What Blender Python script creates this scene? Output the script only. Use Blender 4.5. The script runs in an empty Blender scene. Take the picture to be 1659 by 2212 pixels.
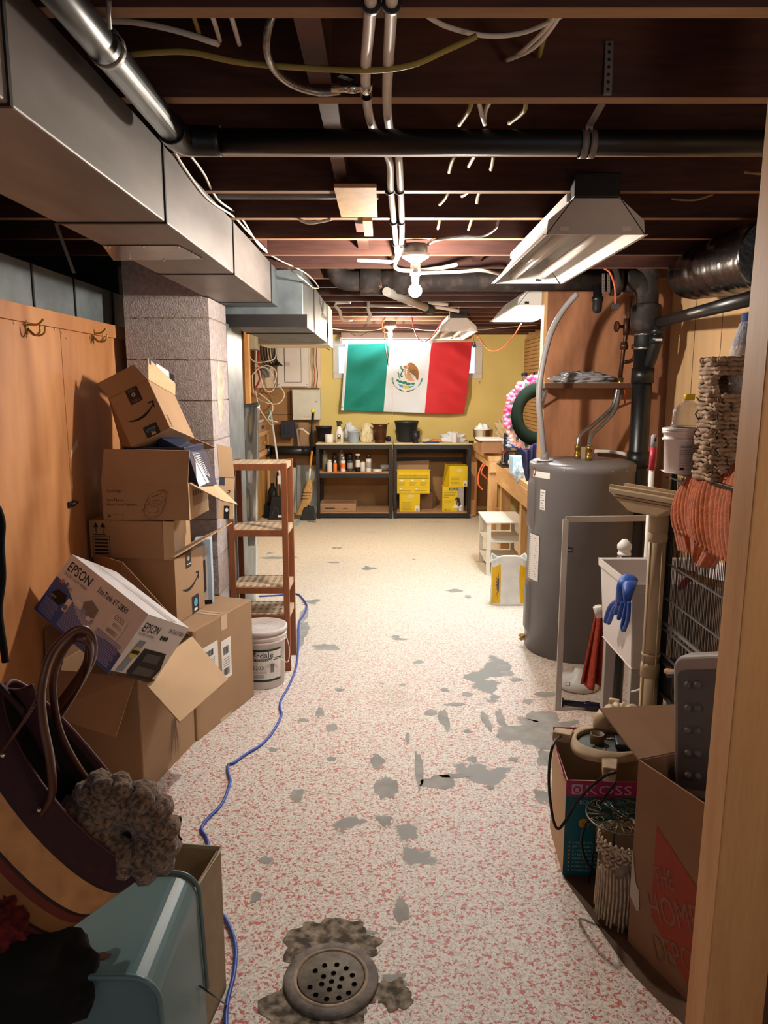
import bpy, bmesh, math, random
from mathutils import Vector, Matrix, noise
random.seed(7)
V = Vector
# ------------------------------------------------------------------ camera, world, exposure
scene = bpy.context.scene
COL = scene.collection
PITCH, FPX, EYE = math.radians(9.58), 1600.0, V((0, 0, 1.6))
cam_data = bpy.data.cameras.new('camera')
cam_data.sensor_fit = 'VERTICAL'
cam_data.sensor_height = 36.0
cam_data.lens = 36.0 * FPX / 2212.0
cam_data.clip_start = 0.05
camera = bpy.data.objects.new('camera', cam_data)
camera.location = EYE
camera.rotation_euler = (math.radians(90) - PITCH, 0, 0)
COL.objects.link(camera)
scene.camera = camera
world = bpy.data.worlds.new('world')
scene.world = world
world.use_nodes = True
world.node_tree.nodes['Background'].inputs[0].default_value = (0.85, 0.9, 1.0, 1)
world.node_tree.nodes['Background'].inputs[1].default_value = 0.24
scene.view_settings.view_transform = 'Standard'
scene.view_settings.look = 'None'
scene.view_settings.gamma = 1.0
scene.view_settings.use_curve_mapping = False
scene.view_settings.exposure = 0.42
BULB_NEAR, BULB_FAR, TUBE_PANEL, TUBE_WALL = 2000.0, 2500.0, 150.0, 14.0
DAYLIGHT = 1.5
# the lamp of the room the photographer stands in (behind the camera)
hall = bpy.data.lights.new('hall_lamp', 'POINT')
hall.energy = 6.2
hall.color = (1.0, 0.80, 0.62)
hall.shadow_soft_size = 0.12
hall_ob = bpy.data.objects.new('hall_lamp', hall)
hall_ob.location = (1.02, 0.62, 1.70)
COL.objects.link(hall_ob)

# ------------------------------------------------------------------ helpers
CP, SP = math.cos(PITCH), math.sin(PITCH)
def at(x, y, X=None, Y=None, Z=None):
    u, v = (x - 829.5) / FPX, (1106 - y) / FPX
    d = V((u, CP + v * SP, -SP + v * CP))
    t = X / d.x if X is not None else (Y / d.y if Y is not None else (Z - 1.6) / d.z)
    return EYE + d * t

def lin(h):
    if not isinstance(h, str): return tuple(h)
    c = [int(h[i:i + 2], 16) / 255 for i in (0, 2, 4)]
    return tuple(x / 12.92 if x <= 0.04045 else ((x + 0.055) / 1.055) ** 2.4 for x in c)

MATS = {}
def mat(name, col, rough=0.6, metal=0.0, var=0.10, scale=6.0, bump=0.0, bscale=80.0, stretch=(1, 1, 1), spec=0.4,
        emit=None, strength=0.0, trans=0.0, coat=0.0, col2=None, detail=4.0, sheen=0.0, thresh=None):
    if name in MATS: return MATS[name]
    m = bpy.data.materials.new(name); m.use_nodes = True
    nt = m.node_tree; N = nt.nodes; L = nt.links
    b = N['Principled BSDF']
    c = lin(col)
    b.inputs['Roughness'].default_value = rough
    b.inputs['Metallic'].default_value = metal
    b.inputs['Specular IOR Level'].default_value = spec
    if trans: b.inputs['Transmission Weight'].default_value = trans
    if coat: b.inputs['Coat Weight'].default_value = coat
    if sheen: b.inputs['Sheen Weight'].default_value = sheen
    b.inputs['Base Color'].default_value = (*c, 1)
    tc = N.new('ShaderNodeTexCoord'); mp = N.new('ShaderNodeMapping')
    mp.inputs['Scale'].default_value = stretch
    L.new(tc.outputs['Object'], mp.inputs['Vector'])
    if var or col2:
        n = N.new('ShaderNodeTexNoise'); n.inputs['Scale'].default_value = scale; n.inputs['Detail'].default_value = detail
        L.new(mp.outputs[0], n.inputs['Vector'])
        r = N.new('ShaderNodeValToRGB')
        lo, hi = (0.35, 0.68) if thresh is None else thresh
        r.color_ramp.elements[0].position = lo; r.color_ramp.elements[1].position = hi
        c2 = lin(col2) if col2 else tuple(min(1, x * (1 + var)) for x in c)
        c1 = c if col2 else tuple(x * (1 - var) for x in c)
        r.color_ramp.elements[0].color = (*c1, 1); r.color_ramp.elements[1].color = (*c2, 1)
        L.new(n.outputs['Fac'], r.inputs[0]); L.new(r.outputs[0], b.inputs['Base Color'])
    if bump:
        n2 = N.new('ShaderNodeTexNoise'); n2.inputs['Scale'].default_value = bscale; n2.inputs['Detail'].default_value = 3
        L.new(mp.outputs[0], n2.inputs['Vector'])
        bp = N.new('ShaderNodeBump'); bp.inputs['Strength'].default_value = bump; bp.inputs['Distance'].default_value = 0.004
        L.new(n2.outputs['Fac'], bp.inputs['Height']); L.new(bp.outputs[0], b.inputs['Normal'])
    if emit is not None:
        b.inputs['Emission Color'].default_value = (*lin(emit), 1); b.inputs['Emission Strength'].default_value = strength
    MATS[name] = m
    return m

def grain(name, c1, c2, axis='Z', scale=5.0, dist=6.0, rough=0.55, stretch=None, bump=0.1, coat=0.0):
    """Wood with long wandering growth lines."""
    if name in MATS: return MATS[name]
    m = mat(name, c1, rough=rough, var=0, coat=coat)
    nt = m.node_tree; N = nt.nodes; L = nt.links; b = N['Principled BSDF']
    mp = N['Mapping']
    st = {'X': (0.12, 1, 1), 'Y': (1, 0.12, 1), 'Z': (1, 1, 0.12)}[axis] if stretch is None else stretch
    mp.inputs['Scale'].default_value = st
    n = N.new('ShaderNodeTexNoise'); n.inputs['Scale'].default_value = scale; n.inputs['Detail'].default_value = 2; n.inputs['Distortion'].default_value = 0.4
    L.new(mp.outputs[0], n.inputs['Vector'])
    mu = N.new('ShaderNodeMath'); mu.operation = 'MULTIPLY'; mu.inputs[1].default_value = dist * 3
    si = N.new('ShaderNodeMath'); si.operation = 'SINE'
    L.new(n.outputs['Fac'], mu.inputs[0]); L.new(mu.outputs[0], si.inputs[0])
    n2 = N.new('ShaderNodeTexNoise'); n2.inputs['Scale'].default_value = scale * 14; n2.inputs['Detail'].default_value = 3
    L.new(mp.outputs[0], n2.inputs['Vector'])
    ad = N.new('ShaderNodeMath'); ad.operation = 'MULTIPLY_ADD'; ad.inputs[1].default_value = 0.28; ad.inputs[2].default_value = 0.18
    L.new(si.outputs[0], ad.inputs[0])
    ad2 = N.new('ShaderNodeMath'); ad2.operation = 'ADD'
    L.new(ad.outputs[0], ad2.inputs[0])
    hf = N.new('ShaderNodeMath'); hf.operation = 'MULTIPLY'; hf.inputs[1].default_value = 0.6
    L.new(n2.outputs['Fac'], hf.inputs[0]); L.new(hf.outputs[0], ad2.inputs[1])
    r = N.new('ShaderNodeValToRGB')
    r.color_ramp.elements[0].position = 0.1; r.color_ramp.elements[1].position = 0.9
    r.color_ramp.elements[0].color = (*lin(c1), 1); r.color_ramp.elements[1].color = (*lin(c2), 1)
    L.new(ad2.outputs[0], r.inputs[0]); L.new(r.outputs[0], b.inputs['Base Color'])
    if bump:
        bp = N.new('ShaderNodeBump'); bp.inputs['Strength'].default_value = bump; bp.inputs['Distance'].default_value = 0.002
        L.new(n2.outputs['Fac'], bp.inputs['Height']); L.new(bp.outputs[0], b.inputs['Normal'])
    return m

_TXT = {}
def text_geo(s):
    if s not in _TXT:
        cu = bpy.data.curves.new('lettering', 'FONT'); cu.body = s; cu.size = 1.0; cu.resolution_u = 2
        ob = bpy.data.objects.new('lettering', cu); COL.objects.link(ob)
        dg = bpy.context.evaluated_depsgraph_get()
        me = bpy.data.meshes.new_from_object(ob.evaluated_get(dg))
        vs = [(v.co.x, v.co.y) for v in me.vertices]; fs = [tuple(p.vertices) for p in me.polygons]
        bpy.data.objects.remove(ob); bpy.data.curves.remove(cu); bpy.data.meshes.remove(me)
        _TXT[s] = (vs, fs)
    return _TXT[s]

class Frame:
    """A flat face to print on: origin, two unit directions, outward normal."""
    def __init__(s, o, u, v):
        s.o = V(o); s.w = V(u).length; s.h = V(v).length
        s.u = V(u).normalized(); s.v = V(v).normalized(); s.n = s.u.cross(s.v).normalized()
    def __call__(s, a, b, off=0.0012): return s.o + s.u * a + s.v * b + s.n * off

class Drum:
    """A cylinder face to print on: a is the arc length from angle a0 (anticlockwise from above), b the height."""
    def __init__(s, c, r, a0, r2=None, h=1.0): s.c = V(c); s.r = r; s.a0 = a0; s.r2 = r if r2 is None else r2; s.hh = h
    def __call__(s, a, b, off=0.0012):
        r = s.r + (s.r2 - s.r) * b / s.hh
        t = s.a0 + a / s.r
        return s.c + V((math.cos(t) * (r + off), math.sin(t) * (r + off), b))

def smooth_path(pts, n=6, closed=False):
    pts = [V(p) for p in pts]
    if len(pts) < 3: return pts
    out = []
    k = len(pts)
    rng = range(k if closed else k - 1)
    for i in rng:
        p0 = pts[(i - 1) % k] if closed or i > 0 else pts[0]
        p1 = pts[i]; p2 = pts[(i + 1) % k]
        p3 = pts[(i + 2) % k] if closed or i + 2 < k else pts[-1]
        for j in range(n):
            t = j / n
            out.append(0.5 * ((2 * p1) + (p2 - p0) * t + (2 * p0 - 5 * p1 + 4 * p2 - p3) * t * t + (3 * p1 - p0 - 3 * p2 + p3) * t ** 3))
    if not closed: out.append(pts[-1])
    return out

class MB:
    def __init__(s): s.v = []; s.f = []; s.mi = []; s.sm = []; s.mats = []
    def _m(s, m):
        if m not in s.mats: s.mats.append(m)
        return s.mats.index(m)
    def add(s, vs, fs, m, smooth=False):
        o = len(s.v); s.v += [V(x) for x in vs]; i = s._m(m)
        for f in fs: s.f.append(tuple(o + k for k in f)); s.mi.append(i); s.sm.append(smooth)
        return s
    def par(s, o, ex, ey, ez, m):
        o, ex, ey, ez = V(o), V(ex), V(ey), V(ez)
        vs = [o, o + ex, o + ex + ey, o + ey, o + ez, o + ex + ez, o + ex + ey + ez, o + ey + ez]
        if ex.cross(ey).dot(ez) > 0: fs = [(3, 2, 1, 0), (4, 5, 6, 7), (0, 1, 5, 4), (1, 2, 6, 5), (2, 3, 7, 6), (3, 0, 4, 7)]
        else: fs = [(0, 1, 2, 3), (7, 6, 5, 4), (4, 5, 1, 0), (5, 6, 2, 1), (6, 7, 3, 2), (7, 4, 0, 3)]
        return s.add(vs, fs, m)
    def box(s, x0, x1, y0, y1, z0, z1, m):
        return s.par((x0, y0, z0), (x1 - x0, 0, 0), (0, y1 - y0, 0), (0, 0, z1 - z0), m)
    def bar(s, p, q, w, h, m, up=(0, 0, 1)):
        p, q = V(p), V(q); d = (q - p).normalized(); up = V(up)
        if abs(d.dot(up)) > 0.98: up = V((0, 1, 0))
        a = d.cross(up).normalized(); b = a.cross(d).normalized()
        return s.par(p - a * w / 2 - b * h / 2, a * w, q - p, b * h, m)
    def prism(s, pts, off, m):
        pts = [V(p) for p in pts]; off = V(off); n = len(pts)
        nor = (pts[1] - pts[0]).cross(pts[2] - pts[1])
        vs = pts + [p + off for p in pts]
        lo = tuple(range(n)); hi = tuple(range(n, 2 * n))
        sides = [(i, (i + 1) % n, n + (i + 1) % n, n + i) for i in range(n)]
        if nor.dot(off) > 0: fs = [lo[::-1], hi] + sides
        else: fs = [lo, hi[::-1]] + [t[::-1] for t in sides]
        return s.add(vs, fs, m)
    def sheet(s, pts, t, m):
        pts = [V(p) for p in pts]
        n = (pts[1] - pts[0]).cross(pts[2] - pts[0]).normalized()
        return s.prism([p - n * t / 2 for p in pts], n * t, m)
    def poly(s, pts, m): return s.add(pts, [tuple(range(len(pts)))], m)
    def rect(s, fr, a, b, c, d, m, off=0.0012, n=1):
        for i in range(n):
            a0 = a + (c - a) * i / n; a1 = a + (c - a) * (i + 1) / n
            s.poly([fr(a0, b, off), fr(a1, b, off), fr(a1, d, off), fr(a0, d, off)], m)
        return s
    def shape(s, fr, pts, m, off=0.0014): return s.poly([fr(a, b, off) for a, b in pts], m)
    def disc(s, fr, a, b, ra, rb, m, off=0.0014, n=18): return s.shape(fr, [(a + ra * math.cos(2 * math.pi * i / n), b + rb * math.sin(2 * math.pi * i / n)) for i in range(n)], m, off)
    def text(s, fr, txt, a, b, size, m, off=0.0016, width=None, slant=0, rot=0):
        vs, fs = text_geo(txt)
        if not vs: return s
        w = max(x for x, y in vs)
        sx = size if width is None else width / w
        c, n = math.cos(rot), math.sin(rot)
        P = []
        for x, y in vs:
            xx, yy = x * sx + slant * y * size, y * size
            P.append(fr(a + xx * c - yy * n, b + xx * n + yy * c, off))
        return s.add(P, fs, m)
    def line(s, fr, pts, w, m, off=0.0015):
        for (a, b), (c, d) in zip(pts, pts[1:]):
            l = math.hypot(c - a, d - b) or 1e-6; nx, ny = -(d - b) / l * w / 2, (c - a) / l * w / 2
            s.poly([fr(a - nx, b - ny, off), fr(c - nx, d - ny, off), fr(c + nx, d + ny, off), fr(a + nx, b + ny, off)], m)
        return s
    def tube(s, pts, r, m, n=8, closed=False, sub=0, flat=1.0, cap=True):
        pts = smooth_path(pts, sub, closed) if sub else [V(p) for p in pts]
        k = len(pts); vs = []; fs = []
        prev = None
        for i, p in enumerate(pts):
            t = (pts[(i + 1) % k] - pts[(i - 1) % k]) if closed else (pts[min(i + 1, k - 1)] - pts[max(i - 1, 0)])
            t = t.normalized() if t.length > 1e-9 else V((0, 0, 1))
            if prev is None:
                a = V((0, 0, 1)).cross(t)
                if a.length < 0.1: a = V((1, 0, 0)).cross(t)
                a.normalize()
            else:
                a = prev - t * prev.dot(t)
                a = a.normalized() if a.length > 1e-6 else prev
            prev = a; b = t.cross(a)
            rr = r[min(i * len(r) // k, len(r) - 1)] if isinstance(r, (list, tuple)) and len(r) != k else (r[i] if isinstance(r, (list, tuple)) else r)
            for j in range(n):
                th = 2 * math.pi * j / n
                vs.append(p + a * math.cos(th) * rr + b * math.sin(th) * rr * flat)
        for i in range(k if closed else k - 1):
            i2 = (i + 1) % k
            for j in range(n):
                fs.append((i * n + j, i * n + (j + 1) % n, i2 * n + (j + 1) % n, i2 * n + j))
        s.add(vs, fs, m, True)
        if cap and not closed:
            o = len(s.v) - len(vs); mi = s._m(m)
            s.f.append(tuple(o + j for j in range(n))[::-1]); s.mi.append(mi); s.sm.append(False)
            s.f.append(tuple(o + (k - 1) * n + j for j in range(n))); s.mi.append(mi); s.sm.append(False)
        return s
    def lathe(s, prof, c, m, axis=(0, 0, 1), n=24, mats=None, close=True):
        """prof: list of (radius, height). mats: one material per segment."""
        c = V(c); ax = V(axis).normalized(); q = V((0, 0, 1)).rotation_difference(ax)
        vs = []
        for r, z in prof:
            for j in range(n):
                th = 2 * math.pi * j / n
                vs.append(c + q @ V((math.cos(th) * r, math.sin(th) * r, z)))
        o = len(s.v); s.v += vs
        for i in range(len(prof) - 1):
            mi = s._m(mats[i] if mats else m)
            for j in range(n):
                s.f.append((o + i * n + j, o + i * n + (j + 1) % n, o + (i + 1) * n + (j + 1) % n, o + (i + 1) * n + j)); s.mi.append(mi)
                s.sm.append(True)
        if close:
            for i, idx in ((0, 0), (len(prof) - 1, len(prof) - 2)):
                if prof[i][0] > 1e-4:
                    s.f.append(tuple(o + i * n + j for j in range(n))[::(-1 if i == 0 else 1)]); s.mi.append(s._m(mats[idx] if mats else m)); s.sm.append(False)
        return s
    def ball(s, c, r, m, n=14, k=9, fn=None):
        c = V(c); r = r if isinstance(r, (tuple, list)) else (r, r, r)
        vs = []
        for i in range(k + 1):
            ph = math.pi * i / k
            for j in range(n):
                th = 2 * math.pi * j / n
                d = V((math.sin(ph) * math.cos(th), math.sin(ph) * math.sin(th), math.cos(ph)))
                f = fn(d) if fn else 1.0
                vs.append(c + V((d.x * r[0], d.y * r[1], d.z * r[2])) * f)
        fs = []
        for i in range(k):
            for j in range(n): fs.append((i * n + j, (i + 1) * n + j, (i + 1) * n + (j + 1) % n, i * n + (j + 1) % n))
        return s.add(vs, fs, m, True)
    def grid(s, fn, nu, nv, m, mfn=None, smooth=True):
        vs = [fn(i / nu, j / nv) for j in range(nv + 1) for i in range(nu + 1)]
        o = len(s.v); s.v += [V(x) for x in vs]
        for j in range(nv):
            for i in range(nu):
                a = j * (nu + 1) + i
                s.f.append((o + a, o + a + 1, o + a + nu + 2, o + a + nu + 1)); s.mi.append(s._m(mfn((i + .5) / nu, (j + .5) / nv) if mfn else m)); s.sm.append(smooth)
        return s
    def build(s, name, parent=None, bevel=0.0, solid=0.0, sub=0, segs=2, weld=False):
        me = bpy.data.meshes.new(name)
        if parent is not None: org = parent.matrix_basis.translation.copy() if parent.parent is None else parent.parent.matrix_basis.translation.copy()
        else:
            xs = [v.x for v in s.v]; ys = [v.y for v in s.v]; zs = [v.z for v in s.v]
            org = V(((min(xs) + max(xs)) / 2, (min(ys) + max(ys)) / 2, min(zs)))
        me.from_pydata([tuple(v - org) for v in s.v], [], s.f)
        for m in s.mats: me.materials.append(m)
        me.polygons.foreach_set('material_index', s.mi)
        me.polygons.foreach_set('use_smooth', s.sm)
        me.update()
        if weld:
            bm = bmesh.new(); bm.from_mesh(me); bmesh.ops.remove_doubles(bm, verts=bm.verts, dist=1e-5); bm.to_mesh(me); bm.free()
        ob = bpy.data.objects.new(name, me); COL.objects.link(ob)
        if parent is None or parent.parent is None: ob.location = org if parent is None else (0, 0, 0)
        if parent is not None: ob.parent = parent
        if solid:
            md = ob.modifiers.new('thickness', 'SOLIDIFY'); md.thickness = solid; md.offset = 0
        if bevel:
            md = ob.modifiers.new('edges', 'BEVEL'); md.width = bevel; md.segments = segs; md.limit_method = 'ANGLE'; md.angle_limit = math.radians(50); md.harden_normals = False
        if sub:
            md = ob.modifiers.new('round', 'SUBSURF'); md.levels = sub; md.render_levels = sub
        return ob

def tag(o, label, cat, group=None):
    o['label'] = label; o['category'] = cat
    if group: o['group'] = group
    return o
def thing(name, label, cat, loc, group=None):
    o = bpy.data.objects.new(name, None); o.empty_display_size = 0.05; COL.objects.link(o)
    o.location = V(loc); o.matrix_basis = Matrix.Translation(V(loc))
    return tag(o, label, cat, group)
def struct(name, mb, **k):
    o = mb.build(name, **k); o['kind'] = 'structure'; return o
def single(name, mb, label, cat, group=None, **k): return tag(mb.build(name, **k), label, cat, group)

# ------------------------------------------------------------------ materials
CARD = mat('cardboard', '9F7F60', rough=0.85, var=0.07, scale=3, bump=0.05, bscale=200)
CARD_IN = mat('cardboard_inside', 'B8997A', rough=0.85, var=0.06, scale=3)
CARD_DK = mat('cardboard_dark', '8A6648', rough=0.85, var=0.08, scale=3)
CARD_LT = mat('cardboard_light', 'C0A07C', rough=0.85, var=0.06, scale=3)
INK = mat('black_ink', '15130F', rough=0.7, var=0)
INK_BR = mat('brown_ink', '4A3423', rough=0.8, var=0)
TAPE_BK = mat('black_printed_tape', '1B1B1D', rough=0.35, var=0.1)
PAPER = mat('white_paper', 'E4E1DC', rough=0.7, var=0.03)
GREYINK = mat('grey_ink', '77746F', rough=0.7, var=0)
PINK = mat('pink_paper', 'E79AB8', rough=0.6, var=0.03)
CLEAR_TAPE = mat('clear_tape', 'C4A988', rough=0.2, var=0.1, spec=0.6)
GALV = mat('galvanised_steel', '7F7875', rough=0.5, metal=0.22, var=0.22, scale=7, bump=0.06, bscale=40, stretch=(1, 0.3, 1))
GALV_BLUE = mat('galvanised_duct', '6E7679', rough=0.45, metal=0.3, var=0.22, scale=9, bump=0.05)
GALV_SEAM = mat('dark_seam', '2B2726', rough=0.6, metal=0.4, var=0.1)
STEEL = mat('bright_steel', 'C4C2BE', rough=0.25, metal=0.95, var=0.1, scale=30)
CHROME = mat('chrome', 'D8D8D8', rough=0.07, metal=1.0, var=0)
BRASS = mat('brass', 'A88A4A', rough=0.35, metal=0.9, var=0.15)
COPPER_OLD = mat('aged_copper', '5A3B2C', rough=0.5, metal=0.7, var=0.35, scale=20)
ABS = mat('black_abs_pipe', '141517', rough=0.36, var=0.1, spec=0.5)
IRON = mat('cast_iron', '2A2422', rough=0.75, var=0.45, scale=16, bump=0.35, bscale=70, col2='54453F', thresh=(0.5, 0.8))
BLACK_PL = mat('black_plastic', '141416', rough=0.45, var=0.1)
BLACK_MT = mat('black_metal', '16171B', rough=0.5, var=0.12, spec=0.5)
PEX = mat('white_pex', 'CFC6BC', rough=0.4, var=0.05)
WIRE_W = mat('white_cable', 'D9D2C6', rough=0.5, var=0.04)
WIRE_Y = mat('yellow_cable', '9C8A45', rough=0.55, var=0.08)
WIRE_O = mat('orange_cable', 'D8643C', rough=0.5, var=0.05)
WIRE_R = mat('red_cable', 'B0332E', rough=0.5, var=0.05)
WIRE_B = mat('blue_cable', '2E4FA8', rough=0.4, var=0.05)
RUBBER = mat('black_rubber', '121212', rough=0.6, var=0.05)
WHITE_MT = mat('white_enamel', 'D6D3CE', rough=0.35, var=0.03)
WHITE_PL = mat('white_plastic', 'E0DEDA', rough=0.4, var=0.03)
CREAM_PL = mat('cream_plastic', 'B9A584', rough=0.45, var=0.08, scale=5)
GREY_PL = mat('grey_plastic', '7E7674', rough=0.55, var=0.05)
GREY_DK = mat('dark_grey_rubber', '48464A', rough=0.6, var=0.06)
PINE = grain('pine', 'B98B57', 'E0BA86', 'Y', scale=7, dist=4)
PINE_Z = grain('pine_upright', 'AD7E4A', 'D9B07A', 'Z', scale=7, dist=4)
REDWOOD = grain('stained_wood', '7A4526', '9C5F38', 'Z', scale=9, dist=3)
SLATWOOD = grain('pale_slats', 'B79E80', 'D6C3A6', 'Y', scale=12, dist=3)
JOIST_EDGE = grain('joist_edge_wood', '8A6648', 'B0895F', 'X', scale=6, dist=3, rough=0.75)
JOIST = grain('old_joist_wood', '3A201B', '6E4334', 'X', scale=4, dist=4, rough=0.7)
OSB = mat('pale_board', 'C49A68', rough=0.7, var=0.15, scale=20)
PLY = grain('plywood_orange', 'A26A40', 'CA9060', 'Z', scale=1.6, dist=9, rough=0.45, stretch=(1, 1, 0.28), bump=0.05)
PLY_RED = grain('plywood_brown', '7E5138', 'B37C58', 'Z', scale=2.4, dist=9, rough=0.6, stretch=(1, 1, 0.25), bump=0.05)
# ------------------------------------------------------------------ floor
def floor_material():
    m = mat('painted_flake_floor', 'D9D0C2', rough=0.55, var=0, spec=0.35)
    nt = m.node_tree; N = nt.nodes; L = nt.links; b = N['Principled BSDF']; tc = N['Texture Coordinate']
    def nz(scale, det, lo, hi):
        n = N.new('ShaderNodeTexNoise'); n.inputs['Scale'].default_value = scale; n.inputs['Detail'].default_value = det
        L.new(tc.outputs['Object'], n.inputs['Vector'])
        r = N.new('ShaderNodeMapRange'); r.inputs[1].default_value = lo; r.inputs[2].default_value = hi; r.clamp = True
        L.new(n.outputs['Fac'], r.inputs[0]); return r.outputs[0]
    def mix(f, a, c):
        x = N.new('ShaderNodeMix'); x.data_type = 'RGBA'
        L.new(f, x.inputs[0])
        if isinstance(a, str): x.inputs[6].default_value = (*lin(a), 1)
        else: L.new(a, x.inputs[6])
        x.inputs[7].default_value = (*lin(c), 1)
        return x.outputs[2]
    c = mix(nz(120, 3, .44, .56), 'E2DDD5', 'C6BDB3')
    sep = N.new('ShaderNodeSeparateXYZ'); L.new(tc.outputs['Object'], sep.inputs[0])
    y_fade = N.new('ShaderNodeMapRange'); y_fade.inputs[1].default_value = -1.6; y_fade.inputs[2].default_value = 1.2; y_fade.inputs[3].default_value = 1.0; y_fade.inputs[4].default_value = .25  # red flakes get sparser towards the back wall
    L.new(sep.outputs['Y'], y_fade.inputs[0])
    def thinned(f):
        k = N.new('ShaderNodeMath'); k.operation = 'MULTIPLY'; L.new(f, k.inputs[0]); L.new(y_fade.outputs[0], k.inputs[1]); return k.outputs[0]
    far = N.new('ShaderNodeMapRange'); far.inputs[1].default_value = -.5; far.inputs[2].default_value = 3.0; L.new(sep.outputs['Y'], far.inputs[0])
    half = N.new('ShaderNodeMath'); half.operation = 'MULTIPLY'; half.inputs[1].default_value = .6; L.new(far.outputs[0], half.inputs[0])
    c = mix(half.outputs[0], c, 'D6CDA8')
    c = mix(thinned(nz(72, 4, .57, .60)), c, 'BE6A60')
    c = mix(thinned(nz(110, 3, .60, .635)), c, 'B05850')
    c = mix(nz(85, 3, .58, .61), c, 'E4DED2')
    c = mix(nz(160, 2, .66, .69), c, '6E625A')
    c = mix(nz(2.1, 8, .665, .675), c, '8A8A85')
    c = mix(nz(1.2, 6, .62, .80), c, 'A08E78')
    L.new(c, b.inputs['Base Color'])
    return m
FLOOR = floor_material()
BARE = mat('bare_concrete', '9B9A95', rough=0.9, var=0.15, scale=14, bump=0.2)
BROKEN = mat('broken_concrete', '4A4138', rough=0.95, var=0.4, scale=34, bump=1.0, bscale=60, col2='A89B88', thresh=(.4, .7))
BARE_SHADE = mat('brown_bare_shaded_floor', '5E4A3B', rough=0.9, var=0.25, scale=12, bump=0.3)  # bare concrete; its brown also paints in the shadow under the boxes
mb = MB()
mb.box(-2.4, 2.2, -1.5, 9.75, -0.12, 0.0, FLOOR)
def blob_patch(px, py, rx, ry, m, z=0.0006, seed=0, n=34, rough=0.35):
    """A worn patch where paint wore off the floor; rx, ry in metres."""
    c = at(px, py, Z=0); pts = []
    for i in range(n):
        t = 2 * math.pi * i / n
        k = 1 + rough * (noise.noise(V((math.cos(t) * 1.3 + seed * 7.1, math.sin(t) * 1.3, seed * 3.3))) * 1.3 + noise.noise(V((math.cos(t) * 4 + seed, math.sin(t) * 4, 5.0))) * 0.7)
        pts.append(V((c.x + rx * k * math.cos(t), c.y + ry * k * math.sin(t), z)))
    mb.poly(pts, m)
PATCH = [(835, 1700, .045, .09), (640, 1718, .03, .05), (830, 1772, .028, .035), (865, 1965, .024, .05), (905, 1660, .018, .16), (950, 1690, .07, .05), (985, 1676, .06, .02),
         (815, 1645, .03, .06), (690, 1540, .02, .06), (655, 1556, .03, .02), (718, 1572, .03, .04), (960, 1555, .025, .11), (930, 1540, .03, .04), (985, 1522, .06, .02), (1050, 1558, .02, .10), (1082, 1552, .02, .10),
         (1140, 1560, .05, .03), (1180, 1550, .07, .08), (1195, 1600, .05, .14), (1180, 1640, .04, .08), (1170, 1720, .03, .05), (1095, 1455, .04, .04), (1115, 1468, .04, .03), (1090, 1440, .05, .03), (1180, 1500, .07, .03), (1140, 1515, .03, .03),
         (705, 1398, .08, .06), (650, 1370, .05, .30), (655, 1330, .03, .2), (575, 1858, .024, .02), (553, 1938, .018, .024), (1020, 1640, .02, .03), (715, 1640, .02, .02), (905, 1430, .03, .03), (880, 1595, .012, .05), (1010, 1580, .02, .02), (590, 1620, .02, .02), (845, 2005, .012, .006), (895, 1997, .006, .004), (1010, 1500, .03, .03), (960, 1490, .02, .03), (735, 1490, .03, .02), (870, 1480, .02, .02), (1110, 1640, .02, .02), (1060, 1700, .02, .02), (600, 1205, .2, .05), (720, 1215, .06, .03)]
for i, (x, y, rx, ry) in enumerate(PATCH): blob_patch(x, y, rx, ry, BARE, seed=i + 1)
blob_patch(1178, 1575, .16, .14, BARE, z=0.0004, seed=91, rough=.7)
# broken concrete round the drain
blob_patch(715, 2040, .125, .11, BROKEN, z=0.0009, seed=60, n=60, rough=.3)
blob_patch(715, 2150, .165, .155, BROKEN, z=0.0012, seed=61, n=60, rough=.35)
blob_patch(845, 2150, .05, .05, BROKEN, z=0.0014, seed=62, n=40, rough=.5)
blob_patch(855, 2120, .04, .03, BARE, z=0.0010, seed=63, n=40, rough=.5)
blob_patch(760, 2015, .07, .02, BARE, z=0.0007, seed=64, n=40, rough=.5)
mb.poly([at(1216, 1895, Z=.0007), at(1290, 2000, Z=.0007), at(1352, 2090, Z=.0007), at(1420, 2160, Z=.0007), at(1495, 2230, Z=.0007), V((1.3, 1.5, .0007)), V((1.6, 2.6, .0007)), V((.95, 2.6, .0007))], BARE_SHADE)
struct('floor', mb)

# ------------------------------------------------------------------ walls
YELLOW = mat('yellow_painted_board', 'D8C67C', rough=0.75, var=0.06, scale=2)
TAN = mat('tan_panelling', 'D8B183', rough=0.6, var=0.08, scale=3, stretch=(1, 3, 0.4))
BROWNB = mat('brown_fibreboard', 'A07A4E', rough=0.8, var=0.10, scale=4)
DARKWALL = mat('dark_masonry', '4A413C', rough=0.9, var=0.15)
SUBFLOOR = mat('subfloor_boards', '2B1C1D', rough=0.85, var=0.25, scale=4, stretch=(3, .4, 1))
YF = 9.65
mb = MB()
wl, wr = at(719, 736, Y=YF), at(1041, 818, Y=YF)
wz0, wz1 = wr.z, wl.z
mb.box(-2.3, wl.x, YF, YF + .1, 0, 2.5, YELLOW); mb.box(wr.x, 2.0, YF, YF + .1, 0, 2.5, YELLOW)
mb.box(wl.x, wr.x, YF, YF + .1, 0, wz0, YELLOW); mb.box(wl.x, wr.x, YF, YF + .1, wz1, 2.5, YELLOW)
pb = at(690, 900, Y=YF)
mb.box(-2.3, pb.x, YF - .008, YF, 0, 2.3, BROWNB)
for z in (at(600, 896, Y=YF).z, .62): mb.box(-1.75, pb.x, YF - .0095, YF - .008, z, z + .006, INK_BR)
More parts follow.
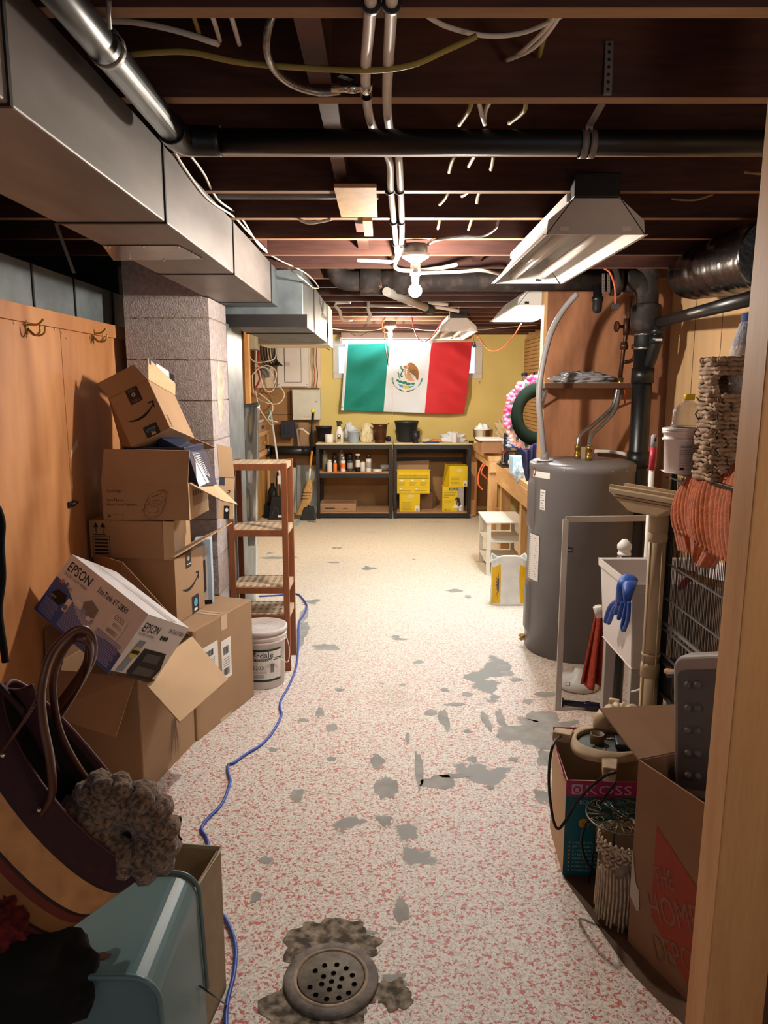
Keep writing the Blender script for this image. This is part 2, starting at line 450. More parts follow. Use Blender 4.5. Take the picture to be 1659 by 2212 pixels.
mb.box(at(628, 900, Y=YF).x - .004, at(628, 900, Y=YF).x + .004, YF - .0095, YF - .008, .4, 2.2, INK_BR)
mb.box(-.86, 1.5, YF - .006, YF, .05, .80, BROWNB)  # brown sheet stretched behind the racks, painting in the shadow there
struct('wall_back', mb)
# basement window behind the flag
fr = mat('window_frame_paint', 'CFCBBE', rough=0.5, var=0.04)
GLASS = mat('window_glass', 'FFFFFF', rough=0.05, var=0, trans=1.0)
SKYL = mat('daylight_outside', 'FFFFFF', var=0, emit='9FC0FF', strength=DAYLIGHT)
mb = MB()
t = .07
x0, x1, z0, z1 = wl.x, wr.x, wz0, wz1
for a in ((x0, x0 + t, z0 + t, z1 - t), (x1 - t * 1.3, x1, z0 + t, z1 - t), (x0, x1, z0, z0 + t), (x0, x1, z1 - t, z1)):
    mb.box(a[0], a[1], YF - .02, YF + .06, a[2], a[3], fr)
xi, xo = x0 + t, x1 - t
win = struct('window_1', mb, bevel=.004)
mb = MB(); mb.box(xi, xo, YF + .03, YF + .034, z0 + t, z1 - t, GLASS); mb.build('window_pane', win)['kind'] = 'structure'
mb = MB(); mb.box(x0 - .3, x1 + .3, YF + .35, YF + .36, z0 - .3, z1 + .5, SKYL)
sk = struct('sky_outside', mb)
# right wall
PEG = mat('pegboard', 'C39A62', rough=0.7, var=0.05)
mb = MB(); XR = 1.80
mb.box(XR, XR + .1, -1.2, YF, 0, 2.5, TAN)
for y in (3.0, 3.42, 3.62, 4.05, 4.4): mb.box(XR - .0015, XR, y, y + .004, 0, 2.3, INK_BR)
mb.box(XR - .002, XR, 3.3, 4.7, 1.03, 1.036, INK_BR)
struct('wall_right', mb)
mb = MB()
mb.box(XR - .012, XR - .002, 7.6, YF - .01, 1.02, 2.2, PEG)
hole = mat('peg_hole', '6B4A28', var=0)
for k in range(26):
    z = 1.06 + k * .044
    mb.box(XR - .0135, XR - .012, 7.65, YF - .05, z, z + .007, hole)
struct('wall_pegboard', mb)
# plywood partition that ends behind the water heater
mb = MB(); YP = 4.78; xp = at(1178, 800, Y=YP).x
mb.box(xp, XR, YP, YP + .018, 0, 2.3, PLY_RED)
struct('wall_partition', mb)
mb = MB(); mb.box(xp - .02, xp + .02, YP + .002, YP + .09, 0, 2.3, PINE_Z)
for k in range(1): mb.box(1.55, 1.59, YP + .02, YP + .10, 0, 2.3, PINE_Z)
struct('trim_1', mb)
# left: plywood wall
XL = -1.35; ZL = 1.89
HOLE = mat('dark_gap', '0A0807', var=0, spec=0.0, rough=1.0)
mb = MB()
ys = [-.6, at(150, 1000, X=XL).y, 3.98]
for a, b_ in zip(ys, ys[1:]): mb.box(XL - .04, XL, a + .002, b_ - .002, 0, ZL, PLY)
mb.box(XL - .03, XL - .006, -.6, 3.97, .01, ZL - .01, HOLE)
pj = at(284, 900, X=XL).y
mb.box(XL, XL + .012, pj - .03, pj + .06, 0, ZL, REDWOOD)
mb.box(XL, XL + .012, 1.2, pj + .05, ZL - .05, ZL + .012, PLY)
nail = mat('nail_head', 'D8D4CC', rough=.3, metal=.6, var=0)
for x, y in ((30, 698), (118, 710), (133, 719), (143, 731), (156, 713)):
    p = at(x, y, X=XL + .002); mb.ball(p, .004, nail, 8, 5)
sc = [at(153, 975, X=XL + .0012), at(166, 947, X=XL + .0012), at(169, 962, X=XL + .0012), at(152, 992, X=XL + .0012)]
mb.poly(sc, CARD_LT)
struct('wall_left', mb)
mb = MB(); mb.box(-2.45, -2.35, -1.5, 9.75, 0, 2.6, DARKWALL); struct('wall_outer', mb)
mb = MB(); mb.box(-1.88, -1.78, 4.3, YF, 0, 2.5, BROWNB); struct('wall_side', mb)
mb = MB(); mb.box(-1.9, -1.45, 4.2, 4.28, 0, 2.5, DARKWALL); struct('wall_return', mb)
# block pier
def block_material():
    return mat('grey_block', 'A69B99', rough=0.95, var=0.16, scale=40, bump=0.9, bscale=120)
BLOCK = block_material(); MORTAR = mat('mortar', '8E8074', rough=1.0, var=0.3, scale=50, bump=1.0, bscale=60)
STAIN = mat('pale_limewash_stain', 'B3A793', rough=0.9, var=0.25, scale=14)
mb = MB(); px0, px1, py0, py1 = -1.287, -.868, 3.78, 4.18
z = 0.0; k = 0
zs = [at(400, yy, Y=py0).z for yy in (1195,)]
base = at(400, 685, Y=py0).z
cz = base - .203 * 10
while cz < 2.02:
    a, b_ = max(cz, 0), min(cz + .195, 2.035)
    if b_ > a: mb.box(px0, px1, py0, py1, a, b_, BLOCK)
    if 0 < cz + .195 < 2.03: mb.grid(lambda u, v: V((px0 + u * (px1 - px0), py0 + .004 - .010 * max(0, noise.noise(V((u * 9, cz * 7, 1)))) , cz + .1935 + v * .011 + .004 * noise.noise(V((u * 6, cz * 5, 3))))), 30, 1, MORTAR); mb.box(px0 + .004, px1 - .004, py0 + .005, py1 - .004, cz + .195, min(cz + .203, 2.035), MORTAR)
    cz += .203
mb.box(px0, -.90, py0, py1, 2.035, 2.47, BLOCK)
frs = Frame((px1, py0, 0), (0, 1, 0), (0, 0, 1))
pts = []
for i in range(26):
    t_ = 2 * math.pi * i / 26
    pts.append((.20 + .085 * math.cos(t_) * (1 + .3 * noise.noise(V((math.cos(t_), math.sin(t_), 2)))), 1.57 + .16 * math.sin(t_) * (1 + .3 * noise.noise(V((math.cos(t_), math.sin(t_), 9))))))
mb.shape(frs, pts, STAIN, .001)
struct('pillar', mb)

# ------------------------------------------------------------------ ceiling
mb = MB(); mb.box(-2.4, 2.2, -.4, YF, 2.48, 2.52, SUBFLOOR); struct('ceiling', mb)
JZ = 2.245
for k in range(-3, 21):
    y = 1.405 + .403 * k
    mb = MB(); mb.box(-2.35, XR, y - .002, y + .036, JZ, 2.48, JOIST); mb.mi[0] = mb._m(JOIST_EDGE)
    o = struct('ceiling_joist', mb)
# pieces fixed between and under the joists
for i, (x, ya, yb, w) in enumerate(((-.142, 1.44, 1.80, .05), (-.135, 1.85, 2.20, .045), (-.14, 2.25, 2.6, .04), (-.10, 3.06, 3.41, .04), (-.10, 3.46, 3.81, .05), (.5, 3.9, 4.2, .04), (-.6, 3.46, 3.81, .05))):
    mb = MB(); mb.par((x - w / 2, ya, 2.27), (w, 0, 0), (0, yb - ya, 0), (0, 0, .19), JOIST)
    struct('ceiling_bridging', mb)
p = at(723, 409, Z=JZ - .008); q = at(813, 466, Z=JZ - .008)
mb = MB(); mb.box(p.x, at(813, 409, Z=JZ - .008).x, at(770, 466, Z=JZ - .008).y - .42, at(770, 466, Z=JZ - .008).y, JZ - .014, JZ - .001, OSB)
mb.box(p.x + .08, p.x + .115, at(770, 466, Z=JZ).y, at(770, 500, Z=JZ).y, JZ - .02, JZ - .002, PINE)
struct('ceiling_board', mb)
# wood post of the doorway the picture is taken from
POST = grain('raw_pine_post', 'B5834F', 'D0A06A', 'Z', scale=9, dist=2.2, rough=0.6, bump=0.03)
mb = MB(); mb.par((.702, 1.42, 0), (.13, 0, 0), (0, .092, 0), (.024, 0, 2.243), POST)
kn = mat('knot', '6A4022', var=.1)
f = Frame((.70, 1.42, 0), (1, 0, 0), (0, 0, 1))
struct('trim_2', mb, bevel=.004)

# ------------------------------------------------------------------ ductwork
def duct(label, secs, seams, name='duct'):
    t = thing(name, label, 'duct', (secs[0][0], secs[0][2], secs[0][4]))
    return t
DX0, DX1, DZ = -.89, -.592, 2.04
t = thing('air_duct', 'long galvanised rectangular trunk duct hung under the joists above the box stack', 'duct', (-.74, 2.5, DZ))
segY = [.55, at(20, 215, X=DX1).y, at(358, 480, X=DX1).y, at(505, 585, X=DX1).y, at(586, 650, X=DX1).y]
for a, b_ in zip(segY, segY[1:]):
    mb = MB(); mb.box(DX0, DX1, a + .002, b_ - .002, DZ, JZ - .003, GALV)
    # cross-broken panels
    mb.build('duct_section', t, bevel=.004)
    mb = MB()
    mb.prism([V((DX0 - .003, b_ - .006, DZ + .002)), V((DX0 - .003, b_ - .006, DZ - .004)), V((DX1 + .004, b_ - .006, DZ - .004)), V((DX1 + .004, b_ - .006, JZ - .003)), V((DX1 - .002, b_ - .006, JZ - .003)), V((DX1 - .002, b_ - .006, DZ + .002))], (0, .010, 0), GALV_SEAM)
    mb.build('seam', t)
ya = segY[-1]; yb = at(652, 690, X=-.452).y
mb = MB()
mb.par((DX0, ya + .004, DZ), (DX1 - DX0, 0, 0), (0, .3, 0), (0, 0, JZ - DZ - .003), GALV_BLUE)
mb.build('duct_section', t, bevel=.004)
mb = MB(); mb.box(DX0, -.452, ya + .25, ya + .9, 1.945, JZ - .003, GALV_BLUE); mb.build('duct_section', t, bevel=.004)
mb = MB(); mb.box(DX0 - .02, -.43, ya + .235, ya + .25, 1.93, 2.0, GALV_SEAM); mb.build('seam', t)
mb = MB(); mb.box(DX0, -.452, ya + .905, ya + 2.0, 1.945, JZ - .003, GALV_BLUE); mb.box(DX0 - .003, -.448, ya + .9, ya + .906, 1.94, JZ, GALV_SEAM); mb.build('duct_section', t, bevel=.004)
mb = MB(); mb.box(-1.0, -.44, ya + 2.0, ya + 2.5, 1.93, 2.1, mat('cream_wood', 'D8CDB4', var=.04)); mb.box(-.60, -.44, ya + 2.0, ya + 2.45, 1.98, 2.24, MATS['cream_wood']); mb.build('duct_boxing', t, bevel=.004)
# patch plate on the underside
zb = DZ - .003
mb = MB(); mb.poly([at(222, 531, Z=zb), at(386, 531, Z=zb), at(441, 560, Z=zb), at(245, 563, Z=zb)][::-1], STEEL)
for x, y in ((236, 534), (310, 532), (385, 533), (415, 546), (434, 558), (354, 562), (280, 557)): mb.ball(at(x, y, Z=zb - .002), .004, CHROME, 8, 5)
mb.build('access_plate', t)
# lower duct above the plywood wall
t = thing('return_duct', 'blue-grey return duct running on top of the plywood wall', 'duct', (-1.55, 3.1, 1.892))
XD = -1.40
y0 = 2.72
mb = MB(); mb.box(XD - .3, XD, y0, 4.15, 1.892, 2.085, GALV_BLUE); mb.build('duct_section', t, bevel=.004)
for y in (at(68, 600, X=XD).y, at(160, 640, X=XD).y, at(243, 660, X=XD).y): mb = MB(); mb.box(XD, XD + .006, y - .006, y + .006, 1.892, 2.085, GALV_SEAM); mb.build('seam', t)
mb = MB()
N_ = 10
prof_lo = [(y0 - .45 * i / N_, 1.905 + .18 * (i / N_) ** 2) for i in range(N_ + 1)]
prof_hi = [(y0 - .45 * i / N_, 2.095 + .16 * (i / N_) ** 2) for i in range(N_ + 1)]
loop = prof_lo + prof_hi[::-1]
mb.prism([V((XD, y, z)) for y, z in loop], (-.3, 0, 0), GALV_BLUE)
mb.build('duct_elbow', t, bevel=.003)
mb = MB(); p = at(155, 505, X=-1.2); q = at(160, 588, X=-1.3); mb.bar(V((XD + .05, at(157, 545, X=XD + .05).y - .15, 2.26)), at(160, 590, X=XD + .05), .014, .002, GALV)
single('hanger_strap', mb, 'thin metal strap hanging beside the blue-grey return duct', 'strap')
# sheet metal chase and foil board behind the pier
mb = MB(); mb.box(-.90, -.868, 4.19, 4.62, 0, 1.945, GALV_BLUE)
single('metal_chase', mb, 'flat grey sheet metal panel standing beside the block pier', 'panel')
FOIL = mat('shiny_foil', 'C9CFCB', rough=0.18, metal=0.85, var=0.2, scale=9, bump=0.6, bscale=9, stretch=(1, 1, .3))
WBOARD = mat('white_board', 'C8CDC8', rough=0.4, var=0.06, scale=4)
a, b_, c, d = at(503, 877, Y=4.95), at(545, 870, Y=4.95), at(552, 1287, Y=5.4), at(515, 1290, Y=5.4)
mb = MB()
lo0, lo1 = V((d.x, 5.4, 0)), V((c.x, 5.4, 0)); hi0, hi1 = V((a.x, 4.95 + .3, a.z)), V((b_.x, 4.95 + .3, b_.z))
def fo(u, v):
    p = lo0.lerp(lo1, u).lerp(hi0.lerp(hi1, u), v); return p + V((0, .02 * noise.noise(V((u * 3, v * 5, 2))), 0))
mb.grid(fo, 8, 30, FOIL, lambda u, v: WBOARD if v < .3 else FOIL)
single('foil_board', mb, 'foil-faced insulation board with white lower end leaning behind the slatted shelf', 'board', solid=.025)
# ------------------------------------------------------------------ lamps
FROST = mat('lit_bulb_glass', 'FFF6E8', var=0, emit='FFF4E6', strength=BULB_NEAR)
FROST2 = mat('lit_bulb_glass_far', 'FFF6E8', var=0, emit='FFEBD2', strength=BULB_FAR)
PORC = mat('white_porcelain', 'DAD6CF', rough=0.25, var=0.02)
def bulb_lamp(c, glow, label, chain=False, s=1.0):
    t = thing('ceiling_bulb_lamp', label, 'lamp', (c.x, c.y, c.z - .03))
    mb = MB(); mb.lathe([(.03 * s * math.sin(math.pi * i / 14) if i < 10 else max(.014, .03 * s * math.sin(math.pi * i / 14)), .03 * s * -math.cos(math.pi * i / 14)) for i in range(13)] + [(.013, .045 * s)], c, glow, n=20)
    mb.build('bulb', t)
    z = c.z + .045 * s
    mb = MB(); mb.lathe([(.016, z - .005), (.018, z + .02), (.024, z + .022), (.024, z + .05), (.022, z + .075), (.034, z + .085), (.06, z + .10), (.065, z + .115), (0.0, z + .12)], (c.x, c.y, 0), PORC, n=24)
    mb.build('socket', t)
    mb = MB(); mb.lathe([(.052, z + .115), (.054, z + .118), (.054, z + .158), (0, z + .158)], (c.x, c.y, 0), GALV, n=8)
    mb.build('junction_box', t)
    return t, z
cb = V((.145, 3.60, 2.045)); cb = at(897, 628, Y=3.50)
t, zb_ = bulb_lamp(cb, FROST, 'lit bare bulb in white porcelain socket with outlet adapter, beside the white water pipes')
mb = MB(); fr_ = Frame((cb.x - .02, cb.y - .026, zb_ + .02), (1, 0, 0), (0, 0, 1))
mb.lathe([(.0, -.004), (.013, -.004), (.013, .0), (0, 0)], (cb.x, cb.y - .026, zb_ + .035), PORC, axis=(0, 1, 0), n=14)
mb.build('outlet', t)
cf = at(843, 741, Y=7.25)
t, z2 = bulb_lamp(cf, FROST2, 'lit bare bulb hanging before the flag with pull string', s=1.05)
mb = MB(); mb.tube([(cf.x + .02, cf.y - .03, z2 + .06), (cf.x + .022, cf.y - .03, 1.32)], .002, WIRE_W, 5); mb.ball((cf.x + .022, cf.y - .03, 1.315), .007, BRASS, 8, 6)
mb.build('pull_string', t)
mb = MB(); mb.tube([(cf.x - .06, cf.y - .02, z2 + .14), (cf.x - .055, cf.y - .03, z2 - .0), at(838, 787, Y=7.2), at(838, 776, Y=7.2), (cf.x, cf.y - .03, z2 - .02)], .004, mat('dark_cord', '5A4636', var=.05), 6, sub=6)
mb.build('cord', t)

TUBE_OFF = mat('unlit_tube_glass', 'D8CFC4', rough=0.2, var=0.02)
def shop_light(x0, x1, y0, y1, z, label, lit=None, top=True):
    """Two-tube shop light with flared reflector, open underneath."""
    t = thing('shop_light', label, 'light fixture', ((x0 + x1) / 2, (y0 + y1) / 2, z), 'shop lights under the joists')
    w = x1 - x0; h = .115; s = w * .27
    T = .003
    mb = MB()
    mb.prism([V((x0, y0, z)), V((x0 + .005, y0, z + .045)), V((x0 + s, y0, z + h)), V((x1 - s, y0, z + h)), V((x1 - .005, y0, z + .045)), V((x1, y0, z))], (0, .004, 0), WHITE_MT)
    fe = Frame((x0, y0, z), (1, 0, 0), (0, 0, 1))
    for a in (.045, w - .075): mb.rect(fe, a, .012, a + .028, .026, mat('cut_slot', 'EDEBE6', var=0) if lit is None else INK)
    for a in (.16, w - .02): mb.disc(fe, a, .008, .003, .003, WHITE_PL)
    mb.build('end_cap', t)
    mb = MB(); mb.prism([V((x0 + .01, y1, z)), V((x0 + s, y1, z + h)), V((x1 - s, y1, z + h)), V((x1 - .01, y1, z))], (0, -.004, 0), WHITE_MT)
    fe = Frame((x1, y1 - .004, z), (-1, 0, 0), (0, 0, 1))
    mb.rect(Frame((x0, y1 - .004, z), (1, 0, 0), (0, 0, 1)), w * .62, .012, w * .7, .022, INK, off=.001)
    mb.build('end_cap', t)
    mb = MB()
    for a, b_, c, d in ((x0 - .012, z, x0, z + .002), (x1, z, x1 + .012, z + .002)): mb.box(a, c, y0, y1, b_, d, WHITE_MT)
    P = [(x0, z), (x0 + s, z + h), (x1 - s, z + h), (x1, z)]
    for (a, za), (b_, zb) in zip(P, P[1:]):
        mb.sheet([V((a, y0, za)), V((a, y1, za)), V((b_, y1, zb)), V((b_, y0, zb))], T, WHITE_MT)
    m_ = (x0 + x1) / 2
    mb.prism([V((m_ - .05, y0 + .01, z + h - .004)), V((m_ + .05, y0 + .01, z + h - .004)), V((m_, y0 + .01, z + .055))], (0, y1 - y0 - .02, 0), WHITE_MT)
    mb.build('reflector', t)
    for dx in (-.066, .066):
        mb = MB(); mb.tube([(m_ + dx, y0 + .02, z + .038), (m_ + dx, y1 - .02, z + .038)], .019, TUBE_OFF if lit is None else lit, 14)
        mb.build('tube', t)
    if lit is None:
        mb = MB()
        for dx in (-.066, .066): mb.box(m_ + dx - .012, m_ + dx + .012, y1 - .025, y1 - .005, z + .02, z + .07, WHITE_PL)
        mb.build('lamp_holder', t)
    if top:
        mb = MB(); mb.box(x0 + .085, x1 - .09, y0 - .01, y0 + .05, z + h, z + h + .075, BLACK_MT); mb.build('ballast', t, bevel=.003)
        mb = MB(); mb.box(x0 + .075, x1 - .085, y0 + .055, y1, z + h, z + h + .026, WHITE_MT); mb.build('channel', t)
    return t
zs_ = at(1285, 507, Y=2.55).z
shop_light(at(1180, 507, Y=2.55).x, at(1393, 507, Y=2.55).x, 2.55, 3.72, zs_, 'unlit two-tube shop light, largest of the white fixtures, hung before the duct wrapped in black')
zf = at(990, 716, Y=6.6).z
shop_light(at(950, 716, Y=6.6).x, at(1030, 716, Y=6.6).x, 6.6, 7.8, zf, 'small-looking unlit white shop light hung in front of the red flag stripe')
LIT = mat('lit_tube_glass', 'FFFFFF', var=0, emit='F2FAFF', strength=TUBE_PANEL)
zl = at(1113, 660, Y=4.86).z
shop_light(.85, 1.18, 4.87, 6.05, zl, 'brightly lit shop light hung beside the edge of the brown plywood partition', lit=LIT, top=False)
# strip light above the flag
LITW = mat('lit_wall_tube', 'FFFFFF', var=0, emit='F4FAFF', strength=TUBE_WALL)
p, q = at(740, 738, Y=9.40), at(927, 738, Y=9.40)
t = thing('strip_light', 'lit single-tube strip light fixed along the wall above the green flag stripe', 'light fixture', (p.x + .5, 9.45, p.z - .02))
mb = MB(); mb.box(p.x - .02, q.x + .45, 9.40, 9.63, p.z + .035, p.z + .11, mat('pinkish_painted_board', 'A88E80', var=.05)); mb.build('housing', t, bevel=.004)
mb = MB(); mb.tube([p, q], .016, LITW, 12); mb.build('tube', t)
mb = MB(); mb.box(q.x, q.x + .04, 9.37, 9.43, p.z - .02, p.z + .05, WHITE_MT); mb.box(p.x - .03, p.x, 9.37, 9.43, p.z - .02, p.z + .05, WHITE_MT); mb.build('lamp_holder', t)

# ------------------------------------------------------------------ drain and water pipes
def ab(p, q, r, m=ABS): mb.tube([p, q], r, m, 20)
pz = 2.235
t = thing('drain_pipe', 'glossy black plastic drain pipe crossing the ceiling with elbow by the big duct', 'pipe', (0, 2.0, 2.2))
eb = V((-.512, 2.0, 2.212))
mb = MB(); mb.tube([(eb.x + .03, 2.0, 2.212), (XR - .02, 1.97, 2.195)], .030, ABS, 24); mb.build('cross_run', t)
mb = MB(); mb.tube([(-.50, .6, 2.20), (eb.x, 1.955, 2.212)], .030, ABS, 24); mb.build('long_run', t)
mb = MB(); mb.tube([(eb.x, 1.90, 2.212), (eb.x, 1.96, 2.212), (eb.x + .012, 1.99, 2.212), (eb.x + .04, 2.0, 2.212), (eb.x + .10, 2.0, 2.212)], .036, ABS, 20, sub=4); mb.build('elbow', t)
# straps
def strap(pts, w, m, name, parent=None, label=None, holes=True):
    mb = MB()
    pts = [V(p) for p in pts]
    for a, b_ in zip(pts, pts[1:]):
        d = (b_ - a).normalized(); mb.bar(a, b_ + d * .001, w, .0016, m, up=(0, 0, 1) if abs(d.y) > .8 else (0, -1, .2))
        k = max(1, int((b_ - a).length / .014))
        if holes and abs(d.y) < .8:
            n_ = V((0, -1, 0))
            sd = V((1, 0, 0)) if abs(d.z) > .5 else V((0, 0, 1))
            fr = Frame(a - sd * 0, sd, d)
            sg = 1 if fr.n.y < 0 else -1
            for i in range(k): mb.disc(fr, 0, (b_ - a).length * (i + .5) / k, .0035, .0035, INK, off=.0022 * sg, n=8)
    return mb.build(name, parent) if label is None else single(name, mb, label, 'strap')
xs_ = at(1312, 200, Y=1.80).x
strap([(xs_, 1.802, 2.36), (xs_, 1.797, 2.25), (xs_ + .004, 1.96, 2.235), (xs_ + .006, 1.965, 2.20), (xs_ + .006, 1.972, 2.17)], .018, GALV, 'pipe_hanger', label='perforated metal hanger strap holding the black drain pipe up at the joist')
mb = MB()
th = [2 * math.pi * i / 20 for i in range(21)]
for dx in (-.009, .012):
    mb.grid(lambda u, v: V((xs_ + .004 + dx + (v - .5) * .016, 1.98 + .0325 * math.cos(2 * math.pi * u), 2.199 + .0325 * math.sin(2 * math.pi * u))), 24, 1, GALV)
single('strap_loop', mb, 'perforated metal loop wrapped round the black drain pipe below its hanger', 'strap', solid=.0015)
mb = MB(); yb_ = at(240, 110, Z=2.2).y
mb.grid(lambda u, v: V((-.503 + .033 * math.cos(2 * math.pi * u), yb_ + (v - .5) * .02, 2.205 + .033 * math.sin(2 * math.pi * u))), 24, 1, GALV)
single('pipe_clamp', mb, 'metal clamp ring round the glossy black pipe beside the big duct', 'clamp', solid=.002)
mb = MB(); mb.tube([at(237, 60, Y=1.33), at(234, 30, Y=1.30), at(236, 0, Y=1.28)], .004, GALV, 6); single('hanger_wire', mb, 'thin grey wire above the clamp ring of the glossy black pipe', 'wire')
# pex pair
CLIP = mat('pipe_clip', '2A2A2C', rough=.4, var=0)
def pex(pts, label, r=.0108):
    mb = MB(); mb.tube(pts, r, PEX, 12, sub=6); return single('water_pipe', mb, label, 'pipe', 'white water pipes under the joists')
zp = 2.233
def pp(x, y, z=zp): return at(x, y, Z=z)
P1 = pex([pp(802, -20), pp(797, 60), pp(790, 140), pp(791, 200, 2.236), pp(800, 260, 2.25), pp(822, 310, 2.262), pp(842, 350, 2.25), pp(844, 405), pp(850, 470), pp(855, 520), pp(858, 552)], 'white plastic water pipe with the brass valve, first of the ceiling pair')
P2 = pex([pp(847, -20), pp(843, 60), pp(838, 150), pp(836, 220, 2.245), pp(842, 280, 2.262), pp(858, 320, 2.262), pp(862, 350, 2.25), pp(865, 405), pp(868, 470), pp(868, 515), pp(864, 545), pp(853, 575, 2.225), pp(870, 584, 2.22), pp(905, 584, 2.22), pp(950, 579, 2.22), pp(985, 572, 2.22)], 'white plastic water pipe curving round behind the lit bulb socket')
pex([pp(772, 562, 2.225), pp(800, 563, 2.22), pp(845, 565, 2.22), pp(856, 556, 2.225), pp(857, 545, 2.228)], 'short white water pipe branching off before the cast iron drain', .009)
pex([pp(905, 590, 2.19), pp(990, 587, 2.2), pp(1040, 584, 2.2), pp(1080, 592, 2.2)], 'white water pipe running along the cast iron drain top', .009)
for x, y, n_ in ((824, 8, 2), (852, 410, 2), (858, 478, 2), (862, 525, 2)):
    mb = MB()
    for k in range(n_):
        c = pp(x + (k * 2 - 1) * (22 if y < 100 else 11 if y < 450 else 8), y); mb.tube([c - V((0, .007, 0)), c + V((0, .007, 0))], .0165, CLIP, 12)
    mb.box(pp(x, y).x - .02, pp(x, y).x + .02, pp(x, y).y - .005, pp(x, y).y + .005, zp + .004, zp + .013, CLIP)
    single('pipe_clip', mb, {8: 'black double clip on the white pipes at the topmost joist', 410: 'black double clip on the white pipes beside the pale board', 478: 'black double clip on the white pipes one joist past the pale board', 525: 'black double clip on the white pipes beside the bulb box'}[y], 'clip')
v = pp(791, 190)
t = thing('stop_valve', 'chrome stop valve on the white water pipe with braided hose attached', 'valve', v)
mb = MB(); mb.tube([v - V((0, .03, 0)), v + V((0, .035, 0))], .014, CHROME, 14); mb.tube([v, v - V((.075, -.0, 0))], .009, CHROME, 12); mb.tube([v - V((.02, 0, 0)), v - V((.04, 0, 0))], .013, CHROME, 6)
mb.build('body', t)
mb = MB(); mb.bar(v + V((-.03, -.02, .01)), v + V((-.055, -.045, .01)), .014, .006, BLACK_PL); mb.build('handle', t)
BRAID = mat('braided_steel', '9A9690', rough=.35, metal=.8, var=.3, scale=120)
mb = MB(); mb.tube([pp(735, 197), pp(690, 200), pp(640, 187), pp(600, 160), pp(577, 115), pp(580, 60, 2.26), pp(600, 5, 2.30)], .0075, BRAID, 10, sub=8)
single('braided_hose', mb, 'braided steel hose curling from the chrome valve up between joists', 'hose')
# galvanised conduit between joists
a = at(465, 412, Y=2.80); mb = MB(); mb.tube([(a.x, 2.72, 2.262), (-.02, 2.72, 2.262)], .018, GALV, 14); single('conduit', mb, 'grey galvanised pipe running between joists behind the pale board', 'pipe')
# cast iron drain
t = thing('soil_pipe', 'rough cast iron soil pipe crossing under the joists behind the lit bulb', 'pipe', (.5, 4.3, 2.18))
yi = 4.55; zi, ri = at(900, 607, Y=yi).z, .060
mb = MB(); mb.tube([(at(790, 605, Y=yi).x, yi, zi), (at(1340, 610, Y=yi).x, yi, zi)], ri, IRON, 24); mb.build('main_run', t)
mb = MB(); mb.lathe([(.062, -.06), (.078, -.058), (.078, .06), (.062, .064)], (at(800, 607, Y=yi).x, yi, zi), IRON, axis=(1, 0, 0)); mb.lathe([(.062, -.05), (.074, -.048), (.074, .05), (.06, .06)], (at(868, 607, Y=yi).x, yi, zi), IRON, axis=(1, 0, 0)); mb.build('hub', t)
xe = at(735, 600, Y=yi).x
mb = MB(); mb.tube([(xe + .13, yi, zi), (xe + .06, yi, zi), (xe, yi, zi + .02), (xe - .03, yi, zi + .09), (xe - .03, yi, zi + .2)], .058, IRON, 20, sub=5); mb.build('elbow', t)
xv = at(1398, 640, Y=yi).x
mb = MB(); mb.lathe([(.062, -.10), (.085, -.095), (.085, -.05), (.066, -.04)], (xv - .12, yi, zi), IRON, axis=(1, 0, 0)); mb.build('hub', t)
mb = MB(); mb.tube([(xv, yi, 2.44), (xv, yi, at(1398, 690, Y=yi).z)], .066, IRON, 24); mb.tube([(xv - .14, yi, zi), (xv - .05, yi, zi - .01), (xv - .005, yi, zi - .08)], .064, IRON, 20, sub=5); mb.build('tee', t)
for x in (1307, 1322):
    pass
strap([(at(1305, 560, Y=yi - .08).x, yi - .078, 2.25), (at(1304, 632, Y=yi - .08).x, yi - .072, at(1305, 632, Y=yi - .08).z)], .016, GALV, 'pipe_hanger', label='perforated strap on the soil pipe beside the red plug lead')
strap([(at(1316, 560, Y=yi - .08).x, yi - .078, 2.25), (at(1316, 632, Y=yi - .08).x, yi - .072, at(1305, 632, Y=yi - .08).z)], .016, GALV, 'pipe_hanger', label='second perforated strap round the soil pipe, between plug lead and vertical stack')
strap([(at(818, 585, Y=yi - .07).x, yi - .07, 2.24), (at(822, 615, Y=yi - .07).x, yi - .068, at(822, 620, Y=yi - .07).z), (at(834, 632, Y=yi - .07).x, yi - .05, at(834, 635, Y=yi - .07).z)], .018, COPPER_OLD, 'pipe_hanger', label='rusty perforated strap round the soil pipe beside its elbow')
# stack down to the floor
t = thing('vent_stack', 'tall black vertical drain stack standing between water heater and tan wall', 'pipe', (xv, yi, 0))
def zz(y, Y=yi): return at(1398, y, Y=Y).z
mb = MB(); mb.lathe([(.066, zz(720)), (.086, zz(706)), (.089, zz(668)), (.084, zz(660)), (.066, zz(656))], (xv, yi, 0), IRON); mb.build('iron_hub', t)
mb = MB(); mb.tube([(xv, yi, zz(712)), (xv, yi, 0)], .0575, ABS, 24); mb.build('pipe', t)
for a, b_ in ((795, 828), (975, 1010), (1075, 1110)): mb = MB(); mb.lathe([(.0575, zz(b_)), (.066, zz(b_)), (.066, zz(a)), (.0575, zz(a))], (xv, yi, 0), ABS); mb.build('coupling', t)
mb = MB()
for y in (720, 750): mb.lathe([(.062, zz(y + 5)), (.0625, zz(y + 5)), (.0625, zz(y)), (.062, zz(y))], (xv, yi, 0), STEEL)
mb.lathe([(.0575, zz(757)), (.061, zz(756)), (.061, zz(718)), (.0575, zz(716))], (xv, yi, 0), RUBBER)
mb.build('band_clamp', t)
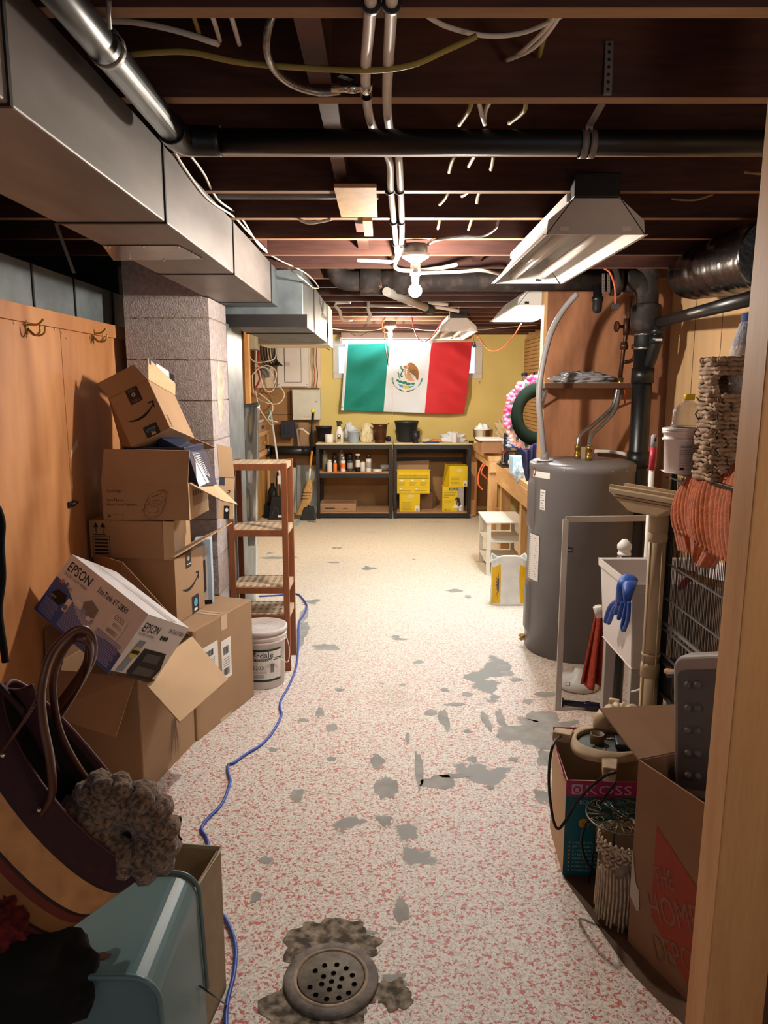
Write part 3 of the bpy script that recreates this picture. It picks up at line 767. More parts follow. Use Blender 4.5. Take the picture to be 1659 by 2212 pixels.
# branch pipe running to the near side
t = thing('branch_pipe', 'glossy black branch pipe sloping from the vertical stack past the tan wall', 'pipe', (xv, yi, 1.9))
e1 = at(1421, 697, Y=yi - .12); far = at(1640, 640, Y=2.72)
mb = MB(); mb.tube([e1, far], .0285, ABS, 24); mb.build('pipe', t)
mb = MB(); b0 = at(1408, 770, Y=yi - .08); b1 = at(1418, 735, Y=yi - .12)
mb.tube([(xv + .02, yi - .03, zz(790)), b0, b1, at(1420, 706, Y=yi - .12), e1 + (far - e1).normalized() * .05], .034, ABS, 20, sub=4); mb.build('elbow', t)
mb = MB(); mb.tube([b1 + V((0, 0, -.02)), b1 + V((0, 0, .03))], .040, ABS, 20); mb.tube([at(1419, 708, Y=yi - .12), at(1419, 722, Y=yi - .12)], .041, ABS, 20); mb.build('coupling', t)
mb = MB(); mb.box(b1.x - .02, b1.x + .018, b1.y - .0425, b1.y - .039, b1.z - .006, b1.z + .006, PAPER); mb.build('sticker', t)
# black insulated duct
WRAP = mat('black_plastic_wrap', '0E0E10', rough=.22, var=.2, bump=.5, bscale=30, spec=.6)
a, b_ = at(1490, 592, Y=4.1), at(1680, 545, Y=2.75)
mb = MB()
pts = [a.lerp(b_, i / 40) for i in range(41)]
rr = [.135 * (1 - .06 * abs(math.sin(i * 1.3)) + .03 * noise.noise(V((i * .7, 0, 0)))) * (min(1, .55 + i * .25)) for i in range(41)]
mb.tube(pts, rr, WRAP, 24)
for k in (14, 15): pass
t = single('insulated_duct', mb, 'fat round duct wrapped in shiny black plastic under the joists', 'duct')
mb = MB(); c = a.lerp(b_, .18); mb.tube([c + V((-.10, 0, .11)), c + V((-.105, 0, .22))], .006, STEEL, 6, sub=1)
for i in range(9): mb.tube([c + V((-.105 + .006 * math.cos(k_ * 1.05), -.002, .11 + i * .014 + .008 * math.sin(k_ * 1.05))) for k_ in range(6)], .0022, STEEL, 5, closed=True)
single('hanger_chain', mb, 'small steel chain hanging the black wrapped duct', 'chain')
# thin pvc lines further back
def line3(label, pts, r, m, name='supply_pipe', cat='pipe', n=10, sub=0, group=None):
    mb = MB(); mb.tube(pts, r, m, n, sub=sub); return single(name, mb, label, cat, group)
for i, (xo, lb) in enumerate(((0, 'white plastic pipe dropping in a bend beside the soil pipe elbow'), (1, 'white plastic pipe dropping in a bend under the soil pipe hub'))):
    if i == 0: pts = [V((at(756, 652, Y=6.0).x, 5.85, 2.25)), at(756, 652, Y=6.0), at(726, 654, Y=6.0), at(724, 662, Y=6.0), at(734, 672, Y=6.0), at(737, 686, Y=6.0), at(742, 692, Y=6.0), at(760, 691, Y=6.1)]
    else: pts = [V((at(796, 650, Y=6.0).x, 5.85, 2.25)), at(796, 650, Y=6.0), at(796, 660, Y=6.0), at(795, 668, Y=6.0), at(800, 682, Y=6.0), at(796, 690, Y=6.0), at(794, 700, Y=6.0)]
    line3(lb, pts, .013, PEX)
line3('long white plastic pipe running across behind the soil pipe', [at(800, 660, Y=6.0), at(900, 661, Y=6.0), at(950, 664, Y=6.0), at(992, 672, Y=6.0)], .014, PEX)
line3('short white plastic pipe just above the long white one', [at(925, 654, Y=5.8), at(968, 658, Y=5.8)], .013, PEX)
line3('grey plastic drain running back below the soil pipe with a rubber end cap', [at(835, 630, Y=4.40), at(925, 667, Y=5.6)], .026, mat('grey_pipe', '8D8880', var=.1))
mb = MB(); mb.tube([at(917, 664, Y=5.5), at(931, 669, Y=5.65)], .035, RUBBER, 16); single('rubber_stopper', mb, 'dark rubber cap on the grey plastic drain', 'cap')
line3('thin chrome rod bracing at the small shop light top', [at(998, 652, Y=6.5), at(986, 672, Y=6.6)], .014, STEEL, 'brace_rod', 'rod')

# ------------------------------------------------------------------ cables
def cable(label, pts, r=.004, m=None, sub=8): return line3(label, pts, r, m or WIRE_W, 'cable', 'cable', 7, sub)
cz_ = 2.22
cable('white cable lying along the upper edge of the big duct', [at(375, 315, X=-.575), at(405, 330, X=-.57), at(440, 375, X=-.57), at(470, 430, X=-.58), at(520, 470, X=-.58), at(560, 530, X=-.57), at(600, 560, X=-.57), at(660, 590, X=-.44), at(688, 620, X=-.43), at(678, 622, X=-.435)])
cable('second white cable twisting along the big duct', [at(372, 318, X=-.585), at(400, 365, X=-.585), at(450, 430, X=-.585), at(505, 468, X=-.58), at(535, 500, X=-.58), at(580, 545, X=-.58), at(610, 570, X=-.57), at(650, 600, X=-.435), at(676, 622, X=-.435)])
cable('white cable crossing the ceiling in front of the flag', [at(690, 705, Y=8.3), at(745, 713, Y=8.3), at(800, 714, Y=8.0), at(842, 706, Y=7.3), at(880, 708, Y=8), at(930, 714, Y=8), at(1030, 712, Y=8), at(1090, 707, Y=8), at(1160, 702, Y=8)], .005)
cable('white cable looping down from the duct end', [at(688, 690, Y=5.6), at(695, 676, Y=5.6), at(705, 690, Y=5.6), at(692, 680, Y=5.5)], .006)
cable('orange cable swagging from the small shop light to the lit one', [at(1030, 722, Y=7.2), at(1045, 745, Y=7.2), at(1062, 758, Y=7.1), at(1085, 752, Y=6.8), at(1110, 725, Y=6.3), at(1126, 699, Y=6.0)], .006, WIRE_O)
cable('red cable hanging in a loop beside the small shop light', [at(890, 685, Y=7.0), at(893, 705, Y=7.0), at(903, 730, Y=7.0), at(918, 738, Y=7.0), at(935, 725, Y=7.0), at(950, 702, Y=6.9), at(956, 690, Y=6.9)], .005, WIRE_R)
cable('red cable hooked at the far bulb box', [at(833, 684, Y=7.2), at(825, 700, Y=7.2), at(828, 715, Y=7.2), at(842, 718, Y=7.2)], .005, WIRE_O)
cable('thin dark cable sagging above the flag hoist', [at(755, 716, Y=9.395), at(770, 726, Y=9.395), at(790, 720, Y=9.395), at(803, 708, Y=9.395)], .003, COPPER_OLD)
cable('short red lead with plug hanging past the flag corner', [V((at(1022, 728, Y=7.4).x - .02, 7.465, 2.26)), at(1022, 728, Y=7.4), at(1024, 748, Y=7.4)], .005, WIRE_R)
mb = MB(); c = at(1025, 748, Y=7.4); mb.par(c + V((-.012, -.01, -.015)), (.03, 0, .008), (0, .02, 0), (-.006, 0, .03), BLACK_PL); single('plug', mb, 'black plug hanging beside the flag corner', 'plug')
cable('yellow cable running along under the subfloor between the first joists', [at(280, 118, Y=1.62), at(400, 112, Y=1.62), at(520, 135, Y=1.62), at(680, 148, Y=1.62), at(800, 152, Y=1.6), at(890, 140, Y=1.58), at(960, 110, Y=1.57), at(1030, 78, Y=1.55)], .006, WIRE_Y)
cable('white cable running along the first joist above the big duct', [at(215, 45, Y=1.6), at(290, 48, Y=1.6), at(380, 66, Y=1.6), at(455, 90, Y=1.6), at(470, 95, Y=1.62)], .006)
for i, (pts, m, lb) in enumerate((([at(410, 10, Y=1.5), at(418, 35, Y=1.55), at(430, 70, Y=1.75)], WIRE_Y, 'yellow cable dropping through the first joist above the duct'),
                                  ([at(447, 10, Y=1.5), at(462, 45, Y=1.55), at(475, 88, Y=1.75)], WIRE_W, 'white cable dropping through the first joist above the duct'),
                                  ([at(492, 10, Y=1.5), at(504, 50, Y=1.55), at(517, 96, Y=1.75)], WIRE_W, 'white cable dropping alone beside the yellow run'),
                                  ([at(905, 20, Y=1.5), at(960, 55, Y=1.55), at(1050, 77, Y=1.6), at(1130, 70, Y=1.6), at(1200, 40, Y=1.55), at(1240, 20, Y=1.5)], WIRE_W, 'long white cable sagging between the first two joists'),
                                  ([at(1205, 20, Y=1.5), at(1180, 60, Y=1.6), at(1140, 100, Y=1.7), at(1105, 128, Y=1.79)], WIRE_W, 'white cable slanting up to the joist, first of the bundle'),
                                  ([at(1215, 20, Y=1.5), at(1190, 62, Y=1.6), at(1150, 105, Y=1.7), at(1095, 130, Y=1.79)], WIRE_W, 'white cable slanting up to the joist, second of the bundle'),
                                  ([at(1195, 20, Y=1.5), at(1180, 65, Y=1.62), at(1165, 122, Y=1.79)], WIRE_Y, 'yellow cable slanting up to the joist with the white bundle'))):
    cable(lb, pts, .005, m)
ST = [((1020, 215), (1012, 240), (992, 270), 1.85, WIRE_Y, 'yellow'), ((1033, 215), (1040, 245), (1047, 268), 1.85, WIRE_W, 'white'), ((1062, 215), (1050, 235), (1046, 262), 1.85, WIRE_W, 'second white'), ((1136, 215), (1132, 240), (1100, 266), 1.85, WIRE_Y, 'curved yellow'),
      ((982, 335), (975, 352), (970, 372), 2.3, WIRE_Y, 'yellow'), ((1026, 335), (1020, 345), (1012, 360), 2.3, WIRE_W, 'white'), ((1066, 335), (1064, 350), (1060, 366), 2.3, WIRE_Y, 'lone yellow'),
      ((969, 412), (962, 428), (950, 442), 2.7, WIRE_Y, 'yellow'), ((1015, 412), (1005, 420), (998, 424), 2.7, WIRE_W, 'white'), ((1037, 412), (1032, 425), (1030, 438), 2.7, WIRE_Y, 'lone yellow'),
      ((951, 470), (948, 485), (946, 494), 3.1, WIRE_Y, 'yellow'), ((1020, 470), (1016, 484), (1012, 496), 3.1, WIRE_Y, 'second yellow')]
wh = {1.85: 'first joist past the valve', 2.3: 'joist behind the cross pipe', 2.7: 'pale-board joist', 3.1: 'joist before the bulb box'}
for a, b_, c, Y, m, nm in ST:
    cable('%s cable stub poking out under the %s' % (nm, wh[Y]), [at(*a, Y=Y), at(*b_, Y=Y + .06), at(*c, Y=Y + .18)], .0055, m, 4)
# armoured cable of the near bulb
mb = MB()
pts = smooth_path([at(925, 528, Y=3.47), at(945, 518, Y=3.40), at(1000, 510, Y=3.39), at(1040, 510, Y=3.39), at(1070, 494, Y=3.385), at(1078, 474, Y=3.385)], 14)
mb.tube(pts, [.0078 if i % 2 else .0062 for i in range(len(pts))], STEEL, 8)
single('armoured_cable', mb, 'ribbed steel armoured cable running from the bulb box along the joist', 'cable')
cable('white pipe-like cable stapled under the joist past the duct', [at(646, 474, Y=3.03), at(670, 482, Y=3.02), at(715, 474, Y=3.02)], .006)
cable('thin hemp rope tied under the joists beside the large shop light', [at(1450, 430, Y=2.66), at(1500, 432, Y=2.66), at(1540, 420, Y=2.66)], .004, mat('hemp', '8A6848', var=.2, scale=90))
cable('wire end curling at the tan corner under the joist', [at(1608, 372, Y=2.25), at(1625, 374, Y=2.25), at(1650, 376, Y=2.25)], .004, MATS['hemp'])
# red plug lead and black pipe end hanging from the soil pipe
cable('red lead hanging past the soil pipe to a grey plug', [at(1305, 580, Y=yi - .14), at(1318, 590, Y=yi - .14), at(1328, 620, Y=yi - .14), at(1329, 658, Y=yi - .14)], .006, WIRE_O)
mb = MB(); c = at(1328, 660, Y=yi - .14); mb.par(c + V((-.018, -.012, -.02)), (.036, 0, -.004), (0, .024, 0), (.004, 0, .03), GREY_DK)
for dx in (-.01, .006): mb.tube([c + V((dx, 0, -.02)), c + V((dx - .004, 0, -.04))], .0015, BRASS, 5)
single('plug', mb, 'grey plug hanging from the red lead before the brown plywood', 'plug')
c = at(1291, 640, Y=yi - .04)
mb = MB(); mb.lathe([(.0, zz(677, yi - .04)), (.02, zz(675, yi - .04)), (.028, zz(668, yi - .04)), (.029, zz(652, yi - .04)), (.034, zz(650, yi - .04)), (.034, zz(642, yi - .04)), (.026, zz(640, yi - .04)), (.026, zz(618, yi - .04))], (c.x, yi - .04, 0), ABS); single('pipe_end', mb, 'short black pipe end with cap hanging below the soil pipe', 'cap')
# ------------------------------------------------------------------ cartons by the plywood wall
T_ = .005
def open_carton(mb, o, ex, ey, ez, m=None, mi=None):
    """Hollow carton: four walls and a bottom."""
    m = m or CARD; mi = mi or CARD_IN
    o, ex, ey, ez = V(o), V(ex), V(ey), V(ez); u, w = ex.normalized() * T_, ey.normalized() * T_; z = ez.normalized() * T_
    mb.par(o, ex, w, ez, m); mb.par(o + ey - w, ex, w, ez, m)
    mb.par(o + w, u, ey - 2 * w, ez, m); mb.par(o + ex - u + w, u, ey - 2 * w, ez, m)
    mb.par(o + u + w, ex - 2 * u, ey - 2 * w, z, mi)
def flap(root, pts, m=CARD, name='flap', t=T_, deco=None):
    mb = MB(); mb.sheet(pts, t, m)
    if deco: deco(mb)
    return mb.build(name, root)
def smile(mb, fr, x0, y0, w, m=INK, flip=False):
    """Curved arrow swoosh."""
    up, lo = [], []
    n = 16
    for i in range(n + 1):
        t = i / n
        x = x0 + w * t; yb = y0 + w * (.62 * (t - .42) ** 2 * 1.0 + .10 * t)
        th = w * .075 * (math.sin(math.pi * min(1, t * .9 + .05)) ** .8) + w * .008
        up.append((x, yb + th / 2)); lo.append((x, yb - th / 2))
    for i in range(n): mb.shape(fr, [lo[i], lo[i + 1], up[i + 1], up[i]], m, .0014)
    ex, ey = up[-1]
    mb.shape(fr, [(ex - w * .16, ey + w * .10), (ex + w * .04, ey + w * .09), (ex + w * .045, ey + w * .04), (ex - w * .13, ey + w * .05)], m, .0016)
    mb.shape(fr, [(ex - .005 * w, ey + w * .09), (ex + w * .05, ey + w * .09), (ex + w * .00, ey - w * .14), (ex - w * .04, ey - w * .12)], m, .0018)
def tapepatch(mb, fr, a, b, w, h, txt=None):
    mb.rect(fr, a, b, a + w, b + h, TAPE_BK, .0012)
    mb.disc(fr, a + w / 2, b + h * .55, w * .16, w * .16, CARD_LT, .0016, 16)
    mb.shape(fr, [(a + w * .45, b + h * .55 - w * .07), (a + w * .58, b + h * .55), (a + w * .45, b + h * .55 + w * .07)], TAPE_BK, .002)
    for k in range(2):
        mb.rect(fr, a + w * .2, b + h * (.10 + .1 * k), a + w * .8, b + h * (.13 + .1 * k), GREYINK, .0016)
        mb.rect(fr, a + w * .2, b + h * (.80 + .08 * k), a + w * .8, b + h * (.83 + .08 * k), GREYINK, .0016)
def uparrows(mb, fr, a, b, s, m=INK):
    for k in range(2):
        x = a + k * s * .55
        mb.rect(fr, x + s * .16, b, x + s * .22, b + s * .55, m, .0014)
        mb.shape(fr, [(x, b + s * .45), (x + s * .38, b + s * .45), (x + s * .19, b + s * .85)], m, .0015)
    mb.rect(fr, a - .02 * s, b - s * .14, a + s * .95, b - s * .08, m, .0014)
def barcode(mb, fr, a, b, w, h, m=INK, seed=1, n=18):
    r = random.Random(seed); x = a
    while x < a + w:
        k = r.choice((.012, .02, .035)) * w; mb.rect(fr, x, b, min(a + w, x + k), b + h, m, .0022); x += k + r.choice((.015, .03)) * w

# --- big open carton on the floor, corner towards the floor drain
P0 = V((-.95, 2.708, 0)); Bs = V((.088, .462, 0)); Bw = V((-.385, .073, 0)); Bh = V((0, 0, .50))
t = thing('cardboard_box', 'large open plain carton on the floor holding the tilted printer carton', 'box', (-1.1, 2.95, 0))
mb = MB(); open_carton(mb, P0 + Bw, -Bw, Bs, Bh)
fs = Frame(P0, Bs, (0, 0, 1))
scr = mat('scuff_marks', '6E5844', var=.1)
rr_ = random.Random(4)
for i in range(26):
    a0 = .22 + rr_.random() * .09; b0 = .02 + rr_.random() * .05
    mb.line(fs, [(a0, b0), (a0 + .01 - rr_.random() * .02, b0 + .06), (a0 + (.27 - a0) * .6, b0 + .15)], .0012, scr)
mb.build('body', t, bevel=.002)
top = P0 + Bh
rb, rl = top + Bs, top + Bw
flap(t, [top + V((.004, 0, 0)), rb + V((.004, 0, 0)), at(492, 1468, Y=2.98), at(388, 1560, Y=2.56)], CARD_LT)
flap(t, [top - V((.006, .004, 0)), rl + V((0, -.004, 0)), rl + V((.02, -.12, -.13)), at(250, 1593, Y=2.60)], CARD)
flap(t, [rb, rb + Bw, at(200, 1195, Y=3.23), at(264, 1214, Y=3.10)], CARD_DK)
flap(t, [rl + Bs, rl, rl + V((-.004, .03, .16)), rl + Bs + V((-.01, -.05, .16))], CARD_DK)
# --- printer carton
k_ = .98
o = EYE + (V((-1.372, 2.80, .742)) - EYE) * k_
ex, ey, ez = V((.369, -.242, -.171)) * k_, V((.088, .224, -.128)) * k_, V((.137, .064, .205)) * k_
WBOX = mat('white_printed_carton', 'D9D5D6', rough=.35, var=.02); BLUE = mat('printed_blue', '34408F', rough=.35, var=.12, scale=5, col2='3E63A8'); LAV = mat('printed_lilac', '8E92C4', rough=.4, var=0)
t = thing('printer_carton', 'white and blue printer carton tilted in the mouth of the large open carton', 'box', o)
mb = MB(); mb.par(o, ex, ey, ez, WBOX)
ff = Frame(o, ex, ez); W, H = ff.w, ff.h
N_ = 24
top_ = [(W * i / N_, H * (.60 - .30 * (i / N_) + .06 * math.sin(i / N_ * 9.0) - .10 * math.sin(i / N_ * 3.0))) for i in range(N_ + 1)]
for (a, b_), (c, d) in zip(top_, top_[1:]): mb.shape(ff, [(a, 0), (c, 0), (c, d), (a, b_)], BLUE, .0008)
mb.text(ff, 'EPSON', W * .045, H * .77, H * .215, INK, width=W * .30)
mb.text(ff, 'EXCEED YOUR VISION', W * .05, H * .70, H * .06, GREYINK, width=W * .30)
mb.text(ff, 'EcoTank ET-2850', W * .45, H * .80, H * .12, INK, width=W * .37)
for i, cc in enumerate(('B03048', 'C07A30', '8050A0', '2F6FB0')): mb.rect(ff, W * (.045 + .03 * i), H * .56, W * (.066 + .03 * i), H * (.60 + .03 * (i % 2)), mat('ink_swatch_%d' % i, cc, var=0))
mb.text(ff, 'EcoTank', W * .10, H * .55, H * .09, GREYINK, width=W * .13)
mb.shape(ff, [(W * .05, H * .36), (W * .10, H * .47), (W * .21, H * .47), (W * .24, H * .38), (W * .20, H * .28), (W * .12, H * .29)], INK, .0016)
mb.rect(ff, W * .06, H * .33, W * .13, H * .36, GREYINK, .002)
mb.rect(ff, W * .245, H * .26, W * .30, H * .46, PAPER, .0016); mb.disc(ff, W * .27, H * .32, .011, .011, GREYINK, .002)
mb.shape(ff, [(W * .40, H * .56), (W * .46, H * .65), (W * .57, H * .60), (W * .58, H * .46), (W * .50, H * .42), (W * .43, H * .46)], GREY_PL, .0018)
for i in range(9): mb.rect(ff, W * .03, H * (.04 + .027 * i), W * (.22 - .01 * (i % 3)), H * (.052 + .027 * i), LAV, .0016)
for c0, n_ in ((.29, 15), (.66, 14)):
    for i in range(n_): mb.rect(ff, W * c0, H * (.05 + .026 * i), W * (c0 + .30 - .02 * (i % 4 == 3)), H * (.065 + .026 * i), LAV, .0016)
for i in range(3): mb.rect(ff, W * (.33 + .09 * i), H * (.47 - .045 * i), W * (.40 + .08 * i), H * (.53 - .045 * i), PAPER if i != 1 else LAV, .0022)
mb.rect(ff, W * .72, H * .42, W * .89, H * .72, PAPER, .0022); barcode(mb, ff, W * .74, H * .44, W * .13, H * .07, seed=3); barcode(mb, ff, W * .77, H * .55, W * .1, H * .06, seed=5)
for i in range(3): mb.rect(ff, W * .74, H * (.65 + .025 * i), W * .86, H * (.66 + .025 * i), GREYINK, .0026)
fe = Frame(o + ex, ey, ez); W2, H2 = fe.w, fe.h
mb.text(fe, 'EPSON', W2 * .06, H2 * .74, H2 * .2, INK, width=W2 * .36)
mb.text(fe, 'EXCEED YOUR VISION', W2 * .06, H2 * .67, H2 * .06, GREYINK, width=W2 * .34)
mb.text(fe, 'EcoTank ET-2850', W2 * .62, H2 * .83, H2 * .1, INK, width=W2 * .34)
for i in range(3): mb.disc(fe, W2 * (.55 + .06 * i), H2 * .72, .007, .010, INK)
mb.shape(fe, [(W2 * .30, H2 * .10), (W2 * .36, H2 * .50), (W2 * .86, H2 * .50), (W2 * .96, H2 * .22), (W2 * .90, H2 * .04), (W2 * .36, H2 * .03)], INK, .0018)
mb.shape(fe, [(W2 * .42, H2 * .08), (W2 * .45, H2 * .22), (W2 * .85, H2 * .20), (W2 * .84, H2 * .08)], GREY_DK, .0024)
mb.rect(fe, W2 * .46, H2 * .30, W2 * .80, H2 * .44, GREY_DK, .0024)
mb.shape(fe, [(W2 * .08, H2 * .08), (W2 * .17, H2 * .60), (W2 * .30, H2 * .60), (W2 * .22, H2 * .08)], mat('printed_teal_grey', '7F8C96', var=.1), .0018)
mb.disc(fe, W2 * .22, H2 * .40, W2 * .09, H2 * .10, mat('printed_yellow', 'C9B040', var=0), .0022); mb.rect(fe, W2 * .14, H2 * .38, W2 * .30, H2 * .44, INK, .0028)
mb.rect(fe, 0, 0, W2, H2 * .06, INK_BR, .0016)
ft = Frame(o + ez, ex, ey)
for a0 in (.30, .48): mb.line(ft, [(W * a0, W2 * .35), (W * (a0 + .16), W2 * .35), (W * (a0 + .20), W2 * .70), (W * (a0 + .04), W2 * .70), (W * a0, W2 * .35)], .0018, GREYINK)
for i in range(3): mb.rect(ft, W * .06, W2 * (.3 + .12 * i), W * .26, W2 * (.31 + .12 * i), GREYINK)
mb.build('body', t, bevel=.002)
e0, e1 = o + ez + ex, o + ez + ex + ey
flap(t, [o + ez + ex * .0 + ey * .5, o + ez + ex + ey * .5, o + ez + ex * 1.02 + ey * .48 + V((.05, .03, -.008)) * .4, o + ez + ey * .52], WBOX, 'lid_flap', .003)
# --- second carton on the floor
Q0 = V((-.853, 3.167, 0)); Qs = V((.172, .513, 0)); Qw = V((-.30, .10, 0)); Qh = V((0, 0, .525))
t = thing('cardboard_box', 'large taped plain carton with two shipping labels beside the paint bucket', 'box', (-.9, 3.45, 0))
mb = MB(); mb.par(Q0 + Qw, -Qw, Qs, Qh, CARD)
fs = Frame(Q0, Qs, (0, 0, 1)); ftq = Frame(Q0 + Qh + Qw, -Qw, Qs)
mb.rect(ftq, 0, Qs.length * .44, Qw.length, Qs.length * .54, CLEAR_TAPE, .0012); mb.rect(fs, Qs.length * .44, .45, Qs.length * .54, .525, CLEAR_TAPE)
mb.rect(ftq, 0, Qs.length * .488, Qw.length, Qs.length * .493, INK_BR, .002)
for a, b_, w_, h_, s_ in ((.06, .27, .14, .15, 8), (.23, .20, .09, .20, 9)):
    mb.rect(fs, a, b_, a + w_, b_ + h_, PAPER, .0014); barcode(mb, fs, a + .015, b_ + h_ * .62, w_ * .6, h_ * .2, seed=s_); barcode(mb, fs, a + .015, b_ + .02, w_ * .6, h_ * .18, seed=s_ + 3)
    for i in range(4): mb.rect(fs, a + .015, b_ + h_ * (.33 + .06 * i), a + w_ * .8, b_ + h_ * (.345 + .06 * i), GREYINK, .002)
mb.line(fs, [(.02, .12), (.01, .5)], .002, CARD_DK); mb.line(fs, [(.012, .3), (.018, .52)], .003, CARD_DK)
mb.rect(fs, .20, 0, .30, .02, CLEAR_TAPE)
mb.build('body', t, bevel=.006)
# --- lower smile box, on the second carton
A0 = V((-.945, 3.255, .528)); As = V((.055, .30, 0)); Aw = V((-.38, .05, 0)); Ah = V((0, 0, .305))
t = thing('cardboard_box', 'brown shipping carton with arrow-smile end and up arrows, lowest of the leaning stack', 'box', A0)
mb = MB(); mb.par(A0 + Aw, -Aw, As, Ah, CARD)
fa = Frame(A0 + Aw, -Aw, Ah); fs = Frame(A0, As, Ah)
uparrows(mb, fa, .09, .25, .045)
smile(mb, fs, .07, .125, .17)
mb.rect(fs, .11, .235, .17, .305, TAPE_BK); mb.rect(fs, .12, .25, .16, .254, PAPER, .002); mb.disc(fs, .14, .28, .012, .012, CARD_LT, .002)
mb.rect(fs, .16, 0, .235, .085, TAPE_BK); mb.disc(fs, .20, .05, .02, .02, mat('printed_sky_blue', '5FA8D0', var=0), .002); mb.rect(fs, .18, .01, .215, .022, PAPER, .002)
mb.build('body', t, bevel=.002)
# --- flat box with up arrows and hanging end flaps
b0 = at(187, 1191, Y=3.24); b1 = at(354, 1197, Y=3.25)
B0 = V((b1.x, 3.245, .835)); Bx = V((b0.x - b1.x, .04, 0)); By = V((.03, .34, 0)); Bz = V((0, 0, .175))
t = thing('cardboard_box', 'low brown carton with printed up arrows and an open drooping end', 'box', B0)
mb = MB()
u = .005
mb.par(B0 + Bx, -Bx, By, (0, 0, u), CARD); mb.par(B0 + Bx, -Bx, (0, u, 0), Bz, CARD); mb.par(B0 + Bx + By - V((0, u, 0)), -Bx, (0, u, 0), Bz, CARD); mb.par(B0 + Bx + Bz - V((0, 0, u)), -Bx, By, (0, 0, u), CARD); mb.par(B0 + Bx, (u, 0, 0), By, Bz, CARD)
fb = Frame(B0 + Bx, -Bx, Bz)
uparrows(mb, fb, .022, .115, .06)
mb.line(fb, [(.015, .01), (.095, .01), (.095, .10), (.015, .10), (.015, .01)], .002, INK)
for i in range(5): mb.rect(fb, .022, .018 + .016 * i, .088, .026 + .016 * i, INK)
mb.build('body', t, bevel=.002)
e = B0
flap(t, [e + V((.002, 0, 0)), e + Bz + V((.002, 0, 0)), e + Bz + V((.045, .02, -.004)), e + V((.045, .02, -.004))], CARD_LT)
flap(t, [e + V((.002, 0, .003)), e + By + V((.002, 0, .003)), at(501, 1129, Y=3.58), at(378, 1203, Y=3.25)], CARD_IN)
def dco(mb):
    p0, p1 = e + By + V((.006, -.10, .002)), e + By + V((.006, 0, .002))
    fr = Frame(e + V((.006, .10, .02)), (.0, 1, 0), (0, 0, 1))
    mb.rect(fr, 0, 0, .075, .13, TAPE_BK, .003); mb.disc(fr, .037, .085, .014, .014, CARD_LT, .004); smile(mb, fr, -.09, .03, .16)
flap(t, [e + By + V((.002, 0, 0)), e + V((.002, .07, 0)), e + V((.002, .07, .14)), e + By + Bz + V((.002, 0, 0))], CARD_LT, deco=dco)
# --- heat press carton with raised flap
c0, c1 = at(222, 1122, Y=3.26), at(408, 1128, Y=3.24)
C0 = V((c1.x, 3.25, 1.013)); Cx = V((c0.x - c1.x, .02, 0)); Cy = V((.02, .28, 0)); Cz = V((0, 0, .165))
t = thing('cardboard_box', 'brown heat press carton with line drawing and raised front flap, mid stack', 'box', C0)
mb = MB(); open_carton(mb, C0 + Cx, -Cx, Cy, Cz, CARD)
fc = Frame(C0 + Cx, -Cx, Cz); W = fc.w
mb.text(fc, 'LyaLinyi', W * .06, .125, .020, INK_BR, width=W * .16)
mb.text(fc, 'Item Name:', W * .05, .085, .018, INK_BR, width=W * .20)
mb.text(fc, 'Heat Press Machine', W * .05, .064, .018, INK_BR, width=W * .35)
mb.line(fc, [(W * .05, .005), (W * .24, .005), (W * .24, .026), (W * .05, .026), (W * .05, .005)], .0008, INK_BR); mb.disc(fc, W * .075, .016, .005, .006, INK_BR)
def ell(a, b, ra, rb, rot, n=26, t0=0, t1=2 * math.pi): return [(a + ra * math.cos(t0 + (t1 - t0) * i / n) * math.cos(rot) - rb * math.sin(t0 + (t1 - t0) * i / n) * math.sin(rot), b + ra * math.cos(t0 + (t1 - t0) * i / n) * math.sin(rot) + rb * math.sin(t0 + (t1 - t0) * i / n) * math.cos(rot)) for i in range(n + 1)]
cx_ = W * .60
for (da, db, ra, rb) in ((-.01, .040, .050, .034), (0, .052, .05, .034), (.005, .072, .052, .034), (.014, .10, .046, .028), (-.014, .038, .036, .022)):
    mb.line(fc, ell(cx_ + da, db, ra, rb, .45), .0011, INK_BR)
mb.line(fc, [(cx_ - .055, .035), (cx_ - .025, .105)], .0011, INK_BR); mb.line(fc, [(cx_ + .045, .06), (cx_ + .062, .118)], .0011, INK_BR)
for i in range(4): mb.disc(fc, cx_ + .0 + .011 * i, .108 + .004 * i, .003, .003, INK_BR)
mb.shape(fc, [(cx_ + .02, .135), (cx_ + .05, .142), (cx_ + .07, .125), (cx_ + .065, .118), (cx_ + .04, .128)], CARD_DK)
fsd = Frame(C0, Cy, Cz)
for i in range(4): mb.rect(fsd, .06 + .035 * i, .10, .075 + .035 * i, .125, INK_BR)
mb.rect(fsd, .0, .0, .05, .165, CARD_LT); mb.rect(fsd, .05, 0, .28, .055, CLEAR_TAPE)
mb.build('body', t, bevel=.002)
tf = C0 + Cz; tl = tf + Cx
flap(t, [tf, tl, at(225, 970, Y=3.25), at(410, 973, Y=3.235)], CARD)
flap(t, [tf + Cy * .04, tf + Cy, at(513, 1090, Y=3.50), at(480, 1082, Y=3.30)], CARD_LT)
flap(t, [tf + Cy, tf + Cx * .55 + Cy, tf + Cx * .55 + Cy + V((0, .02, .10)), tf + Cy + V((.0, .01, .115))], CARD)
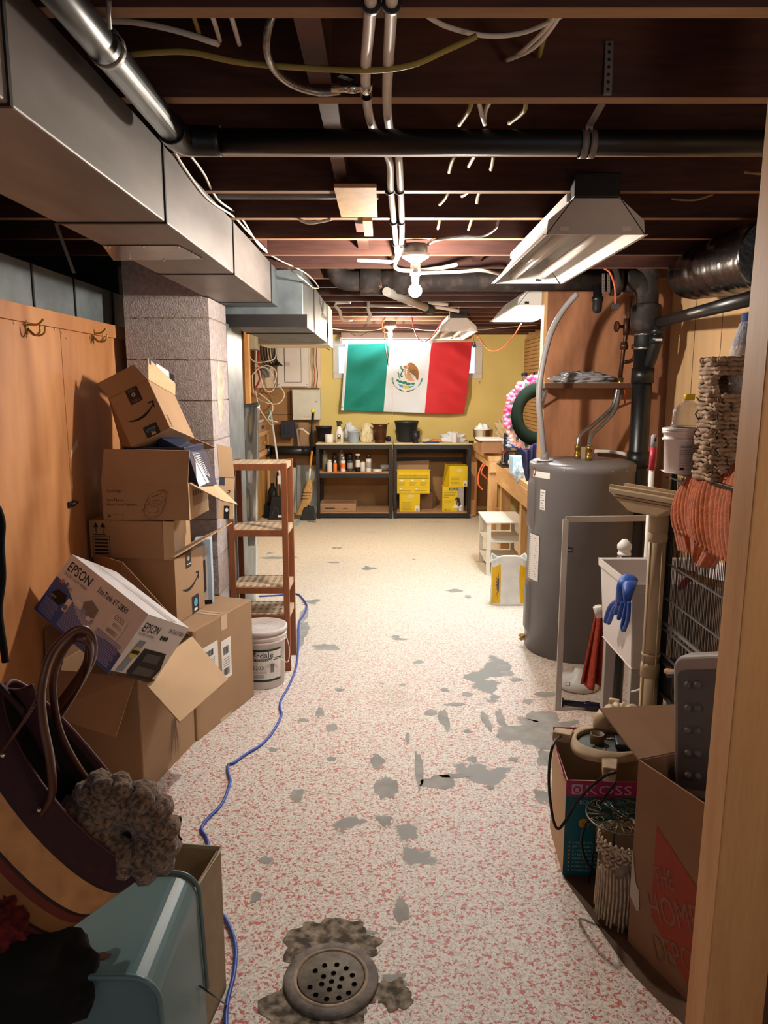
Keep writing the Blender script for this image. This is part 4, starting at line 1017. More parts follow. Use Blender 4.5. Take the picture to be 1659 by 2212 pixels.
# --- glossy dark blue box standing in the heat press carton
GBLUE = mat('glossy_blue_print', '26344E', rough=.18, var=.25, scale=6); GLOSSW = mat('glossy_white_print', 'D8DCE6', rough=.15, var=.05)
g0, g1, g2, g3 = at(409, 985, Y=3.32), at(425, 962, Y=3.42), at(472, 1057, Y=3.46), at(432, 1052, Y=3.30)
t = thing('glossy_box', 'glossy dark blue retail box with white swirl tucked in the heat press carton', 'box', (g0.x, 3.36, 1.02))
o = V((g3.x - .03, 3.285, 1.04)); 
ax = at(470, 1050, Y=3.47) - at(414, 985, Y=3.285)
oo = at(405, 975, Y=3.285); 
exg = V((-.16, .06, .07)); ezg = at(430, 1052, Y=3.29) - oo; eyg = V((.045, .165, -.01))
mb = MB(); mb.par(oo, exg, eyg, ezg, GBLUE)
fg = Frame(oo + ezg, eyg, -ezg)
for i in range(11): mb.line(fg, [(fg.w * .20, fg.h * .95 - i * .007), (fg.w * (.55 + .02 * i), fg.h * (.93 - .07 * i))], .0035, GLOSSW)
mb.shape(fg, [(0, fg.h * .25), (fg.w * .25, fg.h * .75), (fg.w * .42, fg.h * .55), (fg.w * .60, fg.h * .10), (0, 0)], GLOSSW)
mb.line(fg, [(fg.w * .45, 0), (fg.w * .15, fg.h * .99)], .003, INK, .0025)
mb.build('body', t, bevel=.002)
# --- upper tilted smile box
k_ = 1.0
o = V((-1.108, 3.25, 1.342)); ex, ey, ez = V((.172, .009, .082)), V((.016, .354, -.071)), V((-.101, .046, .208))
t = thing('cardboard_box', 'open arrow-smile carton with two black tape patches, tilted at the very stack top', 'box', o)
mb = MB(); open_carton(mb, o, ex, ey, ez, CARD, CARD_IN)
fo_ = Frame(o, ex, ez); W, H = fo_.w, fo_.h
tapepatch(mb, fo_, W * .40, H * .70, W * .30, H * .29)
smile(mb, fo_, W * .20, H * .38, W * .68)
mb.rect(fo_, W * .42, 0, W * .76, H * .22, TAPE_BK); mb.text(fo_, 'prime', W * .47, H * .12, H * .085, mat('printed_sky_blue', '5FA8D0', var=0), width=W * .22); mb.rect(fo_, W * .56, H * .02, W * .66, H * .07, CARD_LT, .002); mb.line(fo_, [(W * .5, H * .10), (W * .6, H * .085), (W * .68, H * .11)], .002, MATS['printed_sky_blue'])
fr2 = Frame(o + ex, ey, ez)
for i in range(6): mb.rect(fr2, .03 + .0 * i, H * (.05 + .045 * i), .055, H * (.075 + .045 * i), INK_BR)
mb.build('body', t, bevel=.002)
flap(t, [o + ez, o + ex + ez, at(289.5, 787.8, Y=3.33), at(210, 828.6, Y=3.32)], CARD)
def lab(mb):
    fr = Frame(at(380, 858, Y=3.62), at(378, 830, Y=3.60) - at(380, 858, Y=3.62), at(317, 820, Y=3.33) - at(380, 858, Y=3.62))
pA, pB, pC, pD = o + ex + ez, o + ex + ez + ey, at(378, 829, Y=3.66), at(319, 773, Y=3.40)
def lab(mb):
    fr = Frame(pA, pB - pA, pD - pA); w_, h_ = fr.w, fr.h
    mb.rect(fr, w_ * .02, h_ * .72, w_ * .28, h_ * .98, mat('printed_navy', '26324A', var=0), .004); mb.rect(fr, w_ * .28, h_ * .70, w_ * .76, h_ * .98, PAPER, .004); barcode(mb, fr, w_ * .36, h_ * .74, w_ * .12, h_ * .18, seed=2); barcode(mb, fr, w_ * .55, h_ * .74, w_ * .14, h_ * .18, seed=6)
    mb.rect(fr, w_ * .80, h_ * .62, w_ * .98, h_ * .96, TAPE_BK, .004); mb.rect(fr, w_ * .82, h_ * .45, w_ * .97, h_ * .62, PINK, .005)
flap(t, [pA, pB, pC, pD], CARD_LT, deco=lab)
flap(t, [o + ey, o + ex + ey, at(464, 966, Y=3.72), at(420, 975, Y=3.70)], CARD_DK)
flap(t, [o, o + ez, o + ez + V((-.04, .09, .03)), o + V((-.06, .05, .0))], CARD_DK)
# second glossy box the upper carton sits on
t = thing('glossy_box', 'slate blue retail box lying flat under the tilted topmost carton', 'box', (-1.12, 3.42, 1.16))
mb = MB()
oo = at(318, 972, Y=3.30)
mb.par(V((-1.16, 3.30, 1.185)), (.27, 0, .0), (.03, .24, 0), (0, 0, .15), GBLUE)
mb.build('body', t, bevel=.002)
# tall carton against the pier
t = thing('cardboard_box', 'tall narrow arrow-smile carton standing on end against the block pier', 'box', (-.80, 3.68, .95))
o = at(471.5, 1121, Y=3.66); oz = at(474, 1030, Y=3.70) - o; ox = at(504, 1122, Y=3.70) - o
mb = MB(); mb.par(o, ox, (-.01, .06, 0), oz * 1.0, CARD_LT)
fr = Frame(o, ox, oz)
mb.rect(fr, fr.w * .35, 0, fr.w * .72, fr.h * .32, TAPE_BK); mb.disc(fr, fr.w * .53, fr.h * .22, .008, .010, PAPER, .002); mb.rect(fr, 0, fr.h * .80, fr.w * .36, fr.h * 1.0, mat('printed_navy', '26324A', var=0)); smile(mb, fr, -fr.w * .25, fr.h * .55, fr.w * .95)
mb.build('body', t, bevel=.002)
flap(t, [o + oz, o + oz + ox, at(500, 967, Y=3.74), at(468.5, 959, Y=3.70)], CARD_LT)
# blue and white retail box
f0 = at(425, 1284, Y=3.58)
t = thing('retail_box', 'slim blue and white retail box with speaker picture between stack and pier', 'box', (f0.x, 3.58, .528))
o = V((f0.x, 3.575, .528)); mb = MB(); mb.par(o, (.075, .02, 0), (-.01, .08, 0), (0, 0, .33), mat('pale_blue_print', 'A9BED0', var=.08))
fr = Frame(o, (.075, .02, 0), (0, 0, .33))
mb.rect(fr, .0, .02, .058, .30, PAPER); mb.shape(fr, [(0, .06), (.03, .045), (.05, .07), (.05, .23), (.03, .215), (0, .225)], mat('speaker_print', '4A4C58', var=.1), .002); mb.rect(fr, 0, 0, .075, .02, INK)
mb.build('body', t, bevel=.002)

# ------------------------------------------------------------------ slatted shelf, bucket, cord
SLAT_SHADE = mat('under_slat_shade', '3E2416', rough=.7, var=.2)  # dark strips below the slat gaps; shade in the holes put into colour
t = thing('slatted_shelf', 'open wooden tower shelf with four slatted tiers standing beside the pier', 'shelf', (-.69, 4.16, 0))
sx0, sx1, sy0, sy1 = -.862, -.532, 4.02, 4.31
ztop = at(560, 1003, Y=sy0).z
lw = .032
for x in (sx0, sx1 - lw):
    for y in (sy0, sy1 - lw):
        mb = MB(); mb.box(x, x + lw, y, y + lw * .8, 0, ztop + .004, REDWOOD); mb.build('leg', t, bevel=.002)
for zt in (ztop, at(560, 1146, Y=sy0).z, at(560, 1270, Y=sy0).z, .33):
    mb = MB(); zz0 = zt - .022
    for y in (sy0 + .001, sy1 - .021): mb.box(sx0 + lw, sx1 - lw, y, y + .02, zz0 - .012, zt, REDWOOD)
    for x in (sx0 + .006, sx1 - .026): mb.box(x, x + .02, sy0 + .026, sy1 - .026, zz0 - .012, zt, SLATWOOD)
    mb.build('rail', t, bevel=.001)
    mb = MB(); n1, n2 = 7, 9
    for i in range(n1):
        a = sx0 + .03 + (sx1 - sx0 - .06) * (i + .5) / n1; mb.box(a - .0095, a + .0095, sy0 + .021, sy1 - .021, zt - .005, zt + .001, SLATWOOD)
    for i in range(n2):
        a = sy0 + .024 + (sy1 - sy0 - .048) * (i + .5) / n2; mb.box(sx0 + .026, sx1 - .026, a - .0065, a + .0065, zt - .005, zt + .0013, SLATWOOD); mb.box(sx0 + .026, sx1 - .026, a + .006, a + .0205, zt - .0125, zt - .006, SLAT_SHADE)
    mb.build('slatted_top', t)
# paint bucket
bc = V((-.665, 3.865, 0)); rb_ = .125
t = thing('paint_bucket', 'white lidded paint bucket with green-banded printed label between carton and shelf', 'bucket', bc)
PAIL = mat('bucket_plastic', 'D8CFCB', rough=.45, var=.06, scale=8); GREENB = mat('printed_dark_green', '1F3B34', var=0)
zb1 = .325
mb = MB(); mb.lathe([(.112, 0), (.116, .004), (.124, zb1 - .075), (.133, zb1 - .072), (.133, zb1 - .06), (.126, zb1 - .058), (.135, zb1 - .045), (.135, zb1 - .033), (.127, zb1 - .03), (.127, zb1 - .01)], bc, PAIL, n=40)
dr = Drum(bc, .1165, -math.pi * .98, .1245, zb1 - .075)
def drect(a, b_, c, d, m, off=.0012): mb.rect(dr, a, b_, c, d, m, off, n=14)
L0, L1 = .0, .30
drect(L0, .045, L1, .225, PAPER, .0009); drect(L0, .215, L1, .225, GREENB); drect(L0, .045, L1, .058, GREENB)
for i in range(1): pass
a_ = .060
mb.text(dr, 'Cloverdale', a_, .180, .048, INK, width=.19); drect(L0, .163, L1, .176, GREENB, .001); mb.text(dr, 'ARCHITECTURAL COATINGS', .02, .165, .012, PAPER, width=.23)
mb.text(dr, '02203', .125, .115, .03, INK, width=.075); mb.text(dr, 'CAUTION ATTENTION', .115, .094, .016, GREYINK, width=.10); mb.disc(dr, .15, .208, .016, .008, GREYINK)
barcode(mb, dr, .235, .095, .02, .05, seed=4)
for i in range(4): drect(.12, .066 + .006 * i, .20, .068 + .006 * i, GREYINK, .002)
mb.build('body', t)
mb = MB(); mb.lathe([(.133, zb1 - .022), (.138, zb1 - .02), (.138, zb1), (.130, zb1 + .003), (.122, zb1 - .006), (0, zb1 - .008)], bc, PAIL, n=40)
for k_ in range(3): mb.tube([bc + V(((.05 + .02 * k_) * math.cos(i * .2618), (.05 + .02 * k_) * math.sin(i * .2618), zb1 - .0065)) for i in range(24)], .0016, PAIL, 5, closed=True)
mb.build('lid', t)
mb = MB(); mb.tube([bc + V((.13, -.01, zb1 - .05)), bc + V((.150, -.02, zb1 - .12)), bc + V((.145, -.05, zb1 - .19)), bc + V((.10, -.095, zb1 - .15)), bc + V((.05, -.122, zb1 - .16))], .0025, WHITE_PL, 6, sub=5); mb.build('handle', t)
# blue extension cord
pts = [(640, 1283), (655, 1295), (663, 1310), (655, 1330), (646, 1345), (645, 1390), (640, 1440), (625, 1480), (608, 1510), (605, 1530), (608, 1545), (590, 1580), (565, 1608), (530, 1630), (505, 1648), (493, 1652), (493, 1670), (497, 1690), (480, 1735), (452, 1765), (438, 1783), (436, 1795), (447, 1812)]
mb = MB(); mb.tube([at(x, y, Z=.006) for x, y in [(560, 1288), (600, 1286)] + pts + [(452, 1850), (455, 1920), (468, 1960), (490, 1990), (508, 2040), (506, 2100), (490, 2170), (488, 2240)]], .0062, WIRE_B, 8, sub=6)
single('extension_cord', mb, 'blue extension cord snaking along the speckled floor past the cartons', 'cord')
# coat hooks and latch on the plywood wall
for x, y, lb in ((58, 707, 'bronze double coat hook on the plywood wall, above the plain orange panel'), (199, 724, 'bronze double coat hook on the plywood wall, closer to the block pier')):
    c = at(x, y, X=XL + .002); mb = MB()
    mb.box(XL, XL + .005, c.y - .012, c.y + .012, c.z - .025, c.z + .02, BRASS)
    for s_ in (-1, 1): mb.tube([c + V((.003, 0, -.005)), c + V((.03, s_ * .01, -.03)), c + V((.055, s_ * .02, -.02)), c + V((.06, s_ * .022, .005))], .004, BRASS, 6, sub=4)
    mb.tube([c + V((.003, 0, .01)), c + V((.04, 0, .01)), c + V((.065, 0, .03))], .004, BRASS, 6, sub=4)
    single('coat_hook', mb, lb, 'hook')
c = at(152, 1089, X=XL); mb = MB(); mb.box(XL, XL + .01, c.y - .03, c.y + .03, c.z - .012, c.z + .012, BLACK_MT); mb.tube([c + V((.01, -.02, 0)), c + V((.02, .03, .004))], .006, BLACK_MT, 6)
single('latch', mb, 'small black latch across the seam of the plywood wall', 'latch')
# drain grate
dc = at(715, 2118, Z=0)
t = thing('floor_drain', 'round cast iron floor drain with drilled grate in broken concrete', 'drain', dc)
RIMM = mat('drain_rim_iron', '5F5A55', rough=.8, var=.35, scale=22, bump=.4, col2='8A8078'); CRUST = mat('drain_paint_crust', '9C8A76', rough=.9, var=.3, scale=25, bump=.5); GRATE = mat('drain_grate_iron', '5C564E', rough=.7, var=.4, scale=28, bump=.3, col2='807666')
mb = MB(); mb.lathe([(.128, 0), (.130, .006), (.126, .012), (.103, .013), (.098, .012)], dc, RIMM, n=48, close=False); mb.lathe([(.103, .0132), (.100, .015), (.094, .014), (.092, .006)], dc, CRUST, n=48, close=False)
mb.lathe([(.095, .003), (0, .003)], dc, HOLE, n=32, close=False)
mb.build('rim', t)
mb = MB(); mb.lathe([(.0905, .004), (.0905, .013), (.089, .0145), (0, .0145)], dc, GRATE, n=48, close=False)
holes = [(620, 800), (668, 652), (752, 604), (862, 598), (946, 630), (1000, 692), (1018, 772), (968, 850), (880, 896), (770, 906), (673, 868), (742, 703), (832, 674), (906, 722), (815, 748), (725, 772), (887, 795), (795, 820)]
for x, y in holes:
    c = at(520 + x * .2411, 1940 + y * .2411, Z=.0146); mb.add([c + V((.0072 * math.cos(i * math.pi / 8), .0072 * math.sin(i * math.pi / 8), .0012)) for i in range(16)], [tuple(range(16))], HOLE)
mb.build('grate', t)
# ------------------------------------------------------------------ back wall: panels, flag
def pbox(mb, x0, y0, x1, y1, Y, depth, m):
    """Box whose front lies at distance Y and spans the given picture rectangle."""
    a, b_ = at(x0, y0, Y=Y), at(x1, y1, Y=Y); mb.box(min(a.x, b_.x), max(a.x, b_.x), Y, Y + depth, min(a.z, b_.z), max(a.z, b_.z), m); return a, b_
BOARDP = mat('pale_mounting_board', 'D9C8AE', rough=.7, var=.06)
mb = MB(); pbox(mb, 548, 718, 693, 838, 9.60, .035, BOARDP); single('mounting_board', mb, 'pale wooden board on the back wall behind the breaker panel', 'board')
t = thing('breaker_panel', 'white electrical breaker panel with narrow door on the back wall', 'panel', at(631, 836, Y=9.5))
mb = MB(); a, b_ = pbox(mb, 597, 733, 667, 835, 9.50, .10, WHITE_MT); mb.build('box', t, bevel=.004)
mb = MB(); c, d = pbox(mb, 614, 748, 650, 825, 9.485, .015, WHITE_MT); mb.build('door', t, bevel=.003); mb = MB(); pbox(mb, 612.6, 746.6, 651.4, 826.4, 9.497, .004, GREYINK); mb.build('door_gap', t)
mb = MB(); pbox(mb, 615, 782, 626, 791, 9.478, .012, mat('grey_latch', 'B8B4AE', var=0)); mb.build('latch', t, bevel=.001)
for x, y in ((600, 737), (664, 737), (602, 831), (663, 831)):
    mb = MB(); mb.ball(at(x, y, Y=9.498), .006, INK, 8, 5); mb.build('screw', t)
t = thing('wall_cabinet', 'small grey-white metal cabinet with keyhole under the breaker panel', 'cabinet', at(660, 907, Y=9.5))
mb = MB(); pbox(mb, 631, 842, 692, 907, 9.48, .16, mat('grey_white_paint', 'C9CCC0', rough=.5, var=.05)); mb.build('box', t, bevel=.004)
mb = MB(); c = at(683, 868, Y=9.478); mb.tube([c, c + V((0, -.012, 0))], .010, STEEL, 10); mb.build('lock', t)
mb = MB(); a = at(655, 900, Y=9.479); mb.box(a.x, a.x + .10, 9.478, 9.48, a.z - .012, a.z + .01, mat('faded_print', 'CBB6A6', var=.1)); mb.build('sticker', t); mb = MB(); a = at(649, 844, Y=9.479); mb.box(a.x, a.x + .24, 9.478, 9.48, a.z - .006, a.z + .002, GREYINK); mb.build('sticker', t)
mb = MB(); pbox(mb, 606, 909, 636, 946, 9.44, .05, mat('dark_slate_plastic', '1E2430', rough=.5, var=.05)); pbox(mb, 613, 918, 629, 936, 9.435, .006, MATS['dark_slate_plastic']); single('wall_box', mb, 'flat dark slate plastic box hung on the brown board below the panel', 'box', bevel=.004)
# cables beside the panel
CB = mat('black_cable', '14120F', rough=.5, var=0)
for i in range(6):
    x = 566 + i * 6
    cable(['thick black cable looping beside the breaker panel, first of the bundle', 'thick black cable in the bundle, second from the junction pipe', 'thick black cable in the middle of the bundle by the panel', 'thick black cable bending under the panel edge', 'thick black cable next to the panel edge', 'thick black cable touching the panel edge'][i],
          [at(x, 715, Y=9.5 - .02 * i), at(x - 3, 745, Y=9.5 - .02 * i), at(x, 775, Y=9.5 - .02 * i), at(x + 8 + i, 790, Y=9.5 - .02 * i), at(min(597, x + 18), 786 - i, Y=9.5 - .02 * i)], .010, CB)
cable('red cable dropping behind the black bundle by the panel', [at(556, 735, Y=9.5), at(559, 760, Y=9.5), at(558, 800, Y=9.48), at(561, 820, Y=9.45), at(550, 842, Y=9.45)], .012, WIRE_R)
WL = [[(553, 740), (556, 790), (575, 795), (590, 812), (596, 830), (585, 846), (570, 838), (560, 800)], [(541, 815), (560, 795), (580, 790), (597, 805), (590, 835)], [(545, 810), (549, 850), (570, 868), (600, 872), (614, 855), (607, 838), (595, 836)], [(552, 845), (560, 880), (575, 905), (586, 918)], [(580, 730), (595, 750), (592, 775), (560, 783), (545, 778), (537, 765)], [(560, 850), (585, 870), (589, 885), (580, 905), (600, 912)], [(569, 722), (575, 728), (582, 725), (582, 718)]]
for i, w in enumerate(WL):
    cable(['white cable tangle loop hanging over the grey junction box', 'white cable arc crossing the tangle by the panel', 'big white cable loop under the breaker panel', 'white cable trailing down to the wood bench', 'white cable curving up beside the black bundle', 'white cable wriggling down to the slate box', 'short white cable loop under the duct end'][i], [at(x, y, Y=9.35 - .03 * i) for x, y in w], .007)
mb = MB(); pbox(mb, 565, 795, 581, 815, 9.52, .07, mat('grey_box_plastic', '7A7C7C', var=.05)); single('junction_box', mb, 'grey junction box behind the white cable tangle', 'box', bevel=.004)
mb = MB(); pbox(mb, 530, 706, 552, 754, 8.6, .3, mat('weathered_beam', 'A09A84', var=.15, scale=10)); single('timber_end', mb, 'weathered grey timber end under the duct beside the cables', 'timber')
mb = MB(); mb.tube([at(557, 722, Y=8.9), at(557, 722, Y=9.6)], .055, GALV, 18); single('vent_pipe', mb, 'round grey metal vent pipe end above the red cable', 'pipe')
for i, (x, m) in enumerate(((677, WIRE_R), (680, WIRE_W), (683, COPPER_OLD), (674, WIRE_Y))):
    cable(['red wire strand hanging beside the panel', 'pale wire strand hanging beside the panel', 'brown wire strand hanging beside the panel', 'yellow cable dropping beside the panel edge'][i], [at(x + 2, 738, Y=9.55), at(x, 780, Y=9.55), at(x + 3, 810, Y=9.55), at(x, 838, Y=9.55)], .005, m)
mb = MB()
for k in range(10): mb.tube([at(592 + 8 * math.cos(i * .9 + k), 850 + 3 * math.sin(i * .9 + k), Y=9.635) for i in range(6)][:2], .004, STEEL, 5)
single('nail_hook', mb, 'small grey metal hook on the brown board beneath the panel', 'hook')
# flag
FG, FW, FR = mat('green_flag_cloth', '0A8578', rough=.75, var=.05), mat('white_flag_cloth', 'DDE6EE', rough=.75, var=.02), mat('red_flag_cloth', 'CC2A33', rough=.75, var=.05)
for m_ in (FG, FW, FR): m_.node_tree.nodes['Principled BSDF'].inputs['Sheen Weight'].default_value = .2
YG = 9.50
c00, c10, c11, c01 = at(737, 886, Y=YG), at(1003, 893, Y=YG), at(1021, 738, Y=YG - .02), at(746, 744, Y=YG)
def flagP(u, v, off=0.0):
    p = c00.lerp(c10, u).lerp(c01.lerp(c11, u), v)
    d = .040 * math.sin(u * 9 + (1 - v) * 4.5) * (1 - v) + .02 * math.sin((u * .8 + v) * 12) * (1 - v) ** .5 * .6 + .012 * noise.noise(V((u * 5, v * 4, 1))) + .036 * math.sin((u - v * .9) * 15) * max(0, 1 - abs(u - .15) * 3) + .040 * math.sin((u + v * 1.1) * 13) * max(0, 1 - abs(u - .88) * 3.2)
    for a, fx in ((.5, 1),): d += -.004 * math.exp(-((v - .62) / .006) ** 2) - .004 * math.exp(-((v - .3) / .006) ** 2)
    p.y += d - off; p.z -= .006 * math.sin(u * math.pi) * (1 - v); return p
t = thing('flag', 'green, white and red tricolour flag with eagle emblem hung on the yellow wall', 'flag', c00)
mb = MB(); mb.grid(flagP, 96, 60, FG, lambda u, v: FW if u < .022 else FG if u < .345 else FW if u < .675 else FR)
mb.build('cloth', t)
class FlagFrame:
    def __init__(s, cu, cv, w, h): s.cu, s.cv, s.fw, s.fh = cu, cv, w, h
    def __call__(s, a, b, off=.002): return flagP(s.cu + a / s.fw, s.cv + b / s.fh, off + .003)
FWm, FHm = (c10 - c00).length, (c01 - c00).length
ff = FlagFrame(.512, .50, FWm, FHm)
EB, EB2, ED, EG, EY, EBL = mat('emblem_brown', '9A6A3C', var=.1, scale=40), mat('emblem_tan', 'C79E74', var=0), mat('emblem_dark', '4A2F1C', var=0), mat('emblem_green', '2C7A6A', var=0), mat('emblem_yellow', 'D6C65A', var=0), mat('emblem_blue', '4FA0D0', var=0)
s_ = .0060  # metres per picture pixel at the wall
def E(pts, m, off=.002): mb.shape(ff, [((x - 862) * s_, (808 - y) * s_) for x, y in pts], m, off)
mb = MB()
def Q(x, y): return 730 + x * .1929, 720 + y * .1929
def EQ(pts, m, off=.002): mb.shape(ff, [((Q(x, y)[0] - 877) * s_, (808 - Q(x, y)[1]) * s_) for x, y in pts], m, off)
EQ([(752, 310), (790, 300), (830, 320), (865, 360), (885, 410), (882, 480), (862, 470), (850, 440), (820, 420), (800, 405), (770, 400), (755, 360)], EB, .002)
EQ([(720, 345), (745, 325), (770, 345), (775, 395), (800, 420), (830, 470), (850, 490), (800, 488), (775, 480), (745, 460), (728, 420)], EB2, .003)
for k in range(7): mb.line(ff, [((Q(775 + 14 * k, 345 + 6 * k)[0] - 877) * s_, (808 - Q(775 + 14 * k, 345 + 6 * k)[1]) * s_), ((Q(800 + 12 * k, 420 + 9 * k)[0] - 877) * s_, (808 - Q(800 + 12 * k, 420 + 9 * k)[1]) * s_)], .004, ED, .004)
for k in range(5): mb.line(ff, [((Q(735 + 10 * k, 360 + 22 * k)[0] - 877) * s_, (808 - Q(735 + 10 * k, 360 + 22 * k)[1]) * s_), ((Q(765 + 10 * k, 350 + 24 * k)[0] - 877) * s_, (808 - Q(765 + 10 * k, 350 + 24 * k)[1]) * s_)], .004, ED, .004)
EQ([(705, 345), (722, 332), (742, 330), (740, 352), (718, 352)], EB, .004); EQ([(700, 348), (712, 340), (716, 352)], EY, .005)
sn = [(690, 335), (678, 350), (690, 365), (712, 372), (700, 395), (688, 415), (690, 435), (705, 445)]
mb.line(ff, [((Q(x, y)[0] - 877) * s_, (808 - Q(x, y)[1]) * s_) for x, y in sn], .014, EG, .004)
mb.line(ff, [((Q(x, y)[0] - 877) * s_, (808 - Q(x, y)[1]) * s_) for x, y in [(650, 400), (668, 412), (668, 440), (685, 462)]], .010, EG, .004)
for x, y, a, b_ in ((660, 482, 15, 12), (690, 495, 22, 13), (735, 505, 30, 14), (780, 518, 26, 15), (830, 515, 20, 11), (700, 440, 12, 10)):
    mb.disc(ff, (Q(x, y)[0] - 877) * s_, (808 - Q(x, y)[1]) * s_, a * .1929 * s_, b_ * .1929 * s_, EG, .003)
EQ([(665, 518), (720, 528), (725, 558), (690, 545)], EBL, .003); EQ([(725, 530), (788, 538), (786, 566), (728, 562)], EY, .003); EQ([(788, 540), (850, 536), (808, 556), (790, 564)], EBL, .003)
for k in range(22):
    th_ = math.pi * (1.03 + .94 * k / 21); cx_, cy_ = 762 + 160 * math.cos(th_), 455 - 138 * math.sin(th_)
    if 9 < k < 12: mb.disc(ff, (Q(cx_, cy_)[0] - 877) * s_, (808 - Q(cx_, cy_)[1]) * s_, .010, .010, FR if k % 2 else FW, .004); continue
    r_ = (10 if k % 2 else 17) * .1929 * s_
    mb.shape(ff, [((Q(cx_, cy_)[0] - 877) * s_ + r_ * 1.3 * math.cos(i * .785) * math.cos(-th_ + 1.57) - r_ * .6 * math.sin(i * .785) * math.sin(-th_ + 1.57), (808 - Q(cx_, cy_)[1]) * s_ + r_ * 1.3 * math.cos(i * .785) * math.sin(-th_ + 1.57) * -1 + r_ * .6 * math.sin(i * .785) * math.cos(-th_ + 1.57)) for i in range(8)], EG, .003)
mb.build('emblem', t)
mb = MB(); mb.disc(FlagFrame(.008, .05, FWm, FHm), 0, 0, .010, .010, BRASS, .003); mb.build('grommet', t)
mb = MB(); mb.tube([at(705, 742, Y=9.63), at(706, 752, Y=9.60), at(712, 756, Y=9.6)], .004, BLACK_MT, 6); single('window_hook', mb, 'small dark hook on the wall beside the window frame and duct', 'hook')
mb = MB(); c = at(1036, 828, Y=9.645); mb.tube([c, c + V((0, -.03, .01)), c + V((0, -.03, .03))], .003, BLACK_MT, 5); single('wall_hook', mb, 'tiny dark wall hook under the window corner', 'hook')

# ------------------------------------------------------------------ metal racks and what they hold
def rack(x0, x1, y0, y1, h, shelves, label, rails):
    t = thing('metal_rack', label, 'rack', ((x0 + x1) / 2, (y0 + y1) / 2, 0), 'low black racks under the flag')
    w = .04
    for x in (x0, x1 - w):
        for y in (y0, y1 - .03):
            mb = MB(); mb.box(x, x + w, y, y + .03, 0, h - .018, BLACK_MT); mb.build('post', t, bevel=.002)
    for z in shelves:
        mb = MB()
        mb.box(x0 + w, x1 - w, y0 + .003, y0 + .012, z - .065, z - .012, BLACK_MT); mb.box(x0 + w, x1 - w, y1 - .012, y1 - .003, z - .065, z - .012, BLACK_MT)
        for x in (x0 + .004, x1 - .012): mb.box(x, x + .008, y0 + .03, y1 - .03, z - .065, z - .012, BLACK_MT)
        mb.build('beam', t, bevel=.002)
        e_ = .0 if z > h - .05 else w * .6
        mb = MB(); mb.box(x0 + e_ * .5, x1 - e_ * .5, y0 + (.014 if e_ else -.003), y1 - .014, z - .012, z, TOPB if z > h - .05 else SHB); mb.build('shelf_board', t)
    for z in rails:
        mb = MB(); mb.box(x0 + w, x1 - w, y1 - .03, y1 - .018, z - .045, z, BLACK_MT); mb.build('back_rail', t, bevel=.002)
    return t
TOPB = mat('pale_fibreboard', 'CDBE98', rough=.7, var=.06, scale=10); SHB = mat('brown_fibreboard_shelf', 'B08A66', rough=.75, var=.08, scale=12)
RY = 9.0; RH = at(760, 958, Y=RY).z
rx0, rx1, rx2, rx3 = at(683, 1000, Y=RY).x, at(848, 1000, Y=RY).x, at(850, 1000, Y=RY).x, at(1018, 1000, Y=RY).x
zmid = at(760, 1021, Y=RY).z; zlow = at(760, 1107, Y=RY).z
rack(rx0, rx1 - .006, RY, 9.58, RH, (RH, zmid, zlow), 'black metal rack with a middle shelf of spray cans', ())
rack(rx2, rx3, RY, 9.58, RH, (RH, zlow), 'black metal rack with yellow cartons on its bottom board', (RH - .12, RH - .22))
def L(label, name, cat, prof, px_, py_, Y, m, mats=None, n=24, group=None, extra=None, z=None):
    """Turned item standing at picture x, on height z."""
    c = at(px_, py_, Y=Y); c = V((c.x, Y, z))
    mb = MB(); mb.lathe(prof, c, m, mats=mats, n=n)
    if extra: extra(mb, c)
    return single(name, mb, label, cat, group)
BLKPOT = mat('black_pot_plastic', '1B1D20', rough=.45, var=.08)
def pot(r0, r1, h, lip=.02): return [(r0, 0), (r0 * 1.02, .01), (r1 * .96, h - lip), (r1, h - lip), (r1 * 1.02, h - .004), (r1 * .98, h), (r1 * .92, h - .01), (r0 * .9, .02), (0, .02)]
K = 175.  # picture pixels per metre here
L('black plant pot on the rack top behind the white roll', 'plant_pot', 'pot', pot(.082, .105, .19), 700, 950, 9.38, BLKPOT, z=RH)
L('largest dark plant pot on the rack top under the flag emblem', 'plant_pot', 'pot', pot(.11, .15, .26, .03), 878, 950, 9.30, mat('dark_green_pot', '23282A', rough=.45, var=.1), z=RH)
L('white tape-like roll standing on the rack top beside the spray bottle', 'paper_roll', 'roll', [(.045, 0), (.052, .006), (.052, .10), (.045, .105), (.02, .105), (.02, .02), (0, .02)], 711, 950, 9.14, PAPER, z=RH)
# spray bottle
c = V((at(733, 950, Y=9.12).x, 9.12, RH)); t = thing('spray_bottle', 'white spray bottle with black trigger and round yellow label on the rack', 'bottle', c)
mb = MB(); mb.lathe([(.045, 0), (.05, .006), (.05, .11), (.04, .15), (.022, .19), (.016, .205)], c, WHITE_PL); dr = Drum(c, .0502, -math.pi / 2 - .5); mb.rect(dr, .0, .015, .05, .065, mat('label_yellow', 'B89A3C', var=0), n=5); mb.disc(dr, .025, .085, .022, .028, INK, .002); mb.disc(dr, .025, .09, .012, .014, PAPER, .003); mb.rect(dr, .005, .05, .045, .058, INK, .002, n=4); mb.build('body', t)
mb = MB(); z = c.z + .2; mb.lathe([(.019, 0), (.019, .03)], (c.x, c.y, z), BLACK_PL, n=14); mb.prism([V((c.x - .028, c.y - .014, z + .03)), V((c.x + .045, c.y - .014, z + .035)), V((c.x + .03, c.y - .014, z + .06)), V((c.x - .035, c.y - .014, z + .065))], (0, .028, 0), BLACK_PL); mb.tube([(c.x - .02, c.y, z + .035), (c.x - .03, c.y, z - .0)], .005, BLACK_PL, 6); mb.build('trigger', t, bevel=.003)
